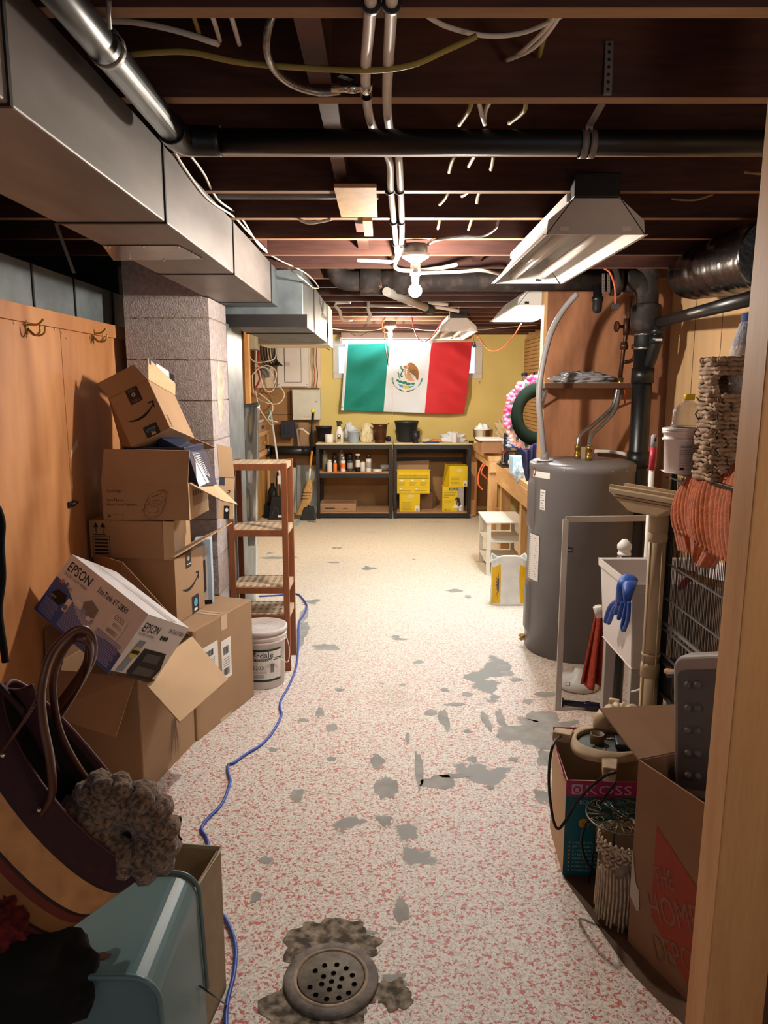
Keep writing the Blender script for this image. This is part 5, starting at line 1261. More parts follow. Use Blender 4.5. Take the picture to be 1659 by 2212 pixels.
# pail
c = V((at(764, 950, Y=9.12).x, 9.12, RH)); t = thing('pail', 'small pale blue-grey pail on the rack top', 'pail', c)
PB = mat('blue_grey_pail', '9DB0BF', rough=.4, var=.06); mb = MB(); mb.lathe([(.06, 0), (.062, .004), (.076, .135), (.081, .137), (.081, .145), (.075, .145), (.058, .01), (0, .01)], c, PB); mb.build('body', t)
mb = MB(); mb.tube([c + V((-.078, 0, .14)), c + V((-.05, -.03, .165)), c + V((.03, -.03, .17)), c + V((.078, 0, .14))], .0025, WHITE_MT, 5, sub=5); mb.build('handle', t)
# bags
def heap(name, label, cat, c, r, m, amp=.25, freq=3.0, seed=0, n=44, k=28, flat=True, group=None, ridged=0):
    mb = MB()
    def fn(d):
        q = d * freq + V((seed * 3.1, seed * 1.7, seed))
        f = 1 + amp * noise.noise(q) + amp * .5 * noise.noise(q * 2.3) - ridged * abs(noise.noise(q * 1.7)) 
        return f
    mb.ball(c, r, m, n, k, fn)
    if flat: mb.v = [V((v.x, v.y, max(v.z, c[2] - r[2] * .55))) for v in mb.v]
    dz = min(v.z for v in mb.v)
    return single(name, mb, label, cat, group)
c = at(793, 937, Y=9.3); heap('cream_bag', 'crumpled cream paper bag on the rack between pail and bronze can', 'bag', (c.x, 9.3, RH + .085), (.095, .07, .155), mat('cream_bag', 'DDCFA6', rough=.6, var=.05), .3, 2.6, 3, ridged=.2)
c = at(755, 930, Y=9.42); heap('plastic_bag', 'pale blue-white plastic bag behind the pail', 'bag', (c.x, 9.42, RH + .08), (.08, .06, .15), mat('thin_white_plastic', 'D5DEE4', rough=.3, var=.04), .3, 3, 8, ridged=.2)
c = V((at(821, 955, Y=9.15).x, 9.15, RH)); t = thing('bronze_can', 'ribbed bronze trash-can shaped bin with two ear handles on the rack', 'bin', c)
BRZ = mat('brushed_bronze', '5C3E28', rough=.4, metal=.7, var=.2); mb = MB()
mb.lathe([(.062, 0), (.066, .01), (.066, .03), (.084, .20), (.09, .205), (.09, .225), (.084, .225), (.06, .02), (0, .02)], c, BRZ)
for i in range(24):
    th_ = i * math.pi / 12; mb.tube([c + V((.068 * math.cos(th_), .068 * math.sin(th_), .035)), c + V((.083 * math.cos(th_), .083 * math.sin(th_), .19))], .003, BRZ, 5)
mb.build('body', t)
for s in (-1, 1): mb = MB(); mb.tube([c + V((s * .08, -.02, .215)), c + V((s * .105, -.01, .235)), c + V((s * .105, .01, .235)), c + V((s * .08, .02, .215))], .005, BRZ, 6, sub=4); mb.build('handle', t)
mb = MB(); c = V((at(839, 952, Y=9.3).x, 9.3, RH + .035)); mb.lathe([(.012, -.012), (.035, -.012), (.035, .012), (.012, .012)], c, BLACK_PL, axis=(.3, 1, 0)); single('caster', mb, 'small black wheel on the rack beside the bronze bin', 'wheel')
L('small black goblet-shaped holder in front of the largest pot', 'goblet', 'holder', [(.035, 0), (.036, .008), (.022, .04), (.045, .06), (.05, .068), (.05, .145), (.044, .145), (.044, .07), (0, .06)], 898, 952, 9.08, BLKPOT, z=RH)
mb = MB(); p = at(905, 948, Y=9.3); mb.box(p.x, p.x + .13, 9.25, 9.42, RH + .001, RH + .045, mat('cream_tray', 'C9BF98', var=.05)); single('tray', mb, 'low cream tray on the rack behind the goblet', 'tray', bevel=.006)
mb = MB(); p = at(922, 952, Y=9.1); mb.box(p.x, p.x + .15, 9.08, 9.12, RH + .002, RH + .024, mat('navy_plastic', '22408C', var=.05)); mb.box(p.x - .05, p.x, 9.09, 9.11, RH + .004, RH + .012, BLACK_PL); single('utility_tool', mb, 'navy-handled tool lying on the rack edge', 'tool', bevel=.006)
mb = MB(); p = at(933, 948, Y=9.2); mb.box(p.x, p.x + .11, 9.18, 9.24, RH + .002, RH + .04, mat('orange_plastic', 'E08A3A', var=.05)); single('tape_measure', mb, 'orange tool lying behind the navy-handled one', 'tool', bevel=.012)
c = at(980, 945, Y=9.35); heap('white_cloth', 'rumpled white cloth spread on the rack top under the red stripe', 'cloth', (c.x, 9.35, RH + .03), (.16, .1, .09), mat('white_cotton', 'DCE4E8', rough=.8, var=.03), .5, 2.2, 5, ridged=.3)
L('white candle-like roll standing before the white cloth', 'paper_roll', 'roll', [(.03, 0), (.031, .002), (.031, .115), (.028, .118), (0, .118)], 982, 952, 9.15, PAPER, z=RH)
mb = MB(); p = at(1013, 954, Y=9.1); mb.tube([(p.x, 9.1, RH + .014), (p.x + .06, 9.08, RH + .014)], .013, BLACK_PL, 10); mb.tube([(p.x + .06, 9.08, RH + .014), (p.x + .10, 9.07, RH + .012)], .011, PAPER, 10); single('marker_pen', mb, 'black-capped marker lying at the rack corner', 'pen')
# cans on the middle shelf
def can(px_, r, h, body, cap=None, ch=.03, label='', Y=9.1, band=None, cr=None, name='spray_can'):
    c = V((at(px_, 1010, Y=Y).x, Y, zmid)); t = thing(name, label, 'can' if 'can' in name else 'bottle', c, 'cans and bottles on the rack')
    mb = MB(); P = [(r * .96, 0), (r, .004), (r, h * .3), (r, h * .75), (r, h - .012), (r * .8, h)]
    mb.lathe(P, c, body, mats=[body, body, band or body, body, body]); mb.lathe([(r * .8, h), (0, h)], c, body, close=False); mb.build('body', t)
    if cap:
        mb = MB(); q = cr or r * .8; mb.lathe([(q, h), (q, h + ch - .004), (q * .9, h + ch), (0, h + ch)], c, cap); mb.build('cap', t)
G1, G2, OR_, BK_, SV, WH = mat('can_grey_green', '7C7C70', rough=.4, var=.1), mat('can_dark_grey', '3A3A3C', rough=.35, var=.1), mat('can_orange', 'D8762F', rough=.4, var=.05), BLACK_PL, mat('can_silver', 'A8A6A2', rough=.3, metal=.6, var=.05), mat('can_white', 'D8D4CC', rough=.4, var=.04)
can(702, .034, .21, G1, G1, .045, 'tall olive-grey spray can beside the rack post', Y=9.22, cr=.016)
can(712, .032, .125, WH, WH, .025, 'short white bottle with flat white cap, before the olive can', Y=9.08, name='squeeze_bottle', cr=.026)
can(724, .024, .11, OR_, WH, .03, 'small orange bottle between white bottle and glue bottle', Y=9.08, name='squeeze_bottle', cr=.014, band=OR_)
can(741, .031, .145, WH, SV, .04, 'white glue bottle with orange front band', Y=9.08, name='squeeze_bottle', band=OR_, cr=.024)
can(756, .034, .15, G2, BK_, .06, 'dark grey spray can with black cap and white lettering band', Y=9.09, band=mat('can_label', '9A9A98', var=.4, scale=60), cr=.028)
can(773, .030, .20, BK_, WH, .02, 'tall black can with white upper label', Y=9.1, band=WH, cr=.03)
can(784, .036, .115, WH, SV, .012, 'squat white can behind the black-capped spray', Y=9.14, name='paint_can', cr=.02)
can(796, .034, .165, WH, BK_, .05, 'white spray can with black cap, last of the upright row', Y=9.08, cr=.030, band=mat('can_label', '9A9A98', var=.4, scale=60))
can(723, .028, .19, G2, BK_, .03, 'dark can hidden behind the orange bottle', Y=9.3)
can(738, .038, .22, SV, SV, .03, 'tall silver can behind the glue bottle', Y=9.3, name='metal_can', cr=.018)
can(752, .06, .19, BK_, BK_, .012, 'wide black paint can at the shelf back', Y=9.36, name='paint_can', cr=.055)
c = at(815, 1017, Y=9.08); t = thing('tin', 'low round tin with black and white label, flat on the middle shelf', 'tin', (c.x, 9.08, zmid)); mb = MB(); mb.lathe([(.055, 0), (.056, .004), (.056, .04), (.05, .046), (0, .046)], (c.x, 9.08, zmid), G2, mats=[G2, WH, G2, SV]); mb.build('body', t)
c = at(828, 1010, Y=9.2); mb = MB(); mb.lathe([(.03, 0), (.04, .01), (.04, .10), (.03, .12), (.03, .135), (0, .135)], (c.x - .04, 9.16, zmid + .041), mat('grey_glass_jar', '8A8A88', rough=.15, var=.05, metal=.3), axis=(.9, .45, 0)); single('jar', mb, 'grey glass jar lying on its side behind the tin', 'jar')
# flat parcel and yellow cartons
mb = MB(); a, b_ = at(690, 1085, Y=9.06), at(769, 1104, Y=9.06); mb.box(a.x, b_.x, 9.06, 9.42, zlow, zlow + .10, CARD); fr = Frame((a.x, 9.06, zlow), (1, 0, 0), (0, 0, 1)); mb.rect(fr, .07, .035, .19, .05, INK_BR); mb.rect(fr, .29, .03, .35, .042, INK_BR); fr = Frame((a.x, 9.06, zlow + .10), (1, 0, 0), (0, 1, 0)); mb.rect(fr, .06, .06, .42, .2, CARD_DK)
single('cardboard_box', mb, 'flat brown carton on the bottom board of the can rack', 'box', bevel=.003)
YEL = mat('printed_yellow_carton', 'D9BC1E', rough=.4, var=.04); YTXT = mat('printed_olive', '8F7C14', var=0); KHA = mat('dark_pad_print', '2A2A22', var=0)
def yellow_print(mb, fr, W, H, head=True):
    if head:
        mb.text(fr, 'EXTRA-LARGE  TRES GRANDS  EXTRA-GRANDE', W * .04, H * .80, H * .08, INK, width=W * .92); mb.rect(fr, W * .03, H * .70, W * .97, H * .745, YTXT)
        for i in range(3):
            mb.disc(fr, W * (.14 + .33 * i), H * .62, W * .045, H * .03, PAPER)
            for j in range(3): mb.rect(fr, W * (.04 + .33 * i), H * (.50 - .06 * j), W * (.27 + .33 * i - .03 * j), H * (.52 - .06 * j), YTXT)
        mb.rect(fr, W * .03, H * .29, W * .97, H * .295, YTXT)
        for i in range(2):
            mb.disc(fr, W * (.12 + .48 * i), H * .23, W * .04, H * .03, PAPER)
            for j in range(2): mb.rect(fr, W * (.05 + .5 * i), H * (.12 - .07 * j), W * (.42 + .5 * i), H * (.14 - .07 * j), YTXT)
    else:
        for i in range(7): mb.rect(fr, W * .10, H * (.08 + .065 * i), W * (.62 - .05 * (i % 3)), H * (.10 + .065 * i), YTXT)
        mb.shape(fr, [(W * .34, H * .82), (W * .55, H * .90), (W * .70, H * .85), (W * .68, H * .72), (W * .45, H * .70)], mat('pale_hand_print', 'CFC08A', var=0)); mb.rect(fr, W * .76, H * .04, W * .96, H * .30, PAPER); barcode(mb, fr, W * .82, H * .06, W * .1, H * .1, seed=3)
def carton(label, x0, y0, x1, y1, Y, depth, kind, zb=None):
    a, b_ = at(x0, y0, Y=Y), at(x1, y1, Y=Y); z0 = b_.z if zb is None else zb
    t = thing('pad_carton', label, 'box', ((a.x + b_.x) / 2, Y, z0))
    mb = MB(); fr = Frame((a.x, Y, z0), (b_.x - a.x, 0, 0), (0, 0, a.z - z0)); W, H = fr.w, fr.h
    if kind == 'open': open_carton(mb, (a.x, Y, z0), (W, 0, 0), (0, depth, 0), (0, 0, H), YEL, CARD)
    else: mb.box(a.x, b_.x, Y, Y + depth, z0, a.z, YEL)
    if kind == 'open': yellow_print(mb, fr, W, H)
    elif kind == 'side': yellow_print(mb, fr, W, H, False)
    elif kind == 'front':
        mb.rect(fr, W * .70, 0, W, H, mat('grey_photo_print', 'A09A92', var=.1)); mb.rect(fr, W * .32, H * .86, W * .72, H * .97, INK); mb.text(fr, 'KIRKLAND', W * .35, H * .885, H * .08, PAPER, .002, width=W * .34)
        mb.text(fr, 'EXTRA-LARGE', W * .07, H * .75, H * .07, INK, width=W * .56); mb.text(fr, 'Absorbent', W * .07, H * .65, H * .09, INK, width=W * .52); mb.text(fr, 'Pads', W * .07, H * .55, H * .09, INK, width=W * .24)
        for j in range(3): mb.rect(fr, W * .10, H * (.46 - .05 * j), W * (.50 - .05 * j), H * (.47 - .05 * j), YTXT)
        mb.text(fr, '100', W * .07, H * .04, H * .09, INK, width=W * .14); mb.rect(fr, W * .25, H * .05, W * .42, H * .07, YTXT)
        mb.shape(fr, [(W * .45, H * .15), (W * .58, H * .30), (W * .96, H * .27), (W * .88, H * .16)], PAPER, .002)
        mb.disc(fr, W * .71, H * .50, W * .11, H * .09, KHA, .003); mb.disc(fr, W * .77, H * .34, W * .10, H * .13, KHA, .003); mb.disc(fr, W * .66, H * .46, W * .03, H * .03, CARD_LT, .004); mb.rect(fr, W * .72, H * .24, W * .75, H * .38, PAPER, .004); mb.rect(fr, W * .80, H * .05, W * .90, H * .14, PAPER, .002)
    mb.build('body', t, bevel=.002)
    return t, a, b_, z0
carton('yellow pad carton standing at the bottom under the open one', 863, 1063, 907, 1109, 9.06, .25, 'side', zlow)
zt = at(880, 1066, Y=9.05).z
t, a, b_, z0 = carton('open yellow pad carton with raised brown back flap', 858, 1020, 928, 1066, 9.05, .28, 'open', zt)
flap(t, [V((a.x, 9.33, a.z)), V((b_.x, 9.33, a.z)), at(927, 994, Y=9.38), at(859, 997, Y=9.38)], CARD)
flap(t, [V((a.x, 9.05, a.z)), V((b_.x, 9.05, a.z)), V((b_.x + .01, 9.04, a.z + .035)), V((a.x, 9.04, a.z + .035))], YEL)
flap(t, [V((a.x, 9.06, a.z)), V((a.x, 9.32, a.z)), V((a.x - .0, 9.30, a.z + .11)), V((a.x - .02, 9.08, a.z + .09))], PAPER)
t, a, b_, z0 = carton('yellow absorbent pads carton with puppy picture', 956, 1052, 1001, 1103, 9.06, .22, 'front', zlow)
zt = a.z
t, a, b_, z0 = carton('yellow carton lying turned on the puppy-picture carton', 971, 1007, 1010, 1052, 9.08, .26, 'side', zt)
mb = MB(); p = at(958, 1050, Y=9.10); q = at(971, 1010, Y=9.10); mb.prism([V((p.x, 9.2, zt)), V((q.x - .004, 9.085, zt)), V((q.x - .004, 9.085, a.z)), V((p.x + .03, 9.3, a.z + .02))], (.0, .004, 0), YEL); mb.build('side_face', t)
mb = MB(); c = at(925, 1085, Y=9.3); mb.box(c.x - .09, c.x + .05, 9.30, 9.5, zlow, zlow + .22, CARD_DK); single('cardboard_box', mb, 'plain brown carton standing behind the yellow stack on the rack', 'box', bevel=.003)

# ------------------------------------------------------------------ wood bench, brooms and clutter beside the racks
t = thing('wood_bench', 'pine workbench with two drawers along the side wall under the cable tangle', 'bench', (-1.6, 8.8, 0))
bx, bz = -1.45, 1.07
mb = MB(); mb.box(-1.775, bx, 8.0, 9.52, bz - .045, bz, PINE); mb.build('top', t, bevel=.003)
for y in (8.05, 9.42):
    mb = MB(); mb.box(bx - .075, bx - .01, y, y + .06, 0, bz - .046, PINE_Z); mb.build('leg', t, bevel=.003)
mb = MB(); mb.box(bx - .05, bx - .012, 8.12, 9.41, .78, .84, PINE); mb.box(-1.77, bx - .02, 8.0, 9.5, .765, .78, PINE); mb.build('shelf_rail', t, bevel=.002)
for y in (8.55, 9.0):
    mb = MB(); mb.box(bx - .25, bx - .02, y - .2, y + .2, .85, bz - .05, BROWNB); d_ = mb.build('drawer', t, bevel=.002)
    mb = MB(); mb.tube([(bx - .02, y, .93), (bx + .01, y, .935), (bx + .015, y, .92)], .012, SHB, 8); mb.build('knob', d_)
mb = MB(); mb.box(bx - .05, bx - .04, 8.1, 9.42, .05, .76, grain('plywood_panel', '9A6A30', 'C39350', 'Z', scale=3, dist=8)); mb.build('panel', t)
mb = MB(); p = at(537, 900, Y=7.9); mb.box(p.x - .022, p.x + .022, 7.88, 7.97, 0, 2.24, PINE_Z); o_ = struct('trim_3', mb)
mb = MB(); c = at(549, 925, Y=8.6); mb.lathe([(.05, 0), (.055, .01), (.075, .11), (.07, .11), (.05, .012), (0, .012)], (bx - .16, 8.5, bz), mat('ribbed_white_bowl', 'DAD6D0', rough=.3, var=.03), n=30); single('planter_bowl', mb, 'ribbed white bowl on the pine workbench', 'bowl')
mb = MB(); mb.box(bx - .17, bx - .02, 8.85, 9.25, bz, bz + .10, CARD); fr = Frame((bx - .02, 8.85, bz), (0, 1, 0), (0, 0, 1)); mb.rect(fr, .08, .03, .3, .07, INK_BR); single('cardboard_box', mb, 'small long brown carton on the pine workbench', 'box', bevel=.003)
mb = MB(); mb.box(bx - .25, bx - .06, 8.88, 9.4, bz + .101, bz + .13, WHITE_PL); single('foam_slab', mb, 'flat white slab lying on the small carton of the bench', 'slab', bevel=.004)
c = at(553, 890, Y=8.2); heap('clear_plastic_bag', 'crumpled clear plastic bag at the bench post', 'bag', (bx - .10, 8.2, bz + .1), (.07, .06, .16), mat('clear_film', 'CFD6D6', rough=.2, var=.05), .4, 3, 2, ridged=.2)
# fittings near the mop: black pipe, boards
mb = MB(); mb.tube([at(574, 974, Y=9.35), at(690, 974, Y=9.35)], .062, ABS, 22); mb.tube([at(574, 974, Y=9.35), at(586, 974, Y=9.35)], .075, ABS, 22); single('waste_pipe', mb, 'black plastic waste pipe running low behind the brooms', 'pipe')
for i, (x0, y0, x1, y1, Y, m, lb) in enumerate(((637, 912, 668, 1010, 9.58, CARD, 'tall brown cardboard sheet behind the white-edged offcut'), (596, 938, 640, 1000, 9.60, BROWNB, 'brown board offcut below the slate box'), (640, 1005, 690, 1120, 9.5, mat('grey_door_paint', '9AA19C', var=.08, scale=5), 'grey painted panel leaning behind the corn broom'), (618, 1010, 641, 1115, 9.42, mat('pale_grey_sheet', 'B9C2BE', var=.08, scale=6), 'pale grey sheet beside the grey painted panel'))):
    mb = MB(); pbox(mb, x0, y0, x1, y1, Y, .012, m); single('board_offcut', mb, lb, 'board')
mb = MB(); P_ = [at(642, 927, Y=9.5), at(653, 926, Y=9.5), at(668, 938, Y=9.5), at(662, 968, Y=9.5), at(646, 968, Y=9.5)]; mb.prism(P_, (0, .012, 0), CARD)
for a, b_ in zip(P_[:3], P_[1:3]): mb.bar(a, b_, .02, .008, WHITE_PL, up=(0, 1, 0))
mb.bar(P_[0], P_[4], .02, .008, WHITE_PL, up=(0, 1, 0)); single('board_offcut', mb, 'white-edged clipped-corner offcut standing over the black pipe', 'board')
def broom(label, top, bot, r, m, parts):
    t = thing('broom', label, 'broom', bot)
    return t
t = thing('corn_broom', 'straw corn broom with yellow handle leaning beside the can rack', 'broom', at(665, 1110, Y=8.92))
h0, h1, h2 = at(673, 975, Y=9.02), at(667, 1040, Y=8.96), at(668, 1048, Y=8.96)
mb = MB(); mb.tube([at(674, 974, Y=9.02), at(670, 1012, Y=8.99)], .013, mat('yellow_handle', 'C4892F', rough=.4, var=.08), 10); mb.tube([at(670, 1012, Y=8.99), at(668, 1036, Y=8.97)], .012, PAPER, 10); mb.build('handle', t)
STRAW = mat('broom_straw', 'B8915C', rough=.85, var=.3, scale=30, stretch=(6, 6, .6), bump=.5, bscale=60)
mb = MB()
cs = [(668, 1036, .02), (668, 1046, .035), (665, 1060, .055), (662, 1080, .058), (655, 1100, .065), (651, 1112, .07)]
rings = [(at(x, y, Y=8.93), w) for x, y, w in cs]
mb.grid(lambda u, v: (lambda k: (lambda i, f: rings[i][0].lerp(rings[min(i + 1, 5)][0], f) + V(((rings[i][1] * (1 - f) + rings[min(i + 1, 5)][1] * f) * math.cos(2 * math.pi * u) * (1 + .05 * math.sin(u * 90)), .45 * (rings[i][1] * (1 - f) + rings[min(i + 1, 5)][1] * f) * math.sin(2 * math.pi * u), 0)))(int(k), k - int(k)))(min(4.999, v * 5)), 40, 20, STRAW)
mb.build('bristles', t)
mb = MB()
for y in (1064, 1070, 1077): c = at(663 - (y - 1064) * .2, y, Y=8.93); mb.tube([c + V((.059 * math.cos(a * .4189), .028 * math.sin(a * .4189), .0)) for a in range(15)], .003, INK, 5, closed=True)
mb.build('stitching', t)
mb = MB(); mb.tube([at(676, 890, Y=9.06), at(672, 972, Y=9.03)], .017, BLACK_PL, 12); mb.lathe([(.02, 0), (.02, .03), (.012, .045), (0, .046)], at(676, 891, Y=9.06), mat('yellow_cap', 'E2C52A', var=0)); single('pole', mb, 'black pole with yellow tip standing in front of the wall cabinet', 'pole')
t = thing('squeegee_mop', 'white-handled squeegee mop with pale blue grip leaning by the pine bench', 'mop', at(615, 1100, Y=9.0))
mb = MB(); mb.tube([at(586, 900, Y=9.3), at(612, 1080, Y=8.95)], .013, WHITE_PL, 10); mb.build('pole', t)
mb = MB(); mb.tube([at(583, 887, Y=9.32), at(586, 901, Y=9.3)], .017, mat('pale_blue_grip', '7FC3CC', var=.05), 10); mb.build('grip', t)
mb = MB(); mb.box(at(600, 1040, Y=9.0).x, at(612, 1040, Y=9.0).x, 8.98, 9.02, at(600, 1045, Y=9).z, at(600, 1028, Y=9).z, WHITE_PL); mb.build('label_plate', t)
for i, (x0, x1, y0, y1, Y, lb) in enumerate(((578, 612, 1074, 1113, 8.9, 'large black dustpan with white sticker standing under the bench end'), (648, 682, 1096, 1114, 8.85, 'low black dustpan lying at the corn broom foot'))):
    t = thing('dustpan', lb, 'dustpan', at((x0 + x1) / 2, y1, Y=Y))
    mb = MB(); a, b_ = at(x0, y0, Y=Y), at(x1, y1, Y=Y); zb = 0 if i == 0 else 0
    mb.prism([V((a.x, Y, 0)), V((b_.x, Y, 0)), V((b_.x - .03, Y + .05, a.z)), V((a.x + .04, Y + .05, a.z))], (0, .06, 0), BLACK_PL)
    fr = Frame((a.x, Y, 0), (1, 0, 0), (0, .05, a.z))
    if i == 0: mb.rect(fr, .12, .03, .17, .055, PAPER, .003); mb.line(fr, [(.04, .03), (.08, .15), (.10, .15), (.13, .06)], .006, GREY_DK, .003)
    mb.build('pan', t, bevel=.006)
    mb = MB(); m_ = V(((a.x + b_.x) / 2, Y + .06, a.z)); mb.tube([m_, m_ + V((.0 if i else .01, .12, .16 if i else .28))], .012, BLACK_PL, 10)
    if i: mb.tube([m_ + V((0, .06, .08)), m_ + V((0, .12, .16))], .016, mat('royal_blue_grip', '2B3FB0', var=0), 10)
    mb.build('handle', t)
c = at(590, 1060, Y=9.2); mb = MB(); mb.lathe([(.06, 0), (.065, .01), (.06, .16), (.025, .22), (.022, .26), (0, .26)], (c.x, 9.15, .16), BLACK_PL, n=20); mb.box(c.x - .1, c.x + .12, 9.05, 9.3, 0, .16, BLACK_PL); single('black_canister', mb, 'black canister on a black base behind the large dustpan', 'canister', bevel=.004)
mb = MB(); c = at(549, 1088, Y=7.8); mb.lathe([(.03, -.03), (.035, -.03), (.035, .03), (.03, .03)], c, PAPER, axis=(1, .3, 0)); single('tape_roll', mb, 'white tape roll stuck on the foil board edge', 'roll')
mb = MB(); mb.add([at(640, 1138, Z=.002), at(656, 1120, Z=.002), at(648, 1119, Z=.006), at(636, 1130, Z=.004)], [(0, 1, 2, 3)], mat('blue_film', '9CC0CC', rough=.3, var=.05)); single('plastic_scrap', mb, 'scrap of bluish plastic film on the floor by the rack corner', 'scrap', solid=.002)

# ------------------------------------------------------------------ workbenches on the other side
t = thing('corner_bench', 'pine workbench end in the corner holding the steel bowl', 'bench', (1.4, 8.6, 0))
zb_ = .885; bx_ = at(1058, 985, Y=7.62).x
zb_ = at(1058, 988, Y=7.6).z
mb = MB(); mb.box(bx_, 1.77, 7.6, 9.5, zb_ - .045, zb_, PINE); mb.build('top', t, bevel=.003)
mb = MB(); mb.box(bx_ + .02, bx_ + .058, 7.72, 9.5, zb_ - .13, zb_ - .047, PINE); mb.box(bx_ + .0, 1.77, 7.6, 7.64, zb_ - .16, zb_ - .047, PINE); mb.build('apron', t, bevel=.003)
for y in (7.645, 9.3): mb = MB(); mb.box(bx_ + .0, bx_ + .09, y, y + .09, 0, zb_ - .047 if y > 8 else zb_ - .047, PINE_Z); mb.build('leg', t, bevel=.003)
t = thing('side_bench', 'lower pine workbench with thick front board beside the water heater', 'bench', (1.45, 6.1, 0))
sb_ = at(1072, 1000, Y=7.1); bx2 = sb_.x; z2_ = sb_.z
mb = MB(); mb.box(bx2, 1.77, 5.0, 7.1, z2_ - .04, z2_, PINE); mb.build('top', t, bevel=.003)
mb = MB(); mb.box(bx2 - .002, bx2 + .036, 5.0, 7.1, z2_ - .185, z2_ - .042, PINE); mb.build('front_board', t, bevel=.003)
for y in (6.98, 5.95, 5.2): mb = MB(); mb.box(bx2 + .04, bx2 + .13, y, y + .09, 0, z2_ - .042, PINE_Z); mb.build('leg', t, bevel=.003)
mb = MB(); mb.box(1.27, 1.7, 5.2, 6.3, 0, .30, BLACK_MT); mb.box(1.30, 1.6, 5.3, 6.0, .30, .45, mat('dark_bag', '1A1A1E', var=.3)); single('storage_crate', mb, 'dark crate stored under the lower pine workbench', 'crate', bevel=.02)
mb = MB(); mb.tube([at(1045, 1000, Y=7.75), at(1035, 1020, Y=7.75), at(1033, 1045, Y=7.75), at(1043, 1058, Y=7.75)], .008, WIRE_O, 8, sub=6); mb.tube([at(1048, 1002, Y=7.8), at(1040, 1020, Y=7.8), at(1048, 1030, Y=7.8), at(1060, 1040, Y=7.8), at(1063, 1020, Y=7.8)], .007, WIRE_O, 8, sub=6); mb.tube([at(1060, 1070, Y=7.8), at(1068, 1085, Y=7.8), at(1080, 1100, Y=7.6)], .007, WIRE_O, 8, sub=5)
single('hung_cord', mb, 'orange extension cord looped on the corner bench leg', 'cord')
mb = MB(); c = at(1043, 925, Y=8.6); c.z = zb_ + .19
mb.lathe([(.05, -.19), (.05, -.13), (.04, -.12), (.075, -.10), (.115, -.03), (.122, .04), (.124, .042), (.118, .04), (.11, -.03), (.06, -.09), (0, -.09)], (c.x, 8.6, c.z), CHROME, n=32); single('steel_bowl', mb, 'shiny steel mixing bowl on a stand in the bench corner', 'bowl')
heap('white_cloth', 'white cloth bunched in the shiny steel bowl', 'cloth', (c.x, 8.6, c.z + .03), (.09, .08, .07), MATS['white_cotton'], .3, 3, 11, flat=False)
c = at(1085, 925, Y=8.4); heap('khaki_sheet', 'crumpled khaki drop cloth heaped on the corner bench', 'cloth', (c.x + .06, 8.3, zb_ + .15), (.17, .15, .27), mat('khaki_cloth', 'A3916C', rough=.85, var=.1, bump=.3), .34, 4.2, 21, ridged=.5)
mb = MB(); a, b_ = pbox(mb, 1041, 952, 1083, 979, 7.75, .3, CARD_DK); single('cardboard_box', mb, 'small brown carton on the corner bench edge', 'box', bevel=.003)
mb = MB(); mb.box(a.x - .03, b_.x + .02, 7.74, 8.06, a.z + .001, a.z + .02, PAPER); single('paper_stack', mb, 'white papers on the small carton of the corner bench', 'paper')
mb = MB(); pp_ = at(1089, 940, Y=7.62); mb.box(pp_.x, pp_.x + .07, 7.62, 7.64, zb_, pp_.z + .02, BLACK_PL); single('black_sheet', mb, 'flat black panel standing on edge behind the toy truck', 'panel')
# toy truck
c = at(1098, 1002, Y=6.75); c = V((c.x, 6.75, z2_)); t = thing('toy_truck', 'black vintage model truck with chrome grille on the lower workbench', 'toy', c)
mb = MB(); mb.box(c.x - .07, c.x + .16, 6.68, 6.88, z2_, z2_ + .018, BLACK_PL); mb.build('base', t, bevel=.006)
TR = mat('glossy_black_paint', '101114', rough=.12, var=0, coat=.6)
mb = MB(); zt_ = z2_ + .035
mb.prism([V((c.x - .05, 6.70, zt_)), V((c.x - .05, 6.70, zt_ + .09)), V((c.x - .02, 6.70, zt_ + .115)), V((c.x + .07, 6.70, zt_ + .12)), V((c.x + .08, 6.70, zt_ + .18)), V((c.x + .15, 6.70, zt_ + .18)), V((c.x + .15, 6.70, zt_))], (0, .15, 0), TR); mb.build('body', t, bevel=.012)
mb = MB()
for i in range(5): mb.box(c.x - .058, c.x - .048, 6.715, 6.835, zt_ + .02 + .016 * i, zt_ + .028 + .016 * i, CHROME)
mb.box(c.x - .068, c.x - .055, 6.70, 6.85, zt_ - .005, zt_ + .012, CHROME); mb.build('grille', t)
for x in (.02, .12):
    mb = MB(); mb.lathe([(.036, -.012), (.036, .012), (.026, .014), (0, .014)], (c.x + x, 6.70, zt_ + .014), RUBBER, axis=(0, -1, 0), mats=[RUBBER, WHITE_PL, CHROME]); mb.build('wheel', t)
mb = MB(); mb.tube([V((at(1076, 969, Y=6.9).x, 6.92, z2_ + .02)), V((at(1084, 969, Y=6.9).x, 6.90, z2_ + .02))], .02, mat('roll_core', '7E6A50', var=.1), 12); single('cardboard_tube', mb, 'short brown cardboard tube lying before the model truck', 'tube')
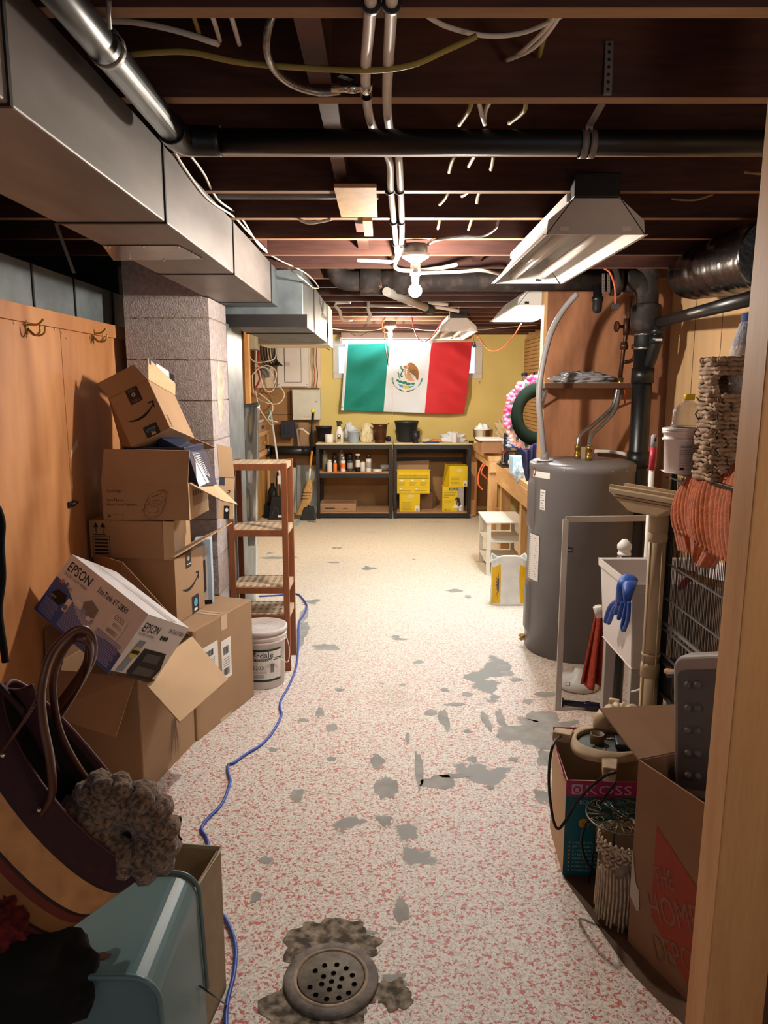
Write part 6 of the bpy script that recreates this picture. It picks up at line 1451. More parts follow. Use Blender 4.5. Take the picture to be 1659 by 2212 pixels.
# bins and cloths
mb = MB(); mb.box(1.28, 1.5, 6.15, 6.5, z2_, z2_ + .20, mat('pale_bin', 'C9CCC8', rough=.4, var=.04)); single('storage_bin', mb, 'pale plastic bin heaped with striped fabric on the lower bench', 'bin', bevel=.012)
c = at(1125, 955, Y=6.4); STR = mat('blue_white_stripe', '2E62C8', rough=.6, var=0, scale=10, col2='DDE6F0', thresh=(.48, .52), stretch=(1, 1, 5))
heap('striped_cloth', 'blue and white striped fabric heaped over the pale bin', 'cloth', (c.x + .02, 6.35, z2_ + .25), (.16, .15, .08), STR, .4, 2.6, 31, ridged=.3)
c = at(1112, 985, Y=6.2); mb = MB(); mb.box(c.x - .03, c.x + .10, 6.12, 6.3, z2_, z2_ + .15, mat('sky_blue_carton', 'A8CDE6', var=.08)); single('retail_box', mb, 'pale blue carton squeezed between model truck and bin', 'box', bevel=.004)
NAVY = mat('navy_fabric', '1B2350', rough=.8, var=.12)
def nav(u, v):
    a = at(1124 + 36 * u, 965 + 8 * math.sin(u * 5), Y=5.65); b_ = at(1140 + 14 * u, 1052 + 6 * u, Y=5.75)
    p = a.lerp(b_, v); p.y += .02 * math.sin(u * 18 + v * 2); p.x += .004 * math.sin(v * 9); return p
mb = MB(); mb.grid(nav, 24, 20, NAVY); single('navy_jacket', mb, 'navy fabric hanging over the bench edge beside the water heater', 'cloth', solid=.012)
# wreath
c = at(1160, 895, Y=5.7); t = thing('flower_wreath', 'pink artificial flower wreath showing its dark green back, by the heater', 'wreath', c - V((0, 0, .22)))
WG = mat('wreath_felt', '121912', rough=1.0, var=.15, spec=.02); R_ = .175
ax = V((.12, -1, .05)).normalized(); q_ = V((0, 0, 1)).rotation_difference(ax)
mb = MB(); mb.grid(lambda u, v: c + q_ @ V(((.115 + .085 * v) * math.cos(2 * math.pi * u), (.115 + .085 * v) * 1.18 * math.sin(2 * math.pi * u), .03 * math.sin(math.pi * v))), 60, 8, WG); mb.build('ring', t, solid=.01)
PK1, PK2, PK3 = mat('pink_petal', 'E4789A', rough=.6, var=.15), mat('deep_pink_petal', 'C83A60', rough=.6, var=.15), mat('pale_pink_petal', 'E8B8B0', rough=.6, var=.1)
LEAF = mat('dark_leaf', '25402A', rough=.6, var=.1)
r5 = random.Random(5)
for i in range(30):
    a = i * 2 * math.pi / 30; rr2 = .205 + .02 * r5.random(); p = c + q_ @ V((rr2 * math.cos(a), rr2 * 1.18 * math.sin(a), -.05 + .03 * r5.random()))
    mb = MB(); m_ = PK3 if p.z < c.z - .09 else (PK1 if i % 3 else PK2)
    for k in range(6):
        b_ = k * 1.047 + r5.random(); mb.ball(p + V((.022 * math.cos(b_), .01 * r5.random(), .022 * math.sin(b_))), (.022, .012, .020), m_, 7, 5)
    mb.build('flower', t)
for i in range(16):
    a = i * 2 * math.pi / 16 + .1; mb = MB(); p0 = c + q_ @ V((.185 * math.cos(a), .215 * math.sin(a), .0)); p1 = c + q_ @ V((.235 * math.cos(a + .08), .272 * math.sin(a + .08), -.01)); sd = (p1 - p0).cross(V((0, 1, 0))).normalized() * .014
    mb.poly([p0, (p0 + p1) / 2 + sd, p1, (p0 + p1) / 2 - sd], LEAF); mb.build('leaf', t, solid=.002)
for i, (x, y, rx, m_, lb) in enumerate(((1150, 915, .06, PAPER, 'white cloth seen through the wreath'), (1130, 950, .07, mat('pale_blue_film', 'C4DCEA', rough=.3, var=.05), 'pale bluish plastic bag under the wreath'), (1148, 945, .07, mat('peach_cloth', 'DDB7A6', var=.08), 'peach fabric bunched below the wreath'))):
    p = at(x, y, Y=5.95); heap('cloth_bundle', lb, 'cloth', (p.x, 5.95, z2_ + (.11, .045, .06)[i]), (rx, rx, rx * (1.3 if i else 1)), m_, .35, 3, 40 + i, flat=False, ridged=.3)
# tools on the pegboard
p = at(1132, 825, X=1.775); t = thing('hand_saw', 'pale saw blade with blue handle hung on the pegboard', 'saw', p)
mb = MB(); a, b_, c_, d_ = at(1126, 812, X=1.772), at(1137, 810, X=1.772), at(1134, 845, X=1.772), at(1118, 846, X=1.772); mb.sheet([a, b_, c_, d_], .004, mat('dull_blade', 'C6BFAE', rough=.4, var=.08)); mb.build('blade', t)
mb = MB(); mb.sheet([at(1126, 813, X=1.77), at(1128, 806, X=1.77), at(1136, 805, X=1.77), at(1137, 812, X=1.77)], .02, mat('navy_plastic', '22408C', var=.05)); mb.build('handle', t, bevel=.004)
for i, (x, y0, y1) in enumerate(((1148, 816, 835), (1154, 806, 830))):
    mb = MB(); mb.tube([at(x, y1, X=1.765), at(x + 3, (y0 + y1) / 2, X=1.755), at(x, y0, X=1.765)], .012, BLACK_PL, 8, sub=4); mb.tube([at(x + 3, y1, X=1.765), at(x - 2, y0 + 4, X=1.765)], .008, STEEL, 6); single('pliers', mb, ['short black pliers hung low on the pegboard', 'taller black pliers hung on the pegboard'][i], 'tool')
# ------------------------------------------------------------------ water heater
hc = V((1.186, 4.42, 0)); hr = .307
HEAT = mat('heater_grey_enamel', '6E6A6A', rough=.38, var=.05, scale=4, spec=.5)
hz = at(1200, 1008, Y=4.11).z
t = thing('water_heater', 'squat grey cylindrical water heater with stickers, standing before the brown plywood', 'water heater', hc)
mb = MB(); mb.lathe([(hr * .97, .0), (hr * .97, .02), (hr, .022), (hr, hz - .05), (hr + .002, hz - .048), (hr + .002, hz - .01), (hr - .01, hz), (hr * .9, hz + .006), (0, hz + .012)], hc, HEAT, n=72); mb.build('tank', t)
va = math.atan2(-hc.y, -hc.x)
def HA(dx): return va + math.asin(max(-1, min(1, dx)))   # dx: -1 = silhouette at one side, +1 at the other
def hpatch(mb, d0, d1, y0, y1, m, off=.0015, yref=4.14):
    a0, a1 = HA(d0), HA(d1); dr = Drum((hc.x, hc.y, 0), hr, a0)
    z0, z1 = at(1200, y1, Y=yref).z, at(1200, y0, Y=yref).z
    mb.rect(dr, 0, z0, (a1 - a0) * hr, z1, m, off, n=10); return dr, (a1 - a0) * hr, z0, z1
for nm, d0, d1, y0, y1, yr in (('access_cover', -.985, -.86, 1037, 1150, 4.3), ('access_cover', -.99, -.90, 1258, 1370, 4.35)):
    mb = MB(); a0, a1 = HA(d0), HA(d1); z0, z1 = at(1145, y1, Y=yr).z, at(1145, y0, Y=yr).z
    mb.grid(lambda u, v: hc + V((math.cos(a0 + (a1 - a0) * u), math.sin(a0 + (a1 - a0) * u), 0)) * (hr + .014 * min(1, 6 * min(u, 1 - u)) * min(1, 10 * min(v, 1 - v))) + V((0, 0, z0 + (z1 - z0) * v)), 14, 20, HEAT); mb.build(nm, t)
mb = MB(); dr, w_, z0, z1 = hpatch(mb, -.90, -.57, 1014, 1036, PAPER, yref=4.2); mb.text(dr, 'PROFESSIONAL', w_ * .38, z0 + (z1 - z0) * .62, .018, GREYINK, .003, width=w_ * .55); mb.disc(dr, w_ * .12, (z0 + z1) / 2, w_ * .10, (z1 - z0) * .45, mat('maroon_print', '7A2A30', var=0), .003); mb.disc(dr, w_ * .12, (z0 + z1) / 2, w_ * .06, (z1 - z0) * .22, PAPER, .0036); mb.build('sticker', t)
mb = MB(); dr, w_, z0, z1 = hpatch(mb, -.74, -.64, 1064, 1109, PAPER)
for i in range(7): mb.rect(dr, w_ * .15, z0 + (z1 - z0) * (.08 + .125 * i), w_ * (.85 - .1 * (i % 3)), z0 + (z1 - z0) * (.11 + .125 * i), GREYINK, .003)
mb.build('sticker', t)
mb = MB(); dr, w_, z0, z1 = hpatch(mb, -.93, -.73, 1162, 1262, PAPER, yref=4.22)
for i in range(20): mb.rect(dr, w_ * .1, z0 + (z1 - z0) * (.04 + .046 * i), w_ * (.9 - .06 * (i % 4)), z0 + (z1 - z0) * (.052 + .046 * i), mat('faded_red_print', 'B87A74', var=0) if i in (9, 13, 17) else GREYINK, .003)
mb.build('sticker', t)
mb = MB(); dr, w_, z0, z1 = hpatch(mb, -.22, -.10, 1183, 1193, INK); mb.rect(dr, w_ * .12, z0 + .008, w_ * .88, z1 - .008, HEAT, .003); mb.build('sticker', t)
mb = MB(); c = at(1128, 1378, Y=4.45); mb.tube([c + V((.05, 0, 0)), c + V((-.005, 0, 0))], .014, BRASS, 12); mb.lathe([(.022, -.004), (.022, .004)], c + V((.0, 0, .018)), BRASS); mb.tube([c + V((-.004, -.0, 0)), c + V((-.014, -.004, -.012))], .011, BRASS, 10); mb.build('drain_valve', t)
for dx, y in ((-.3, 1033), (.55, 1035), (.8, 1025)):
    a = HA(dx); mb = MB(); mb.ball(hc + V((math.cos(a) * hr, math.sin(a) * hr, hz - .03)), .006, STEEL, 8, 5); mb.build('screw', t)
topz = hz + .01
for x, y in ((1247, 4.46), (1272, 4.36)):
    p = at(x, 985, Y=y); p = V((p.x, y, topz))
    mb = MB(); mb.lathe([(.020, 0), (.020, .03), (.015, .032), (.015, .06), (.019, .062), (.019, .085), (.0, .086)], p, BRASS, n=14); mb.build('nipple', t)
mb = MB(); tgx = at(1260, 975, Y=4.44).x; mb.box(tgx - .012, tgx + .014, 4.44, 4.446, topz, topz + .075, mat('tan_tag', 'A08C6C', var=.1)); mb.build('tag', t)
# flexible lines, conduit, copper riser
def fl(label, pts, r, m, name, cat, sub=8, n=12): return line3(label, pts, r, m, name, cat, n, sub)
fl('grey ribbed conduit curving from the ceiling down onto the heater top', [at(1247, 634, Y=4.40), at(1215, 672, Y=4.42), at(1188, 725, Y=4.40), at(1170, 800, Y=4.36), at(1164, 865, Y=4.34), at(1170, 930, Y=4.34), at(1176, 990, Y=4.36)], .017, mat('grey_conduit', '8E8A8A', rough=.4, var=.05), 'flexible_conduit', 'conduit')
mb = MB(); p = at(1176, 988, Y=4.36); mb.lathe([(.026, topz), (.026, topz + .03), (.02, topz + .034), (.02, topz + .05), (0, topz + .05)], (p.x, p.y, 0), GREY_PL, n=12); mb.lathe([(.05, topz), (.05, topz + .006), (0, topz + .007)], (p.x, p.y, 0), WHITE_PL); single('conduit_fitting', mb, 'grey conduit fitting on the heater top', 'fitting')
fl('steel braided hose from the copper riser to the heater, outer curve', [at(1334, 840, Y=4.62), at(1322, 880, Y=4.60), at(1285, 915, Y=4.55), at(1254, 940, Y=4.48), V((at(1247, 985, Y=4.46).x, 4.46, topz + .08))], .013, BRAID, 'water_hose', 'hose')
fl('steel braided hose from the copper riser to the heater, inner curve', [at(1338, 842, Y=4.61), at(1328, 885, Y=4.56), at(1300, 918, Y=4.50), at(1278, 940, Y=4.42), V((at(1272, 985, Y=4.36).x, 4.36, topz + .08))], .013, BRAID, 'water_hose', 'hose')
t = thing('copper_riser', 'old brown copper riser with round valve handle on the brown plywood', 'pipe', at(1340, 840, Y=4.66))
YV = 4.66
mb = MB(); mb.tube([at(1362, 640, Y=YV), at(1356, 700, Y=YV), at(1346, 760, Y=YV), at(1338, 830, Y=YV)], .013, COPPER_OLD, 12); mb.tube([at(1347, 782, Y=YV), at(1362, 780, Y=YV), at(1371, 768, Y=YV), at(1373, 750, Y=YV)], .012, COPPER_OLD, 12, sub=4); mb.build('pipe', t)
mb = MB(); p = at(1353, 706, Y=YV); mb.tube([p + V((0, 0, .05)), p + V((0, 0, -.05))], .019, COPPER_OLD, 12); mb.tube([p, p + V((-.055, -.01, 0))], .011, COPPER_OLD, 10); mb.build('valve_body', t)
mb = MB(); mb.lathe([(.006, -.005), (.032, -.006), (.034, 0), (.032, .006), (.006, .005)], p + V((-.062, -.01, 0)), COPPER_OLD, axis=(1, .1, 0), n=16); mb.build('valve_handle', t)
mb = MB(); p = at(1348, 748, Y=YV); mb.lathe([(.016, -.022), (.024, -.02), (.024, -.006), (.027, -.004), (.027, .006), (.022, .01), (.022, .022), (.014, .026)], p, COPPER_OLD, n=8); mb.build('union', t)
mb = MB(); p = at(1372, 747, Y=YV); mb.lathe([(.018, -.02), (.024, -.018), (.024, .006), (.016, .01)], p, COPPER_OLD, n=8); mb.build('union', t)
mb = MB(); p = at(1339, 833, Y=YV); mb.tube([p + V((.004, 0, .05)), p + V((-.004, 0, -.02))], .017, BRASS, 12); mb.build('brass_tee', t)
mb = MB(); p = at(1349, 836, Y=YV - .03); mb.tube([p, p + V((.006, -.005, -.10))], .005, mat('orange_lever', 'D8552A', var=0), 8); mb.tube([p + V((-.03, .02, 0)), p], .006, BRASS, 8); mb.build('lever', t)
fl('white plastic pipe behind the heater curving to the stack', [at(1285, 975, Y=4.74), at(1330, 977, Y=4.74), at(1358, 985, Y=4.70), at(1364, 998, Y=4.66)], .012, PAPER, 'supply_pipe', 'pipe', 5)
# little shelf
t = thing('wall_shelf', 'narrow wooden shelf on metal brackets fixed on the brown plywood above the heater', 'shelf', at(1270, 832, Y=4.7))
p, q = at(1176, 828, Y=4.62), at(1364, 832, Y=4.62)
mb = MB(); mb.box(p.x, q.x, 4.60, 4.775, p.z - .03, p.z, mat('dark_shelf_edge', '5A3A26', var=.15)); mb.box(p.x, q.x, 4.598, 4.775, p.z, p.z + .004, mat('pale_shelf_top', 'B9A592', var=.08)); mb.build('board', t, bevel=.002)
for x in (p.x + .02, q.x - .04):
    mb = MB(); mb.bar((x, 4.772, p.z - .16), (x, 4.772, p.z - .035), .02, .006, GALV); mb.bar((x, 4.770, p.z - .15), (x, 4.64, p.z - .036), .018, .006, GALV); mb.build('bracket', t)
GBAG = mat('grey_plastic_bag', '8C8C90', rough=.25, var=.3, scale=8, spec=.6)
c = at(1255, 818, Y=4.68); heap('packed_bag', 'crumpled grey and clear plastic package lying on the narrow wall shelf', 'bag', (c.x, 4.68, p.z + .028), (.19, .07, .045), GBAG, .35, 3, 17, ridged=.35)
mb = MB(); c = at(1240, 812, Y=4.62); mb.tube([c + V((.05 * math.cos(a), 0, .022 * math.sin(a))) for a in [i * .5 for i in range(12)]], .002, WIRE_W, 5, sub=2); single('string', mb, 'thin white string on the grey plastic package', 'string')

# ------------------------------------------------------------------ white tiered stand and bag
t = thing('tiered_stand', 'small white three-tier stand before the lower workbench', 'stand', (1.02, 6.45, 0))
wx0, wx1, wy0, wy1 = at(1051, 1200, Y=6.2).x, at(1132, 1200, Y=6.2).x, 6.2, 6.72
PW = mat('white_painted_wood', 'E2DED2', rough=.5, var=.05, scale=4, stretch=(1, 6, 1))
zt0 = at(1090, 1127, Y=6.2).z
for x in (wx0, wx1 - .035):
    for y in (wy0, wy1 - .03): mb = MB(); mb.box(x, x + .035, y, y + .03, 0, zt0 - .013, PW); mb.build('leg', t, bevel=.002)
for z in (zt0, at(1090, 1171, Y=6.2).z, at(1090, 1214, Y=6.2).z):
    mb = MB(); mb.box(wx0 - (.012 if z == zt0 else -.0), wx1 + .012, wy0 - .012 if z == zt0 else wy0 + .03, wy1 + .01, z - .013, z, PW); mb.build('tier', t, bevel=.003)
c = V((.928, 5.36, 0)); t = thing('shopping_bag', 'white and yellow woven plastic shopping bag with sun print standing before the heater', 'bag', c)
BW, BYL = mat('woven_white_bag', 'D3D6D2', rough=.35, var=.08, scale=14, bump=.4, bscale=25), mat('printed_sun_yellow', 'D2A81F', rough=.4, var=.12)
bw, bd, bh = .26, .13, at(1090, 1206, Y=5.31).z
def bagf(u, v):
    a = 2 * math.pi * u; s = lambda q: math.copysign(abs(q) ** .45, q)
    x, y = s(math.cos(a)) * bw / 2, s(math.sin(a)) * bd / 2
    k = 1 - .10 * math.sin(v * math.pi) * (1 if abs(math.sin(a)) > .6 else .3) + .04 * noise.noise(V((math.cos(a) * 3, math.sin(a) * 3, v * 4)))
    return c + V((x * k, y * (1.0 - .35 * v) * k, bh * v * (1 + .05 * math.sin(a * 3)) + .004))
mb = MB(); mb.grid(bagf, 72, 24, BW, lambda u, v: BYL if (.52 < u < .715 or .80 < u < .985) and .05 < v < .82 else BW)
mb.build('body', t, solid=.003)
mb = MB(); SUNR = mat('printed_sun_brown', '6E3A1E', var=0); SUND = mat('printed_sun_blue', '2C3A6A', var=0)
def bp(u, v): 
    p = bagf(u, v); q = (p - c); q.z = 0; return p + q.normalized() * .003
for k in range(9):
    a = -1.3 + k * .33; u0, v0 = .690, .42
    mb.poly([bp(u0 - .035 * math.cos(a - .14), v0 + .16 * math.sin(a - .14)), bp(u0 - .035 * math.cos(a + .14), v0 + .16 * math.sin(a + .14)), bp(u0 - .075 * math.cos(a), v0 + .34 * math.sin(a))], SUNR)
mb.poly([bp(.690 - .034 * math.cos(i * .52 - 1.57), .42 + .15 * math.sin(i * .52 - 1.57)) for i in range(7)], SUND); mb.build('sun_print', t)

# ------------------------------------------------------------------ screen frame, laundry tub and what stands round it
t = thing('window_screen', 'aluminium framed insect screen leaning in front of the heater', 'screen', (1.1, 3.5, 0))
ALU = mat('pale_aluminium', 'B7B0A8', rough=.45, metal=.3, var=.04)
s00, s01 = V((.872, 3.50, 0)), at(1222, 1122, Y=3.60); s10 = V((1.33, 3.54, 0)); s11 = s01 + (s10 - s00)
for a, b_, up in ((s00, s01, (1, 0, 0)), (s01, s11, (0, 0, 1)), (s00, s10, (0, 0, 1)), (s10, s11, (1, 0, 0))):
    mb = MB(); mb.bar(a, b_, .028, .012, ALU, up=(0, 1, 0)); mb.build('frame_bar', t, bevel=.001)
mesh_m = mat('insect_mesh', '3A3836', rough=.7, var=0)
nt = mesh_m.node_tree; tr = nt.nodes.new('ShaderNodeBsdfTransparent'); mx = nt.nodes.new('ShaderNodeMixShader'); mx.inputs[0].default_value = .28
nt.links.new(tr.outputs[0], mx.inputs[1]); nt.links.new(nt.nodes['Principled BSDF'].outputs[0], mx.inputs[2]); nt.links.new(mx.outputs[0], nt.nodes['Material Output'].inputs['Surface'])
mb = MB(); mb.poly([s00, s10, s11, s01], mesh_m); mb.build('mesh', t)
mb = MB(); fr = Frame(s00, s10 - s00, s01 - s00); mb.line(fr, [(.035, .125), (.055, .125), (.055, .143), (.035, .143), (.035, .125)], .003, INK, .004); mb.build('tab', t)
TUB = mat('white_tub_plastic', 'CFC8C6', rough=.4, var=.03)
tx0, tx1, ty0, ty1, tz1, tz0 = .95, 1.45, 2.76, 3.20, .852, .50
t = thing('laundry_tub', 'white plastic laundry tub on grey legs with blue glove over its rim', 'sink', (1.2, 2.98, 0))
mb = MB(); th_ = .012
ins = .018
def ring(z, k): return [V((tx0 + k, ty0 + k, z)), V((tx1 - k, ty0 + k, z)), V((tx1 - k, ty1 - k, z)), V((tx0 + k, ty1 - k, z))]
R = [ring(tz1, 0), ring(tz1 - .03, .0), ring(tz1 - .035, .008), ring(tz0, ins * 1.6)]
I = [ring(tz1, th_), ring(tz0 + .02, ins * 1.6 + th_)]
vs = sum(R + I, []); fs = []
for i in range(3):
    for j in range(4): fs.append((i * 4 + j, (i + 1) * 4 + j, (i + 1) * 4 + (j + 1) % 4, i * 4 + (j + 1) % 4)[::-1])
fs.append((12, 13, 14, 15)[::-1])
for j in range(4): fs.append((0 + j, (j + 1) % 4, 16 + (j + 1) % 4, 16 + j)[::1]); fs.append((16 + j, 16 + (j + 1) % 4, 20 + (j + 1) % 4, 20 + j))
fs.append((20, 21, 22, 23)); mb.add(vs, fs, TUB); mb.build('basin', t, bevel=.004)
for x in (tx0 + .03, tx1 - .08):
    for y in (ty0 + .03, ty1 - .07):
        mb = MB(); mb.prism([V((x, y, 0)), V((x + .035, y, 0)), V((x + .05, y, tz0 + .03)), V((x, y, tz0 + .03))], (0, .035, 0), mat('grey_leg_plastic', 'A9A6A4', rough=.5, var=.03)); mb.build('leg', t, bevel=.003)
mb = MB(); fr = Frame((tx0 + .008, ty1, tz0), (0, -1, .0), (0, 0, 1)); mb.rect(fr, .26, .20, .28, .225, mat('faded_blue_print', '8A93B0', var=0), .004); mb.build('sticker', t)
# blue glove
t = thing('rubber_glove', 'blue rubber glove draped over the corner of the laundry tub', 'glove', (.94, 2.86, .6))
GLV = mat('blue_rubber', '1F4FA8', rough=.45, var=.08)
Xg = .925
mb = MB()
def gtube(pts, r, flat=.6): mb.tube([at(x, y, X=Xg + dx) for x, y, dx in pts], r, GLV, 12, sub=5, flat=flat)
k = [(1370, 1253, .06), (1357, 1250, .03), (1350, 1262, .008), (1343, 1285, .0), (1336, 1305, .0)]
gtube(k, [.020, .026, .030, .034, .034, .033, .032, .031, .030, .030, .030, .030, .029, .028, .026, .024, .022, .02, .018, .016, .012], .5)
k2 = [(1366, 1256, .05), (1360, 1262, .02), (1356, 1285, .0), (1354, 1310, .0)]
gtube(k2, [.018, .02, .022, .024, .025, .025, .025, .024, .022, .02, .018, .016, .014, .012, .010, .008], .5)
for pts in ([(1336, 1296, 0), (1322, 1305, 0), (1313, 1322, 0), (1308, 1342, .004)], [(1336, 1302, 0), (1326, 1315, 0), (1320, 1333, .002), (1315, 1345, .004)], [(1338, 1305, 0), (1333, 1314, 0), (1330, 1324, 0)], [(1346, 1300, 0), (1341, 1318, 0), (1337, 1335, 0)], [(1355, 1300, 0), (1350, 1325, -.003), (1345, 1350, -.003), (1346, 1360, 0)], [(1359, 1300, 0), (1358, 1325, 0), (1354, 1345, 0), (1348, 1360, 0)]):
    gtube(pts, .0095, .8); e = at(*pts[-1][:2], X=Xg + pts[-1][2]); mb.ball(e, .0095, GLV, 8, 6)
mb.build('glove_body', t)
# vent cap behind the tub
t = thing('air_vent', 'short black pipe with white air-vent cap rising behind the laundry tub', 'pipe', at(1348, 1210, Y=3.30))
p = at(1348, 1200, Y=3.30); mb = MB(); mb.tube([(p.x, 3.30, .0), (p.x, 3.30, p.z)], .028, ABS, 18); mb.tube([(p.x, 3.30, p.z - .05), (p.x, 3.30, p.z - .01)], .033, ABS, 18); mb.build('pipe', t)
mb = MB(); mb.lathe([(.024, 0), (.030, .004), (.030, .012), (.026, .014), (.026, .03), (.032, .032), (.032, .05), (.012, .075), (0, .076)], p, WHITE_PL, n=20); mb.build('cap', t)
# mop handle
t = thing('floor_mop', 'white pole with red band and grey loop end standing behind the tub', 'mop', (1.24, 3.36, 0))
p = at(1414, 939, Y=3.36); mb = MB(); mb.tube([(p.x - .004, 3.36, 0), (p.x - .003, 3.36, p.z - .16)], .0125, WHITE_PL, 12); mb.build('pole', t)
mb = MB(); mb.tube([(p.x - .003, 3.36, p.z - .16), (p.x - .001, 3.36, p.z - .055)], .015, mat('red_sleeve', 'B03040', rough=.45, var=.04), 12); mb.build('sleeve', t)
mb = MB(); mb.tube([(p.x, 3.36, p.z - .055), (p.x, 3.36, p.z - .008), (p.x, 3.36, p.z)], [.0145, .0145, .011], mat('grey_loop', '9A979A', var=.03), 12); mb.ball((p.x, 3.3455, p.z - .022), (.005, .002, .009), INK, 8, 6); mb.build('end_loop', t)
# red towel and base
REDT = mat('red_towel', '9E3A26', rough=.95, var=.2, scale=60, bump=.8, bscale=180)
def tow(u, v):
    a = at(1285 + 18 * u, 1318 + 6 * u, Y=3.32); b_ = at(1253 + 50 * u, 1472 + 8 * math.sin(u * 4), Y=3.26)
    p = a.lerp(b_, v); p.y += .025 * math.sin(u * 13) * (.4 + v) - .03; return p
mb = MB(); mb.grid(tow, 24, 20, REDT); single('red_towel', mb, 'rust red towel hanging under the laundry tub', 'towel', solid=.012)
mb = MB(); p = at(1275, 1482, Y=3.30); mb.lathe([(.10, 0), (.11, .01), (.10, .05), (.03, .07), (.02, .1), (0, .1)], (1.05, 3.80, 0), WHITE_PL, n=30); single('floor_duster', mb, 'round white base standing under the red towel', 'base')
mb = MB(); mb.tube([at(1290, 1310, Y=3.22), at(1297, 1332, Y=3.22)], .02, mat('white_bristle', 'C8BEB4', var=.2, scale=90), 10); single('scrub_brush', mb, 'pale bristle brush hung at the tub corner over the red towel', 'brush')
HND = mat('navy_glossy_plastic', '14162E', rough=.2, var=.05)
t = thing('ribbed_baton', 'dark navy ribbed handle lying on the floor before the insect screen', 'handle', at(1250, 1520, Z=.02))
a, b_ = at(1214, 1517, Z=.025), at(1296, 1527, Z=.025); b_.y = a.y - .05
pts = [a.lerp(b_, i / 30) for i in range(31)]
mb = MB(); mb.tube(pts, [.024, .024, .012] + [.0135 if i % 2 else .0165 for i in range(16)] + [.02] * 4 + [.018] * 8, HND, 14); mb.build('grip', t)

# ------------------------------------------------------------------ bird cage and what is on it
cx0, cx1, cy0, cy1, cz1 = 1.0, 1.36, 2.10, 2.575, 1.318
CAGE = mat('black_cage_wire', '101012', rough=.35, var=0, metal=.3)
t = thing('bird_cage', 'tall black wire bird cage standing before the laundry tub', 'cage', ((cx0 + cx1) / 2, (cy0 + cy1) / 2, 0))
for x in (cx0, cx1 - .018):
    for y in (cy0, cy1 - .018): mb = MB(); mb.box(x, x + .018, y, y + .018, 0, cz1 - .012, CAGE); mb.build('post', t, bevel=.002)
mb = MB(); mb.box(cx0 - .004, cx1, cy0 - .004, cy1 + .004, cz1 - .012, cz1, CAGE); mb.build('top_panel', t, bevel=.002)
for z in (.25, .50, .62): 
    mb = MB(); mb.box(cx0, cx1, cy0 + .02, cy1 - .02, z, z + .012, mat('dark_tray', '26241F', rough=.6, var=.05)); mb.build('tray', t)
mb = MB(); mb.box(cx0 + .004, cx1 - .004, cy0 + .02, cy1 - .02, .0, .24, CAGE); mb.box(cx0 + .01, cx1 - .01, cy0 + .02, cy1 - .02, .52, .60, MATS['dark_tray']); mb.build('base_skirt', t)
mb = MB(); n_ = 42
for i in range(1, n_):
    y = cy0 + (cy1 - cy0) * i / n_; mb.tube([(cx0 + .004, y, .12), (cx0 + .004, y, cz1 - .02)], .0012, CAGE, 4, cap=False)
    mb.tube([(cx1 - .006, y, .12), (cx1 - .006, y, cz1 - .02)], .0012, CAGE, 4, cap=False)
for i in range(1, 32):
    x = cx0 + (cx1 - cx0) * i / 32
    mb.tube([(x, cy1 - .006, .12), (x, cy1 - .006, cz1 - .02)], .0012, CAGE, 4, cap=False)
mb.build('wire_bars', t)
RAIL = mat('grey_cage_rail', '5E5E60', rough=.3, metal=.6, var=.05)
for z, w in ((.985, .004), (.86, .004), (.765, .012), (.745, .006), (.655, .005), (.46, .004), (1.285, .004)):
    mb = MB(); mb.box(cx0 - .004, cx0 + .003, cy0, cy1, z, z + w, RAIL if w < .012 or True else CAGE); mb.build('rail', t)
mb = MB(); p = V((cx0 - .008, 2.22, .755)); mb.box(p.x - .003, p.x + .003, p.y - .008, p.y + .008, p.z - .035, p.z + .012, RAIL); mb.build('latch', t, bevel=.002)
PERCH = mat('perch_wood', 'A9855E', rough=.7, var=.15, scale=20)
mb = MB(); mb.tube([(cx0 + .02, 2.50, .975), (1.10, 2.40, .955), (1.3, 2.36, .94)], .012, PERCH, 10, sub=4); mb.build('perch', t)
mb = MB(); mb.tube([at(1470, 1268, X=1.06), at(1497, 1240, X=1.05)], .012, mat('red_toy', 'A02238', rough=.4, var=.05), 8); mb.build('toy', t)
mb = MB(); mb.tube([at(1440, 1450, X=.985), at(1468, 1455, X=.985)], .011, PERCH, 10); c = at(1447, 1452, X=.985); mb.build('perch', t)
# bucket, jug
mb_c = V((at(1472, 1000, Y=2.46).x, 2.46, cz1)); p0 = at(1472, 1009, Y=2.40)
t = thing('plastic_tub', 'white plastic tub with printed label standing on the bird cage', 'tub', mb_c)
w0, w1, hh = .052, .062, .142
mb = MB(); mb.lathe([(w0, 0), (w0 + .002, .004), (w1 - .003, hh - .035), (w1 + .003, hh - .034), (w1 + .003, hh - .026), (w1 - .001, hh - .025), (w1, hh - .012), (w1 + .004, hh - .011), (w1 + .004, hh - .002), (w1, hh)], mb_c, mat('pinkish_white_plastic', 'D9CCCB', rough=.4, var=.03), n=40)
dr = Drum(mb_c, w0 + .002, math.atan2(-mb_c.y, -mb_c.x) - .15, w1 - .003, hh - .035)
mb.rect(dr, 0, .012, .052, .095, mat('label_grey', 'BDB4B6', var=0), .0008, n=8); mb.rect(dr, .004, .088, .036, .092, mat('label_blue', '4A5A8C', var=0), .0014, n=5)
for i in range(9): mb.rect(dr, .003, .028 + .0062 * i, .046, .030 + .0062 * i, GREYINK, .0014, n=5)
mb.rect(dr, .004, .014, .016, .023, INK, .0014, n=3)
mb.build('body', t)
mb = MB(); mb.lathe([(w1 + .005, hh - .001), (w1 + .005, hh + .006), (w1 - .004, hh + .008), (0, hh + .006)], mb_c, MATS['pinkish_white_plastic'], n=40, close=False); mb.build('lid', t)
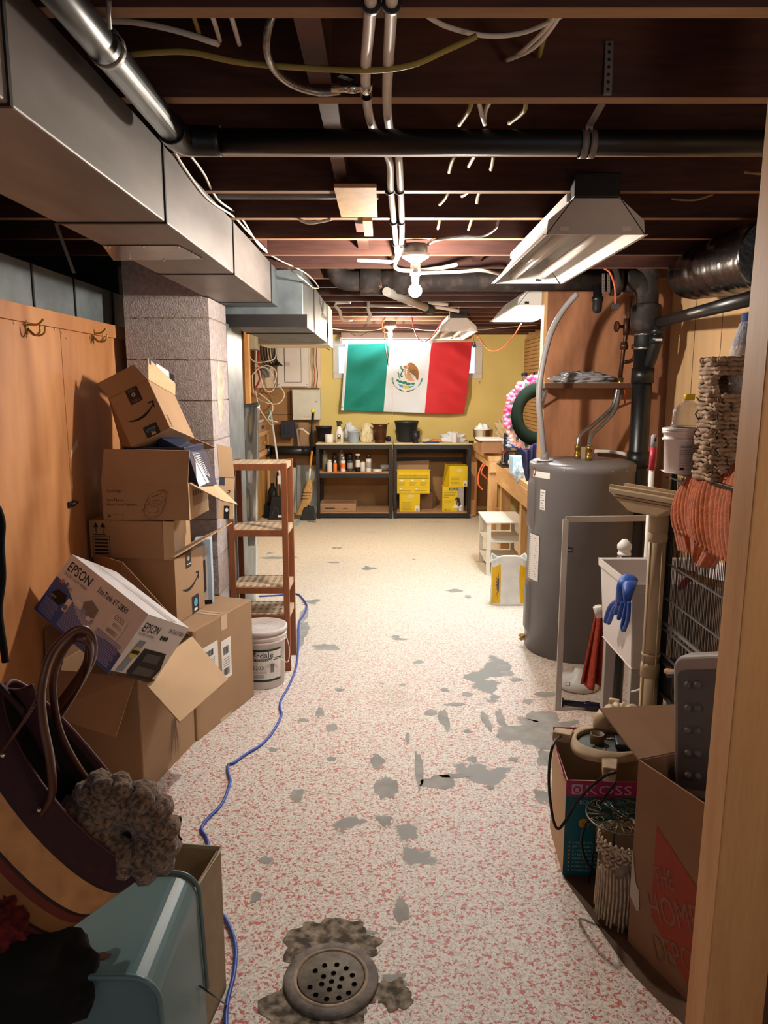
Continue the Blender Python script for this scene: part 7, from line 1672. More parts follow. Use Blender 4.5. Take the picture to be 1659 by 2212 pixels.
mb = MB(); z = cz1 + .0012; mb.add([(mb_c.x - .07, 2.42, z + .004), (mb_c.x + .05, 2.38, z), (mb_c.x + .08, 2.5, z), (mb_c.x - .04, 2.54, z)], [(0, 1, 2, 3)], PAPER); single('paper_sheet', mb, 'white paper sheet under the plastic tub on the cage', 'paper', solid=.0006)
JUG = mat('clear_plastic', 'F4F4F2', rough=.06, var=0, trans=.95, spec=.5)
jc = V((mb_c.x + .012, mb_c.y, cz1 + hh + .009)); t = thing('clear_jug', 'clear plastic jug with yellow cap standing on the white tub', 'jug', jc)
mb = MB(); mb.lathe([(.05, 0), (.054, .006), (.049, .012), (.050, .018), (.0475, .022), (.050, .027), (.0475, .031), (.050, .036), (.0475, .040), (.049, .050), (.044, .060), (.030, .074), (.017, .082), (.015, .086), (.0145, .096)], jc, JUG, n=36, close=False); mb.build('body', t, solid=.0008)
mb = MB(); mb.lathe([(.0175, .090), (.0175, .106), (.016, .108), (0, .108)], jc, mat('yellow_cap', 'E2C52A', var=0), n=24); mb.build('cap', t)
# wicker basket
WK = mat('woven_seagrass', '8C7058', rough=.8, var=.45, scale=40, bump=.5, bscale=90, col2='B39A7E', thresh=(.4, .65))
b0 = at(1508, 1006, Y=2.26); b1 = at(1516, 775, Y=2.24)
bcx, bcy, bz0, bz1 = b0.x + .128, 2.30, cz1 + .002, b1.z
t = thing('wicker_basket', 'tall woven seagrass basket with handle hole standing on the bird cage', 'basket', (bcx, bcy, bz0))
nr = 14
def brow(k, ph, n=56):
    v = k / (nr - 1); z = bz0 + .008 + (bz1 - bz0 - .016) * v
    rx = .100 - .004 * math.sin(v * 3) ; ry = .085
    pts = []
    for i in range(n):
        a = 2 * math.pi * i / n; s = lambda q: math.copysign(abs(q) ** .6, q)
        w = .0085 * math.sin(a * 7 + ph * math.pi)
        pts.append(V((bcx + s(math.cos(a)) * (rx + w), bcy + s(math.sin(a)) * (ry + w), z + .003 * math.sin(a * 28 + k))))
    return pts
mb = MB()
HOLE_A = (math.pi * 1.15, math.pi * 1.48)
for k in range(nr):
    for off, ph in ((-.0065, 0), (.0065, .25)):
        pts = [p + V((0, 0, off)) for p in brow(k, k % 2 + ph)]
        if nr - 4 <= k <= nr - 3:
            cut = [i for i in range(56) if not (HOLE_A[0] < 2 * math.pi * i / 56 < HOLE_A[1])]
            i0 = max(i for i in range(56) if 2 * math.pi * i / 56 <= HOLE_A[0]); i1 = min(i for i in range(56) if 2 * math.pi * i / 56 >= HOLE_A[1])
            seq = [pts[i % 56] for i in range(i1, i0 + 57)]
            mb.tube(seq, [.0078 + .0022 * math.sin(j * 1.9 + k) for j in range(len(seq))], WK, 7)
        else: mb.tube(pts, [.0078 + .0022 * math.sin(j * 1.9 + k) for j in range(56)], WK, 7, closed=True)
mb.build('weave', t)
mb = MB(); rim = brow(nr - 1, 0)
for i in range(56): p = rim[i] + V((0, 0, .006)); d = (rim[(i + 1) % 56] - rim[i]).normalized(); mb.ball(p, .0085, WK, 7, 5)
mb.build('rim', t)
mb = MB()
for i in range(2, 56, 4):
    mb.tube([brow(k, 0)[i] + (V((brow(k, 0)[i].x - bcx, brow(k, 0)[i].y - bcy, 0)).normalized() * (.011 if (k + i // 4) % 2 else -.006)) for k in range(0, nr - 4)], .0026, mat('dark_stake', '4A3626', var=.1), 5)
mb.build('stakes', t)
# knitted cone in the basket
KN1, KN2, KN3 = mat('grey_knit', 'A9A8B4', rough=.95, var=.2, scale=70, bump=1, bscale=150), mat('cream_knit', 'CFC2B8', rough=.95, var=.15, scale=70, bump=1, bscale=150), mat('blue_knit', '3F5590', rough=.95, var=.2, scale=90)
kz0, kz1 = bz1 - .12, at(1600, 672, Y=2.28).z
kc = V((bcx + .025, bcy, kz0))
mb = MB(); L_ = kz1 - kz0
mb.lathe([(.058, 0), (.060, .12), (.058, .15), (.056, .16), (.038, L_ - .035), (.034, L_ - .03), (.033, L_ - .004), (.029, L_), (0, L_ - .004)], kc, KN1, mats=[KN2, KN2, KN2, KN1, KN1, KN3, KN2, KN3], n=28)
single('knitted_cone', mb, 'grey knitted cone with blue top poking out of the wicker basket', 'knitwear')
# orange sweater
SW = mat('rust_orange_knit', 'B2561A', rough=.95, var=.22, scale=30, bump=.6, bscale=120, sheen=.3)
XS = .985
topline = [at(1490, 1030, X=1.01), at(1520, 1003, X=1.03), at(1560, 988, X=1.06), at(1610, 978, X=1.08)]
botline = [at(1462, 1150, X=.95), at(1495, 1162, X=.94), at(1530, 1195, X=.94), at(1592, 1222, X=.945)]
def interp(P, u):
    k = u * (len(P) - 1); i = min(len(P) - 2, int(k)); return P[i].lerp(P[i + 1], k - i)
def sweat(u, v):
    p = interp(topline, u).lerp(interp(botline, u), v)
    p.x -= .026 * math.sin(math.pi * min(1, v * 1.05)) ** .7 + .006 * math.sin(u * 13 + v * 2) * min(1, v * 3) + .0026 * math.sin(u * 105 + 1.5 * math.sin(v * 3))
    return p
t = thing('sweater', 'rust orange ribbed sweater draped over the bird cage', 'sweater', (1.0, 2.2, 1.0))
mb = MB(); mb.grid(sweat, 130, 34, SW); mb.build('body', t, solid=.008)
tl2 = [at(1468, 1140, X=.975), at(1500, 1150, X=.975), at(1535, 1180, X=.975), at(1580, 1190, X=.975)]
bl2 = [at(1466, 1190, X=.97), at(1500, 1195, X=.97), at(1502, 1222, X=.97), at(1538, 1228, X=.97)]
def slv(u, v): p = interp(tl2, u).lerp(interp(bl2, u), v); p.x += .008 * math.sin(u * 22) + .002 * math.sin(u * 90) - .02 * (1 - v); return p
mb = MB(); mb.grid(slv, 60, 16, SW); mb.build('sleeve', t, solid=.007)

# ------------------------------------------------------------------ vacuum wand
t = thing('vacuum_wand', 'cream vacuum wand standing upside down with wide floor head on top', 'vacuum attachment', (.915, 2.5, 0))
wb, wt = V((at(1409, 1530, Y=2.55).x - .012, 2.56, 0)), at(1424, 1110, Y=2.57)
mb = MB(); r_ = .0315; ax_ = wt - wb
def wp(z): return wb + ax_ * ((z - wb.z) / ax_.z)
mb.tube([wp(0), wp(.60)], r_ * 1.0, CREAM_PL, 20); mb.tube([wp(.56), wp(.60), wp(.615)], [r_ * 1.07, r_ * 1.07, r_ * 1.02], CREAM_PL, 20); mb.tube([wp(.64), wp(.65)], r_ * 1.06, CREAM_PL, 20); mb.tube([wp(.60), wp(1.10)], r_ * .97, CREAM_PL, 20)
for a in (.9, 2.2, -.6): mb.tube([wp(.04) + V((r_ * math.cos(a - 2.2), r_ * math.sin(a - 2.2), 0)), wp(1.08) + V((r_ * .96 * math.cos(a - 2.2), r_ * .96 * math.sin(a - 2.2), 0))], .003, CREAM_PL, 5)
mb.build('tube', t)
mb = MB(); mb.tube([wp(1.06), wp(1.075), wp(1.09), wp(1.10)], [r_ * 1.03, r_ * 1.10, r_ * 1.03, r_ * 1.03], CREAM_PL, 20); mb.tube([wp(1.095), wp(1.15), wp(1.20)], [r_ * 1.06, r_ * 1.06, r_ * .9], CREAM_PL, 20); mb.build('neck', t)
hl, hm, hr2 = at(1334, 1050, Y=2.68), at(1424, 1108, Y=2.5), at(1478, 1075, Y=2.42)
mb = MB(); d_ = (hr2 - hl); d_.z = 0; sd = V((-d_.y, d_.x, 0)).normalized() * .045
zt_ = hl.z
A0_, A1_ = V((hl.x, hl.y, zt_)), V((hr2.x + .02, hr2.y - .02, zt_ - .004))
M0 = A0_.lerp(A1_, .30) - V((0, 0, .075)); M1 = A0_.lerp(A1_, .68) - V((0, 0, .075))
prof = [A0_, A1_, A1_ - V((0, 0, .02)), M1, M0, A0_ - V((0, 0, .016))]
mb.prism([p - sd for p in prof], sd * 2, CREAM_PL); mb.build('floor_head', t, bevel=.006)
mb = MB()
for s in (-.8, .8): mb.bar(A0_ + sd * s + V((0, 0, .004)), A1_ + sd * s + V((0, 0, .004)), .012, .010, mat('tan_bristle', 'A88E6C', var=.3, scale=200))
mb.build('brush_strip', t)
for k in (.022, .032): 
    mb = MB(); mb.bar(A0_ - sd * 1.02 - V((0, 0, k)) + (A1_ - A0_) * .1, A1_ - sd * 1.02 - V((0, 0, k)), .002, .003, INK_BR); mb.build('groove', t)

# ------------------------------------------------------------------ printed stereo carton with upturned vacuum base
KT, KP = mat('printed_teal', '0F5A66', rough=.45, var=.08), mat('printed_magenta', 'A52A5C', rough=.45, var=.06)
K0 = V((.593, 2.228, 0)); Kx = V((.40, -.02, 0)); Ky = V((.018, .27, 0)); Kh = .34
t = thing('stereo_carton', 'teal and magenta stereo system carton, open, holding the upturned vacuum base', 'box', K0)
mb = MB(); open_carton(mb, K0, Kx, Ky, (0, 0, Kh), CARD_LT, CARD_DK)
fk = Frame(K0, Kx, (0, 0, 1)); W = fk.w
mb.rect(fk, 0, .0, W, Kh - .055, KT, .001); mb.rect(fk, 0, Kh - .055, W, Kh, KP, .001)
mb.rect(fk, .018, Kh - .047, .052, Kh - .012, mat('pale_pink_print', 'C9A6B4', var=0), .002); mb.disc(fk, .035, Kh - .030, .0125, .0125, KP, .003); mb.disc(fk, .035, Kh - .031, .007, .008, MATS['pale_pink_print'], .0036)
mb.text(fk, 'KOSS', .060, Kh - .046, .046, MATS['pale_pink_print'], .002, width=.15)
PALE = mat('pale_teal_print', '9FB9B6', var=0)
mb.text(fk, 'MICRO COMPONENT', .036, Kh - .082, .020, PALE, .002, width=.17); mb.text(fk, 'MUSIC SYSTEM', .15, Kh - .105, .017, PALE, .002, width=.12); mb.text(fk, '3-CD CHANGER', .12, Kh - .130, .014, PALE, .002, width=.10); mb.text(fk, 'DUAL CASSETTE', .14, Kh - .148, .012, PALE, .002, width=.10)
OR2 = mat('orange_sticker', 'C98A22', rough=.5, var=.03); mb.disc(fk, .062, Kh - .150, .017, .017, OR2, .002, 22); mb.text(fk, 'B5', .055, Kh - .154, .010, INK_BR, .003)
mb.rect(fk, .10, Kh - .215, .20, Kh - .14, mat('faded_sticker', 'A89890', var=.05), .0022)
for i, s in enumerate(('HQ DIGITAL PLL TUNER', '20 PRESET STATIONS', '21 MEMORY PROGRAM', 'STEREO CASSETTE PLAYER', 'SEPARATE BASS SPEAKERS', '3 WAY SPEAKERS', 'INFRA-RED REMOTE', 'COMPONENTS CAN BE SET', 'HORIZONTAL OR VERTICAL')):
    z = Kh - .222 - i * .0145
    if z > .004: mb.text(fk, s, .028, z, .0095, PALE, .002, width=.008 * len(s)); mb.disc(fk, .018, z + .003, .003, .003, OR2, .002, 8)
mb.build('body', t)
flap(t, [K0 + V((0, 0, Kh)), K0 + Ky + V((0, 0, Kh)), K0 + Ky + V((-.008, 0, Kh + .03)), K0 + V((-.008, .02, Kh + .012))], KP, t=.003)
flap(t, [K0 + Ky + V((0, 0, Kh)), K0 + Ky + Kx * .6 + V((0, 0, Kh)), K0 + Ky + Kx * .6 + V((0, .01, Kh + .05)), K0 + Ky + V((0, .01, Kh + .05))], KP, t=.003)
# vacuum base
vc = V((.775, 2.375, .395)); tilt = Matrix.Rotation(math.radians(-4), 3, 'X')
t = thing('vacuum_caster_ring', 'dusty cream vacuum base ring lying upside down with three stub feet', 'vacuum base', vc)
DUST = mat('dusty_cream_plastic', 'B59C7C', rough=.7, var=.22, scale=14)
def vp(r, a, z=0): return vc + tilt @ V((r * math.cos(a), r * math.sin(a) * .92, z))
mb = MB(); n_ = 60
for i in range(n_): pass
mb.grid(lambda u, v: (lambda q: vp(q[0], 2 * math.pi * u, q[1]))([(.112, .012), (.118, .016), (.124, .008), (.140 + .014 * math.cos(3 * 2 * math.pi * u + .6), .006), (.146 + .014 * math.cos(3 * 2 * math.pi * u + .6), -.012), (.12, -.022), (.112, -.02), (.112, .012)][min(7, int(v * 7 + .5))]), 72, 7, DUST)
mb.build('ring', t)
mb = MB(); mb.add([vp(.113, i * 2 * math.pi / 40, -.006) for i in range(40)], [tuple(range(40))], mat('dusty_dark_plate', '4E544F', rough=.55, var=.35, scale=9)); mb.build('plate', t, solid=.006)
mb = MB(); mb.tube([vp(.1135, i * 2 * math.pi / 48, .0075) for i in range(48)], .0028, mat('pale_wire', 'C9BB9A', rough=.4, var=0), 6, closed=True); mb.build('gasket', t)
feet = [(at(1210, 1580, Z=.40), 'x'), (at(1317, 1668, Z=.40), 'y'), (at(1331, 1512, Z=.40), 'b')]
for c, k in feet:
    mb = MB()
    dv = (c - vc); dv.z = 0; dv.normalize(); sd = V((-dv.y, dv.x, 0))
    rr3 = .128; A = vc + dv * rr3
    mb.prism([A - sd * .026 + V((0, 0, .012)), A + sd * .026 + V((0, 0, .012)), A + dv * .065 + sd * .021 + V((0, 0, .008)), A + dv * .065 - sd * .021 + V((0, 0, .008))], (0, 0, -.034), DUST)
    if k == 'y': mb.prism([A + dv * .03 - sd * .021 + V((0, 0, .008)), A + dv * .03 + sd * .021 + V((0, 0, .008)), A + dv * .065 + sd * .02 + V((0, 0, .008)), A + dv * .065 - sd * .02 + V((0, 0, .008))], (0, 0, -.05), DUST)
    if k == 'b': mb.prism([A + dv * .02 - sd * .026 + V((0, 0, -.01)), A + dv * .02 + sd * .026 + V((0, 0, -.01)), A + dv * .045 + sd * .018 + V((0, 0, .085)), A + dv * .045 - sd * .018 + V((0, 0, .085))], dv * .02, CREAM_PL)
    mb.build('foot', t, bevel=.004)
c = at(1290, 1600, Z=.40); mb = MB(); mb.lathe([(.024, -.01), (.024, .026), (.0215, .027), (.0215, -.004), (0, -.004)], c, mat('brown_cup', '6A5438', rough=.5, var=.1), n=28); mb.build('port', t)
mb = MB(); mb.text(Frame(at(1312, 1598, Z=.398), (1, .1, 0), (-.1, 1, .0)), 'HQ', 0, 0, .016, PAPER, .002); mb.build('lettering', t)
c = at(1345, 1610, Z=.40); mb = MB(); mb.prism([c + V((-.035, -.035, 0)), c + V((.04, -.05, 0)), c + V((.06, .03, 0)), c + V((-.02, .035, 0))], (0, 0, .022), BLACK_PL); mb.build('motor_cover', t, bevel=.006)
for x, y in ((1283, 1612), (1307, 1620)): mb = MB(); p = at(x, y, Z=.397); mb.lathe([(.006, 0), (.004, .006), (0, .008)], p, CHROME, n=8); mb.build('screw', t)
# corrugated hose end
h0, h1, h2 = at(1303, 1552, Z=.44), at(1340, 1535, Z=.455), at(1385, 1548, Z=.46)
pts = smooth_path([h0 + V((-.008, -.01, -.03)), h0, h1, h2, h2 + V((.05, -.01, -.01))], 12)
mb = MB(); k = len(pts); mb.tube(pts, [.030 if i < 14 else (.033 if (i // 2) % 2 else .027) for i in range(k)], CREAM_PL, 18); single('vacuum_hose', mb, 'cream corrugated hose end curling over the vacuum base', 'hose')
CORD = mat('black_cord', '121214', rough=.35, var=0)
mb = MB(); mb.tube([at(1240, 1592, Z=.395), at(1215, 1590, Z=.37), at(1198, 1603, Y=2.24), at(1188, 1640, Y=2.20), at(1186, 1700, Y=2.19), at(1194, 1765, Y=2.18), at(1205, 1790, Y=2.17), at(1222, 1772, Y=2.17), at(1252, 1725, Y=2.18), at(1300, 1680, Y=2.16), at(1330, 1668, Y=2.14)], .0048, CORD, 8, sub=8)
mb.tube([at(1330, 1690, Y=2.14), at(1290, 1745, Y=2.16), at(1258, 1800, Y=2.17), at(1262, 1850, Y=2.17), at(1290, 1895, Y=2.15)], .0045, CORD, 8, sub=8)
single('power_cord', mb, 'black power cord looping down in front of the teal carton', 'cord')
mb = MB(); mb.tube([V((.985, 2.785, at(1345, 1495, Y=2.78).z)), at(1400, 1485, Y=2.55)], .004, WHITE_PL, 6); single('wire_rod', mb, 'thin white rod behind the cream vacuum wand', 'rod')
# plant stand
sc_ = at(1340, 1762, Y=2.10); t = thing('plant_stand', 'round wrought wire plant stand with scrolls and flower centre', 'plant stand', (sc_.x, sc_.y, 0))
WROT = mat('antique_wire', '6A6450', rough=.4, metal=.8, var=.2, scale=40)
Rs = .102
def sp(r, a): return sc_ + V((r * math.cos(a), r * math.sin(a), 0))
mb = MB(); mb.tube([sp(Rs, i * 2 * math.pi / 48) for i in range(48)], .0028, WROT, 8, closed=True); mb.build('ring', t)
for k in range(5):
    a = k * 2 * math.pi / 5 + .5; mb = MB(); mb.tube([sp(.012, a), sp(Rs, a)], .0024, WROT, 6); mb.build('spoke', t)
    for s in (-1, 1):
        mb = MB(); c = sp(.072, a + s * .34); pts = []
        for i in range(18): th_ = i * .42; rr4 = .022 * (1 - i / 22); pts.append(c + V((rr4 * math.cos(s * th_ + a), rr4 * math.sin(s * th_ + a), 0)))
        mb.tube([sp(.025, a + s * .1)] + pts, .0018, WROT, 6, sub=2); mb.build('scroll', t)
mb = MB()
for k in range(6): a = k * math.pi / 3; mb.tube([sc_ + V((.016 * math.cos(a) + .009 * math.cos(j * 1.047), .016 * math.sin(a) + .009 * math.sin(j * 1.047), .003)) for j in range(6)], .0018, WROT, 6, closed=True)
mb.build('flower', t)
for k in range(3):
    a = k * 2 * math.pi / 3 + .05; mb = MB(); mb.tube([sp(Rs, a), sp(Rs * .93, a) - V((0, 0, .12)), sp(Rs * 1.05, a) - V((0, 0, sc_.z))], .003, CORD, 6, sub=4); mb.build('leg', t)
# macrame
MC = mat('cotton_macrame', 'B9A68E', rough=.95, var=.25, scale=50, bump=.6, bscale=160)
mc = at(1345, 1850, Y=1.93); mc = V((.725, 2.03, 0)); ztop_ = at(1330, 1800, Y=1.9).z - .09; mr = .072
t = thing('macrame_hanger', 'cream knotted macrame cover with long fringe round a pot on the floor', 'macrame', mc)
mb = MB(); mb.lathe([(mr * .72, 0), (mr * .88, ztop_ * .5), (mr * .92, ztop_ - .02), (mr * .86, ztop_ - .022), (mr * .7, .02), (0, .02)], mc, mat('beige_pot', 'A08C74', rough=.7, var=.1), n=30); mb.build('pot', t)
mb = MB()
r6 = random.Random(6)
for i in range(44):
    a = i * 2 * math.pi / 44; r0 = mr * 1.02; zt2 = ztop_ * (.62 + .12 * abs(math.sin(a * 3)))
    mb.tube([mc + V((r0 * math.cos(a), r0 * math.sin(a), zt2)), mc + V((r0 * 1.04 * math.cos(a + .05), r0 * 1.04 * math.sin(a + .05), zt2 * .6)), mc + V((r0 * 1.07 * math.cos(a + .04 * r6.random()), r0 * 1.07 * math.sin(a), .006 + .03 * r6.random()))], .0030, MC, 5, sub=3)
mb.build('fringe', t)
mb = MB()
for row in range(7):
    for i in range(26):
        a = (i + .5 * (row % 2)) * 2 * math.pi / 26; z = ztop_ - .004 - row * .013
        if row > 3 and (i % 5) > 6 - row: continue
        p = mc + V((mr * 1.0 * math.cos(a), mr * 1.0 * math.sin(a), z)); tg = V((-math.sin(a), math.cos(a), .7 if row % 2 else -.7)).normalized() * .009
        mb.tube([p - tg, p + V((math.cos(a), math.sin(a), 0)) * .007, p + tg], .0040, MC, 6, sub=2)
mb.build('knots', t)
# plain store carton
H0 = V((.713, 1.93, 0)); H1 = V((.806, 1.70, 0)); Hx = V((.23, .085, 0)); Hh = V((0, 0, .57))
t = thing('cardboard_box', 'brown moving carton with orange square emblem beside the wood post', 'box', H0)
mb = MB(); open_carton(mb, H1, H0 - H1, Hx, Hh, mat('moving_carton', '8E6C50', rough=.85, var=.06), CARD_DK)
fh = Frame(H0, H1 - H0, (0, 0, 1)); ORG = mat('printed_orange', '9A3E28', rough=.7, var=.06); W = fh.w
ca, cb_ = .215, .26
mb.shape(fh, [(.085, .145), (.085, .42), (W, .42 - (W - .085) * .55), (W, .04)], ORG, .001)
LT = mat('carton_letter', '8A6048', var=0)
fdi = fh
mb.text(fh, 'THE', .098, .250, .075, LT, .002, width=.075, rot=.38); mb.text(fh, 'HOME', .088, .135, .11, LT, .002, width=.20, rot=.42); mb.text(fh, 'DEPOT', .115, .03, .10, LT, .002, width=.20, rot=.42)
FILM = mat('torn_tape', 'B8AA98', rough=.25, var=.2, bump=.5, bscale=60, spec=.6)
mb.shape(fh, [(.0, .30), (.012, .24), (.022, .2), (.035, .19), (.042, .13), (.03, .12), (.016, .135), (.0, .15)], FILM, .002)
mb.build('body', t, bevel=.002)
flap(t, [H0 + Hh, H0 + Hh + Hx, at(1470, 1522, Y=2.20), at(1296, 1531, Y=2.14)], MATS['moving_carton'])
flap(t, [H1 + Hh + Hx, H0 + Hh + Hx, H0 + Hh + Hx + V((.10, .0, .06)), H1 + Hh + Hx + V((.10, .0, .06))], MATS['moving_carton'])
# grey padded panel
t = thing('booster_seat', 'grey rounded plastic panel with ten round bumps standing in the moving carton', 'panel', at(1500, 1740, Y=1.86))
q0, q1, q2, q3 = at(1452, 1425, Y=1.93), at(1590, 1405, Y=1.76), at(1590, 1750, Y=1.76), at(1452, 1715, Y=1.93)
ctr = (q0 + q1 + q2 + q3) / 4; uu = ((q1 - q0) + (q2 - q3)) / 2; vv = ((q0 - q3) + (q1 - q2)) / 2
fp = Frame(ctr - uu / 2 - vv / 2, uu, vv); W, H = fp.w, fp.h
def rrect(x0, y0, x1, y1, r, n=7):
    P = []
    for cx_, cy_, a0 in ((x1 - r, y1 - r, 0), (x0 + r, y1 - r, math.pi / 2), (x0 + r, y0 + r, math.pi), (x1 - r, y0 + r, 1.5 * math.pi)):
        for i in range(n + 1): a = a0 + math.pi / 2 * i / n; P.append((cx_ + r * math.cos(a), cy_ + r * math.sin(a)))
    return P
GP = mat('grey_booster_plastic', '958C8A', rough=.6, var=.05, scale=5)
mb = MB(); P = rrect(0, 0, W, H, .035); mb.prism([fp(a, b_, 0) for a, b_ in P], -fp.n * .055, GP); mb.build('shell', t, bevel=.014, segs=4)
mb = MB(); P = rrect(.022, .035, W - .01, H - .040, .016); mb.prism([fp(a, b_, .0015) for a, b_ in P], fp.n * .002, mat('grey_grip_rubber', '565456', rough=.6, var=.05)); mb.build('grip_pad', t, bevel=.001)
for i in range(5):
    for j in range(2):
        mb = MB(); p = fp(.060 + .032 * j, .075 + (H - .155) * i / 4, .004); mb.ball(p, .0105, mat('grey_bump_rubber', '605E60', var=0), 12, 8); mb.build('bump', t)
for b_ in (.10, .28):
    mb = MB(); p = fp(-.004, b_ - .03 if b_ < .2 else H - .06, -.03); mb.bar(p, p + fp.u * -.03 + V((0, 0, .0)), .03, .012, GREY_DK); mb.build('clip', t, bevel=.003)
mb = MB(); mb.prism([fp(a, b_, -.056) for a, b_ in rrect(-.012, .05, W * .8, H - .06, .04)], -fp.n * .04, GP); mb.build('back_shell', t, bevel=.012)

# ------------------------------------------------------------------ by the camera: chest, fabric bin, tote bag
TEAL = mat('blue_grey_enamel', '5E7C80', rough=.32, var=.06, scale=5, spec=.5)
t = thing('metal_chest', 'blue-green enamelled chest with rounded edges and a rust spot', 'chest', (-.72, 1.38, 0))
chx0, chx1, chy0, chy1, chz = -1.05, -.428, 1.235, 1.535, .50
mb = MB()
def chest_prof(y, inset=0):
    r = .055; P = [(chx0, 0)]
    P.append((chx0, chz - inset))
    for i in range(9): a = math.pi / 2 * (1 - i / 8); P.append((chx1 - inset - r + r * math.cos(a), chz - inset - r + r * math.sin(a)))
    P.append((chx1 - inset + .008, .2)); P.append((chx1 - inset + .012, 0)); return [V((x, y, z)) for x, z in P]
mb.prism(chest_prof(chy0), (0, chy1 - chy0, 0), TEAL)
mb.build('body', t, bevel=.008, segs=3)
mb = MB(); p0 = chest_prof(chy0 - .004, -.003)[1:-1]; 
mb.tube(p0, .006, TEAL, 8); p1 = chest_prof(chy1 + .002, -.003)[1:-1]; mb.tube(p1, .005, TEAL, 8); mb.build('edge_bead', t)
RUST = mat('rust_spot', '5E3A2C', rough=.8, var=.3, scale=60)
mb = MB(); fr = Frame((chx1 - .19, chy0 + .02, chz + .0005), (1, 0, 0), (0, 1, 0))
pts = []
for i in range(22): a = i * 2 * math.pi / 22; rr5 = 1 + .55 * noise.noise(V((math.cos(a) * 2, math.sin(a) * 2, 3))); pts.append((.062 + .020 * rr5 * math.cos(a), .032 + .009 * rr5 * math.sin(a)))
mb.shape(fr, pts, RUST, .0005); mb.build('rust', t)
BIN = mat('beige_canvas', '9C8A70', rough=.85, var=.1, scale=20); BINI = mat('beige_canvas_inside', '8F835C', rough=.85, var=.08)
t = thing('fabric_bin', 'open beige fabric bin with stiff rim behind the blue-green chest', 'bin', (-.6, 1.66, 0))
bn = [V((-.80, 1.575, 0)), V((-.452, 1.575, 0)), V((-.425, 1.755, 0)), V((-.80, 1.80, 0))]; bh_ = .415
mb = MB()
for i in range(4):
    a, b_ = bn[i], bn[(i + 1) % 4]; n_ = (b_ - a).cross(V((0, 0, 1))).normalized()
    mb.prism([a, b_, b_ + V((0, 0, bh_)), a + V((0, 0, bh_))], -n_ * .008, BIN)
mb.prism([p + V((0, 0, .004)) for p in bn], (0, 0, .006), BINI)
mb.build('body', t)
mb = MB(); mb.tube([p + V((0, 0, bh_)) for p in bn], .007, mat('rim_binding', 'B0A084', rough=.8, var=.08), 8, closed=True); mb.build('rim', t)
mb = MB(); mb.tube([at(355, 1760, Y=1.80), at(383, 1764, Y=1.80), at(390, 1770, Y=1.80), at(385, 1800, Y=1.79), at(392, 1814, Y=1.77)], .0035, CORD, 6, sub=3); mb.build('wire_handle', t)
mb = MB(); mb.tube([at(432, 2130, X=-.42), at(460, 2150, X=-.40), at(490, 2172, Z=.01)], .0022, CORD, 6); single('thin_wire', mb, 'thin dark wire sticking out by the fabric bin foot', 'wire')
# tote bag
Mx, Bx_ = at(185, 1672, Y=1.40), at(-70, 1862, Y=1.26)
MAR, TANB, OCH, REDB = mat('maroon_canvas', '3A1A20', rough=.8, var=.12, scale=60), mat('tan_felt', 'C08A56', rough=.9, var=.15, scale=25), mat('ochre_stripe', '8A5A30', rough=.85, var=.15), mat('brick_stripe', '6A2A1E', rough=.85, var=.15)
aA = (at(340, 1868, Y=1.40) - at(22, 1476, Y=1.40)) / 2; aB = (Mx - EYE).normalized() * .10 + V((.03, .0, .03)); axv = (Bx_ - Mx); Lb = axv.length; axv.normalize()
t = thing('tote_bag', 'maroon tote bag with curved tan band lying on the blue-green chest', 'bag', (-.62, 1.38, .52))
def tb(u, v):
    a = 2 * math.pi * u
    k = 1 - .10 * v - .35 * max(0, v - .75) ** 2 * 8
    sag = .10 * (1 - v) ** 2 * max(0, -math.sin(a)) 
    p = Mx + aA * math.cos(a) * k + aB * math.sin(a) * (k + .25 * math.sin(v * 2.5)) + axv * (Lb * v + sag * .35)
    p += axv * .05 * math.cos(a) * (1 - v) * .0
    return p
BRN = mat('dark_brown_piping', '2A1210', rough=.7, var=0); 
mb = MB(); mb.grid(tb, 90, 70, MAR, lambda u, v: MAR if v < .27 else BRN if v < .30 else TANB if v < .56 else BRN if v < .59 else REDB if v < .66 else OCH if v < .78 else BRN if v < .81 else REDB if v < .87 else OCH)
mb.build('body', t, solid=.008)
mb = MB(); mb.grid(lambda u, v: Mx + axv * (.012 + Lb * .8 * v) + (tb(u, v * .8) - Mx - axv * (Lb * .8 * v)) * .955, 60, 30, mat('dark_lining', '140C0D', rough=.9, var=0)); mb.build('lining', t)
mb = MB(); mb.tube([tb(i / 60, .0) for i in range(60)], .0045, mat('rim_stitch', '5A3034', rough=.6, var=.1), 6, closed=True); mb.build('rim', t)
LTH = mat('brown_leather', '4E281A', rough=.32, var=.15, scale=20, spec=.6)
def strapx(pts, r, nm='handle'): mb = MB(); mb.tube([at(x, y, Y=Y) for x, y, Y in pts], r, LTH, 12, sub=8, flat=.55); return mb.build(nm, t)
strapx([(88, 1760, 1.28), (112, 1715, 1.28), (108, 1640, 1.28), (93, 1560, 1.29), (90, 1490, 1.30), (110, 1415, 1.33), (150, 1370, 1.36), (178, 1362, 1.38), (195, 1385, 1.40), (192, 1430, 1.42), (160, 1480, 1.45), (115, 1540, 1.48)], .0125)
strapx([(205, 1705, 1.44), (165, 1650, 1.42), (130, 1580, 1.40), (115, 1500, 1.38), (120, 1440, 1.38), (150, 1385, 1.38), (180, 1376, 1.38), (196, 1400, 1.40), (190, 1440, 1.43), (165, 1490, 1.47), (120, 1560, 1.5)], .0125)
strapx([(5, 1625, 1.27), (30, 1590, 1.27), (60, 1545, 1.28), (85, 1500, 1.30)], .006, 'strap')
STUD = CHROME
for x, y, Y in ((84, 1750, 1.262), (6, 1632, 1.26), (196, 1697, 1.42)): mb = MB(); mb.ball(at(x, y, Y=Y), .005, STUD, 8, 6); mb.build('rivet', t)
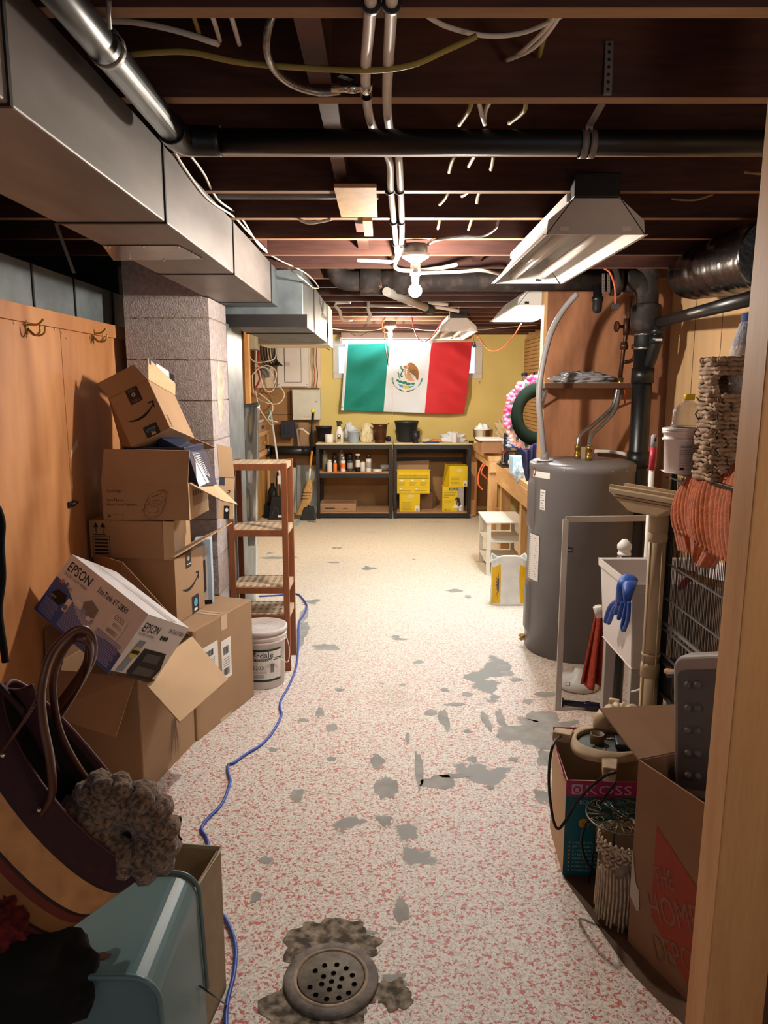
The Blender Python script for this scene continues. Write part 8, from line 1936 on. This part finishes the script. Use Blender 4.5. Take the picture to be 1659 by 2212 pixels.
mb = MB(); mb.grid(lambda u, v: at(-10 + 80 * u + 60 * v, 1475 + 14 * math.sin(u * 3) + 190 * v * (.3 + u * .7), Y=1.36 - .02 * v + .02 * math.sin(u * 5)), 14, 14, MAR); mb.build('side_panel', t, solid=.01)
# boucle scarf in the mouth of the bag
BC = mat('boucle_wool', '4A382C', rough=1.0, var=.5, scale=110, bump=1.0, bscale=200, col2='8F7157', thresh=(.40, .62), sheen=.3)
sc2 = at(262, 1788, Y=1.36); e1 = (at(160, 1745, Y=1.36) - at(362, 1835, Y=1.36)) / 2 * .97; e2 = (at(295, 1705, Y=1.36) - at(235, 1880, Y=1.36)) / 2 * .93; e3 = (sc2 - EYE).normalized() * .10
r7 = random.Random(12)
vw = e3.normalized(); mb = MB()
mb.ball(sc2 + vw * .02, 1.0, mat('fold_shade', '17100D', var=.2), 30, 18, None)  # near-black filler behind the folds; colour stands in for shade in the gaps
nb = len(mb.v)
mb.v = [sc2 + vw * .055 + e1 * (p - sc2 - vw * .02).x * .86 + e2 * (p - sc2 - vw * .02).z * .86 + vw * (p - sc2 - vw * .02).y * .05 for p in mb.v]
hol = sc2 - e1 * .22 + e2 * -.05 + vw * .05
NF = 14
for k in range(NF):
    a = 2 * math.pi * k / NF + .12 * r7.random(); ln = 1.0 + .10 * r7.random()
    per = sc2 - e1 * math.cos(a) * ln + e2 * math.sin(a) * ln
    pts = smooth_path([per + vw * .075, per + vw * .02, per.lerp(hol, .22) - vw * (.030 + .012 * r7.random()), per.lerp(hol, .55) - vw * (.034 + .014 * r7.random()), per.lerp(hol, .80) - vw * .01, per.lerp(hol, .93) + vw * .06], 7)
    w0 = .0205 + .004 * r7.random(); n_ = len(pts)
    mb.tube(pts, [max(.007, w0 * (1 - .50 * max(0, i / n_ - .25)) * (1 + .16 * math.sin(i * 1.25 + k) + .10 * r7.random())) for i in range(n_)], BC, 9)
mb.v = [p + (V((noise.noise(p * 95), noise.noise(p * 95 + V((7, 0, 0))), noise.noise(p * 95 + V((0, 9, 0))))) * .005) for p in mb.v]
single('boucle_scarf', mb, 'brown nubbly boucle scarf rolled up in the tote bag mouth', 'scarf')
# dark clothing at the picture corner
c = at(10, 2130, Y=1.12); heap('black_jacket', 'black garment heaped on the chest under the tote bag', 'clothing', (-.74, 1.24, .50), (.19, .14, .11), mat('black_fleece', '0B0A0B', rough=.95, var=.1), .2, 1.8, 71, ridged=.1)
c = at(35, 1985, Y=1.22); heap('red_scarf', 'dark red checked scarf bundle beside the tote bag stripes', 'scarf', (c.x - .02, 1.20, c.z), (.05, .04, .06), mat('dark_red_wool', '5E1414', rough=.95, var=.6, scale=40), .35, 3, 73, flat=False, ridged=.3)
mb = MB(); mb.tube([at(-6, 1095, Y=1.9), at(4, 1130, Y=1.9), at(2, 1180, Y=1.9), at(5, 1250, Y=1.9), at(-2, 1320, Y=1.9), at(8, 1400, Y=1.9), at(12, 1430, Y=1.9)], .010, mat('black_fleece', '0B0A0B'), 8, sub=5); single('black_strap', mb, 'black strap hanging at the plywood wall beside the open carton', 'strap')
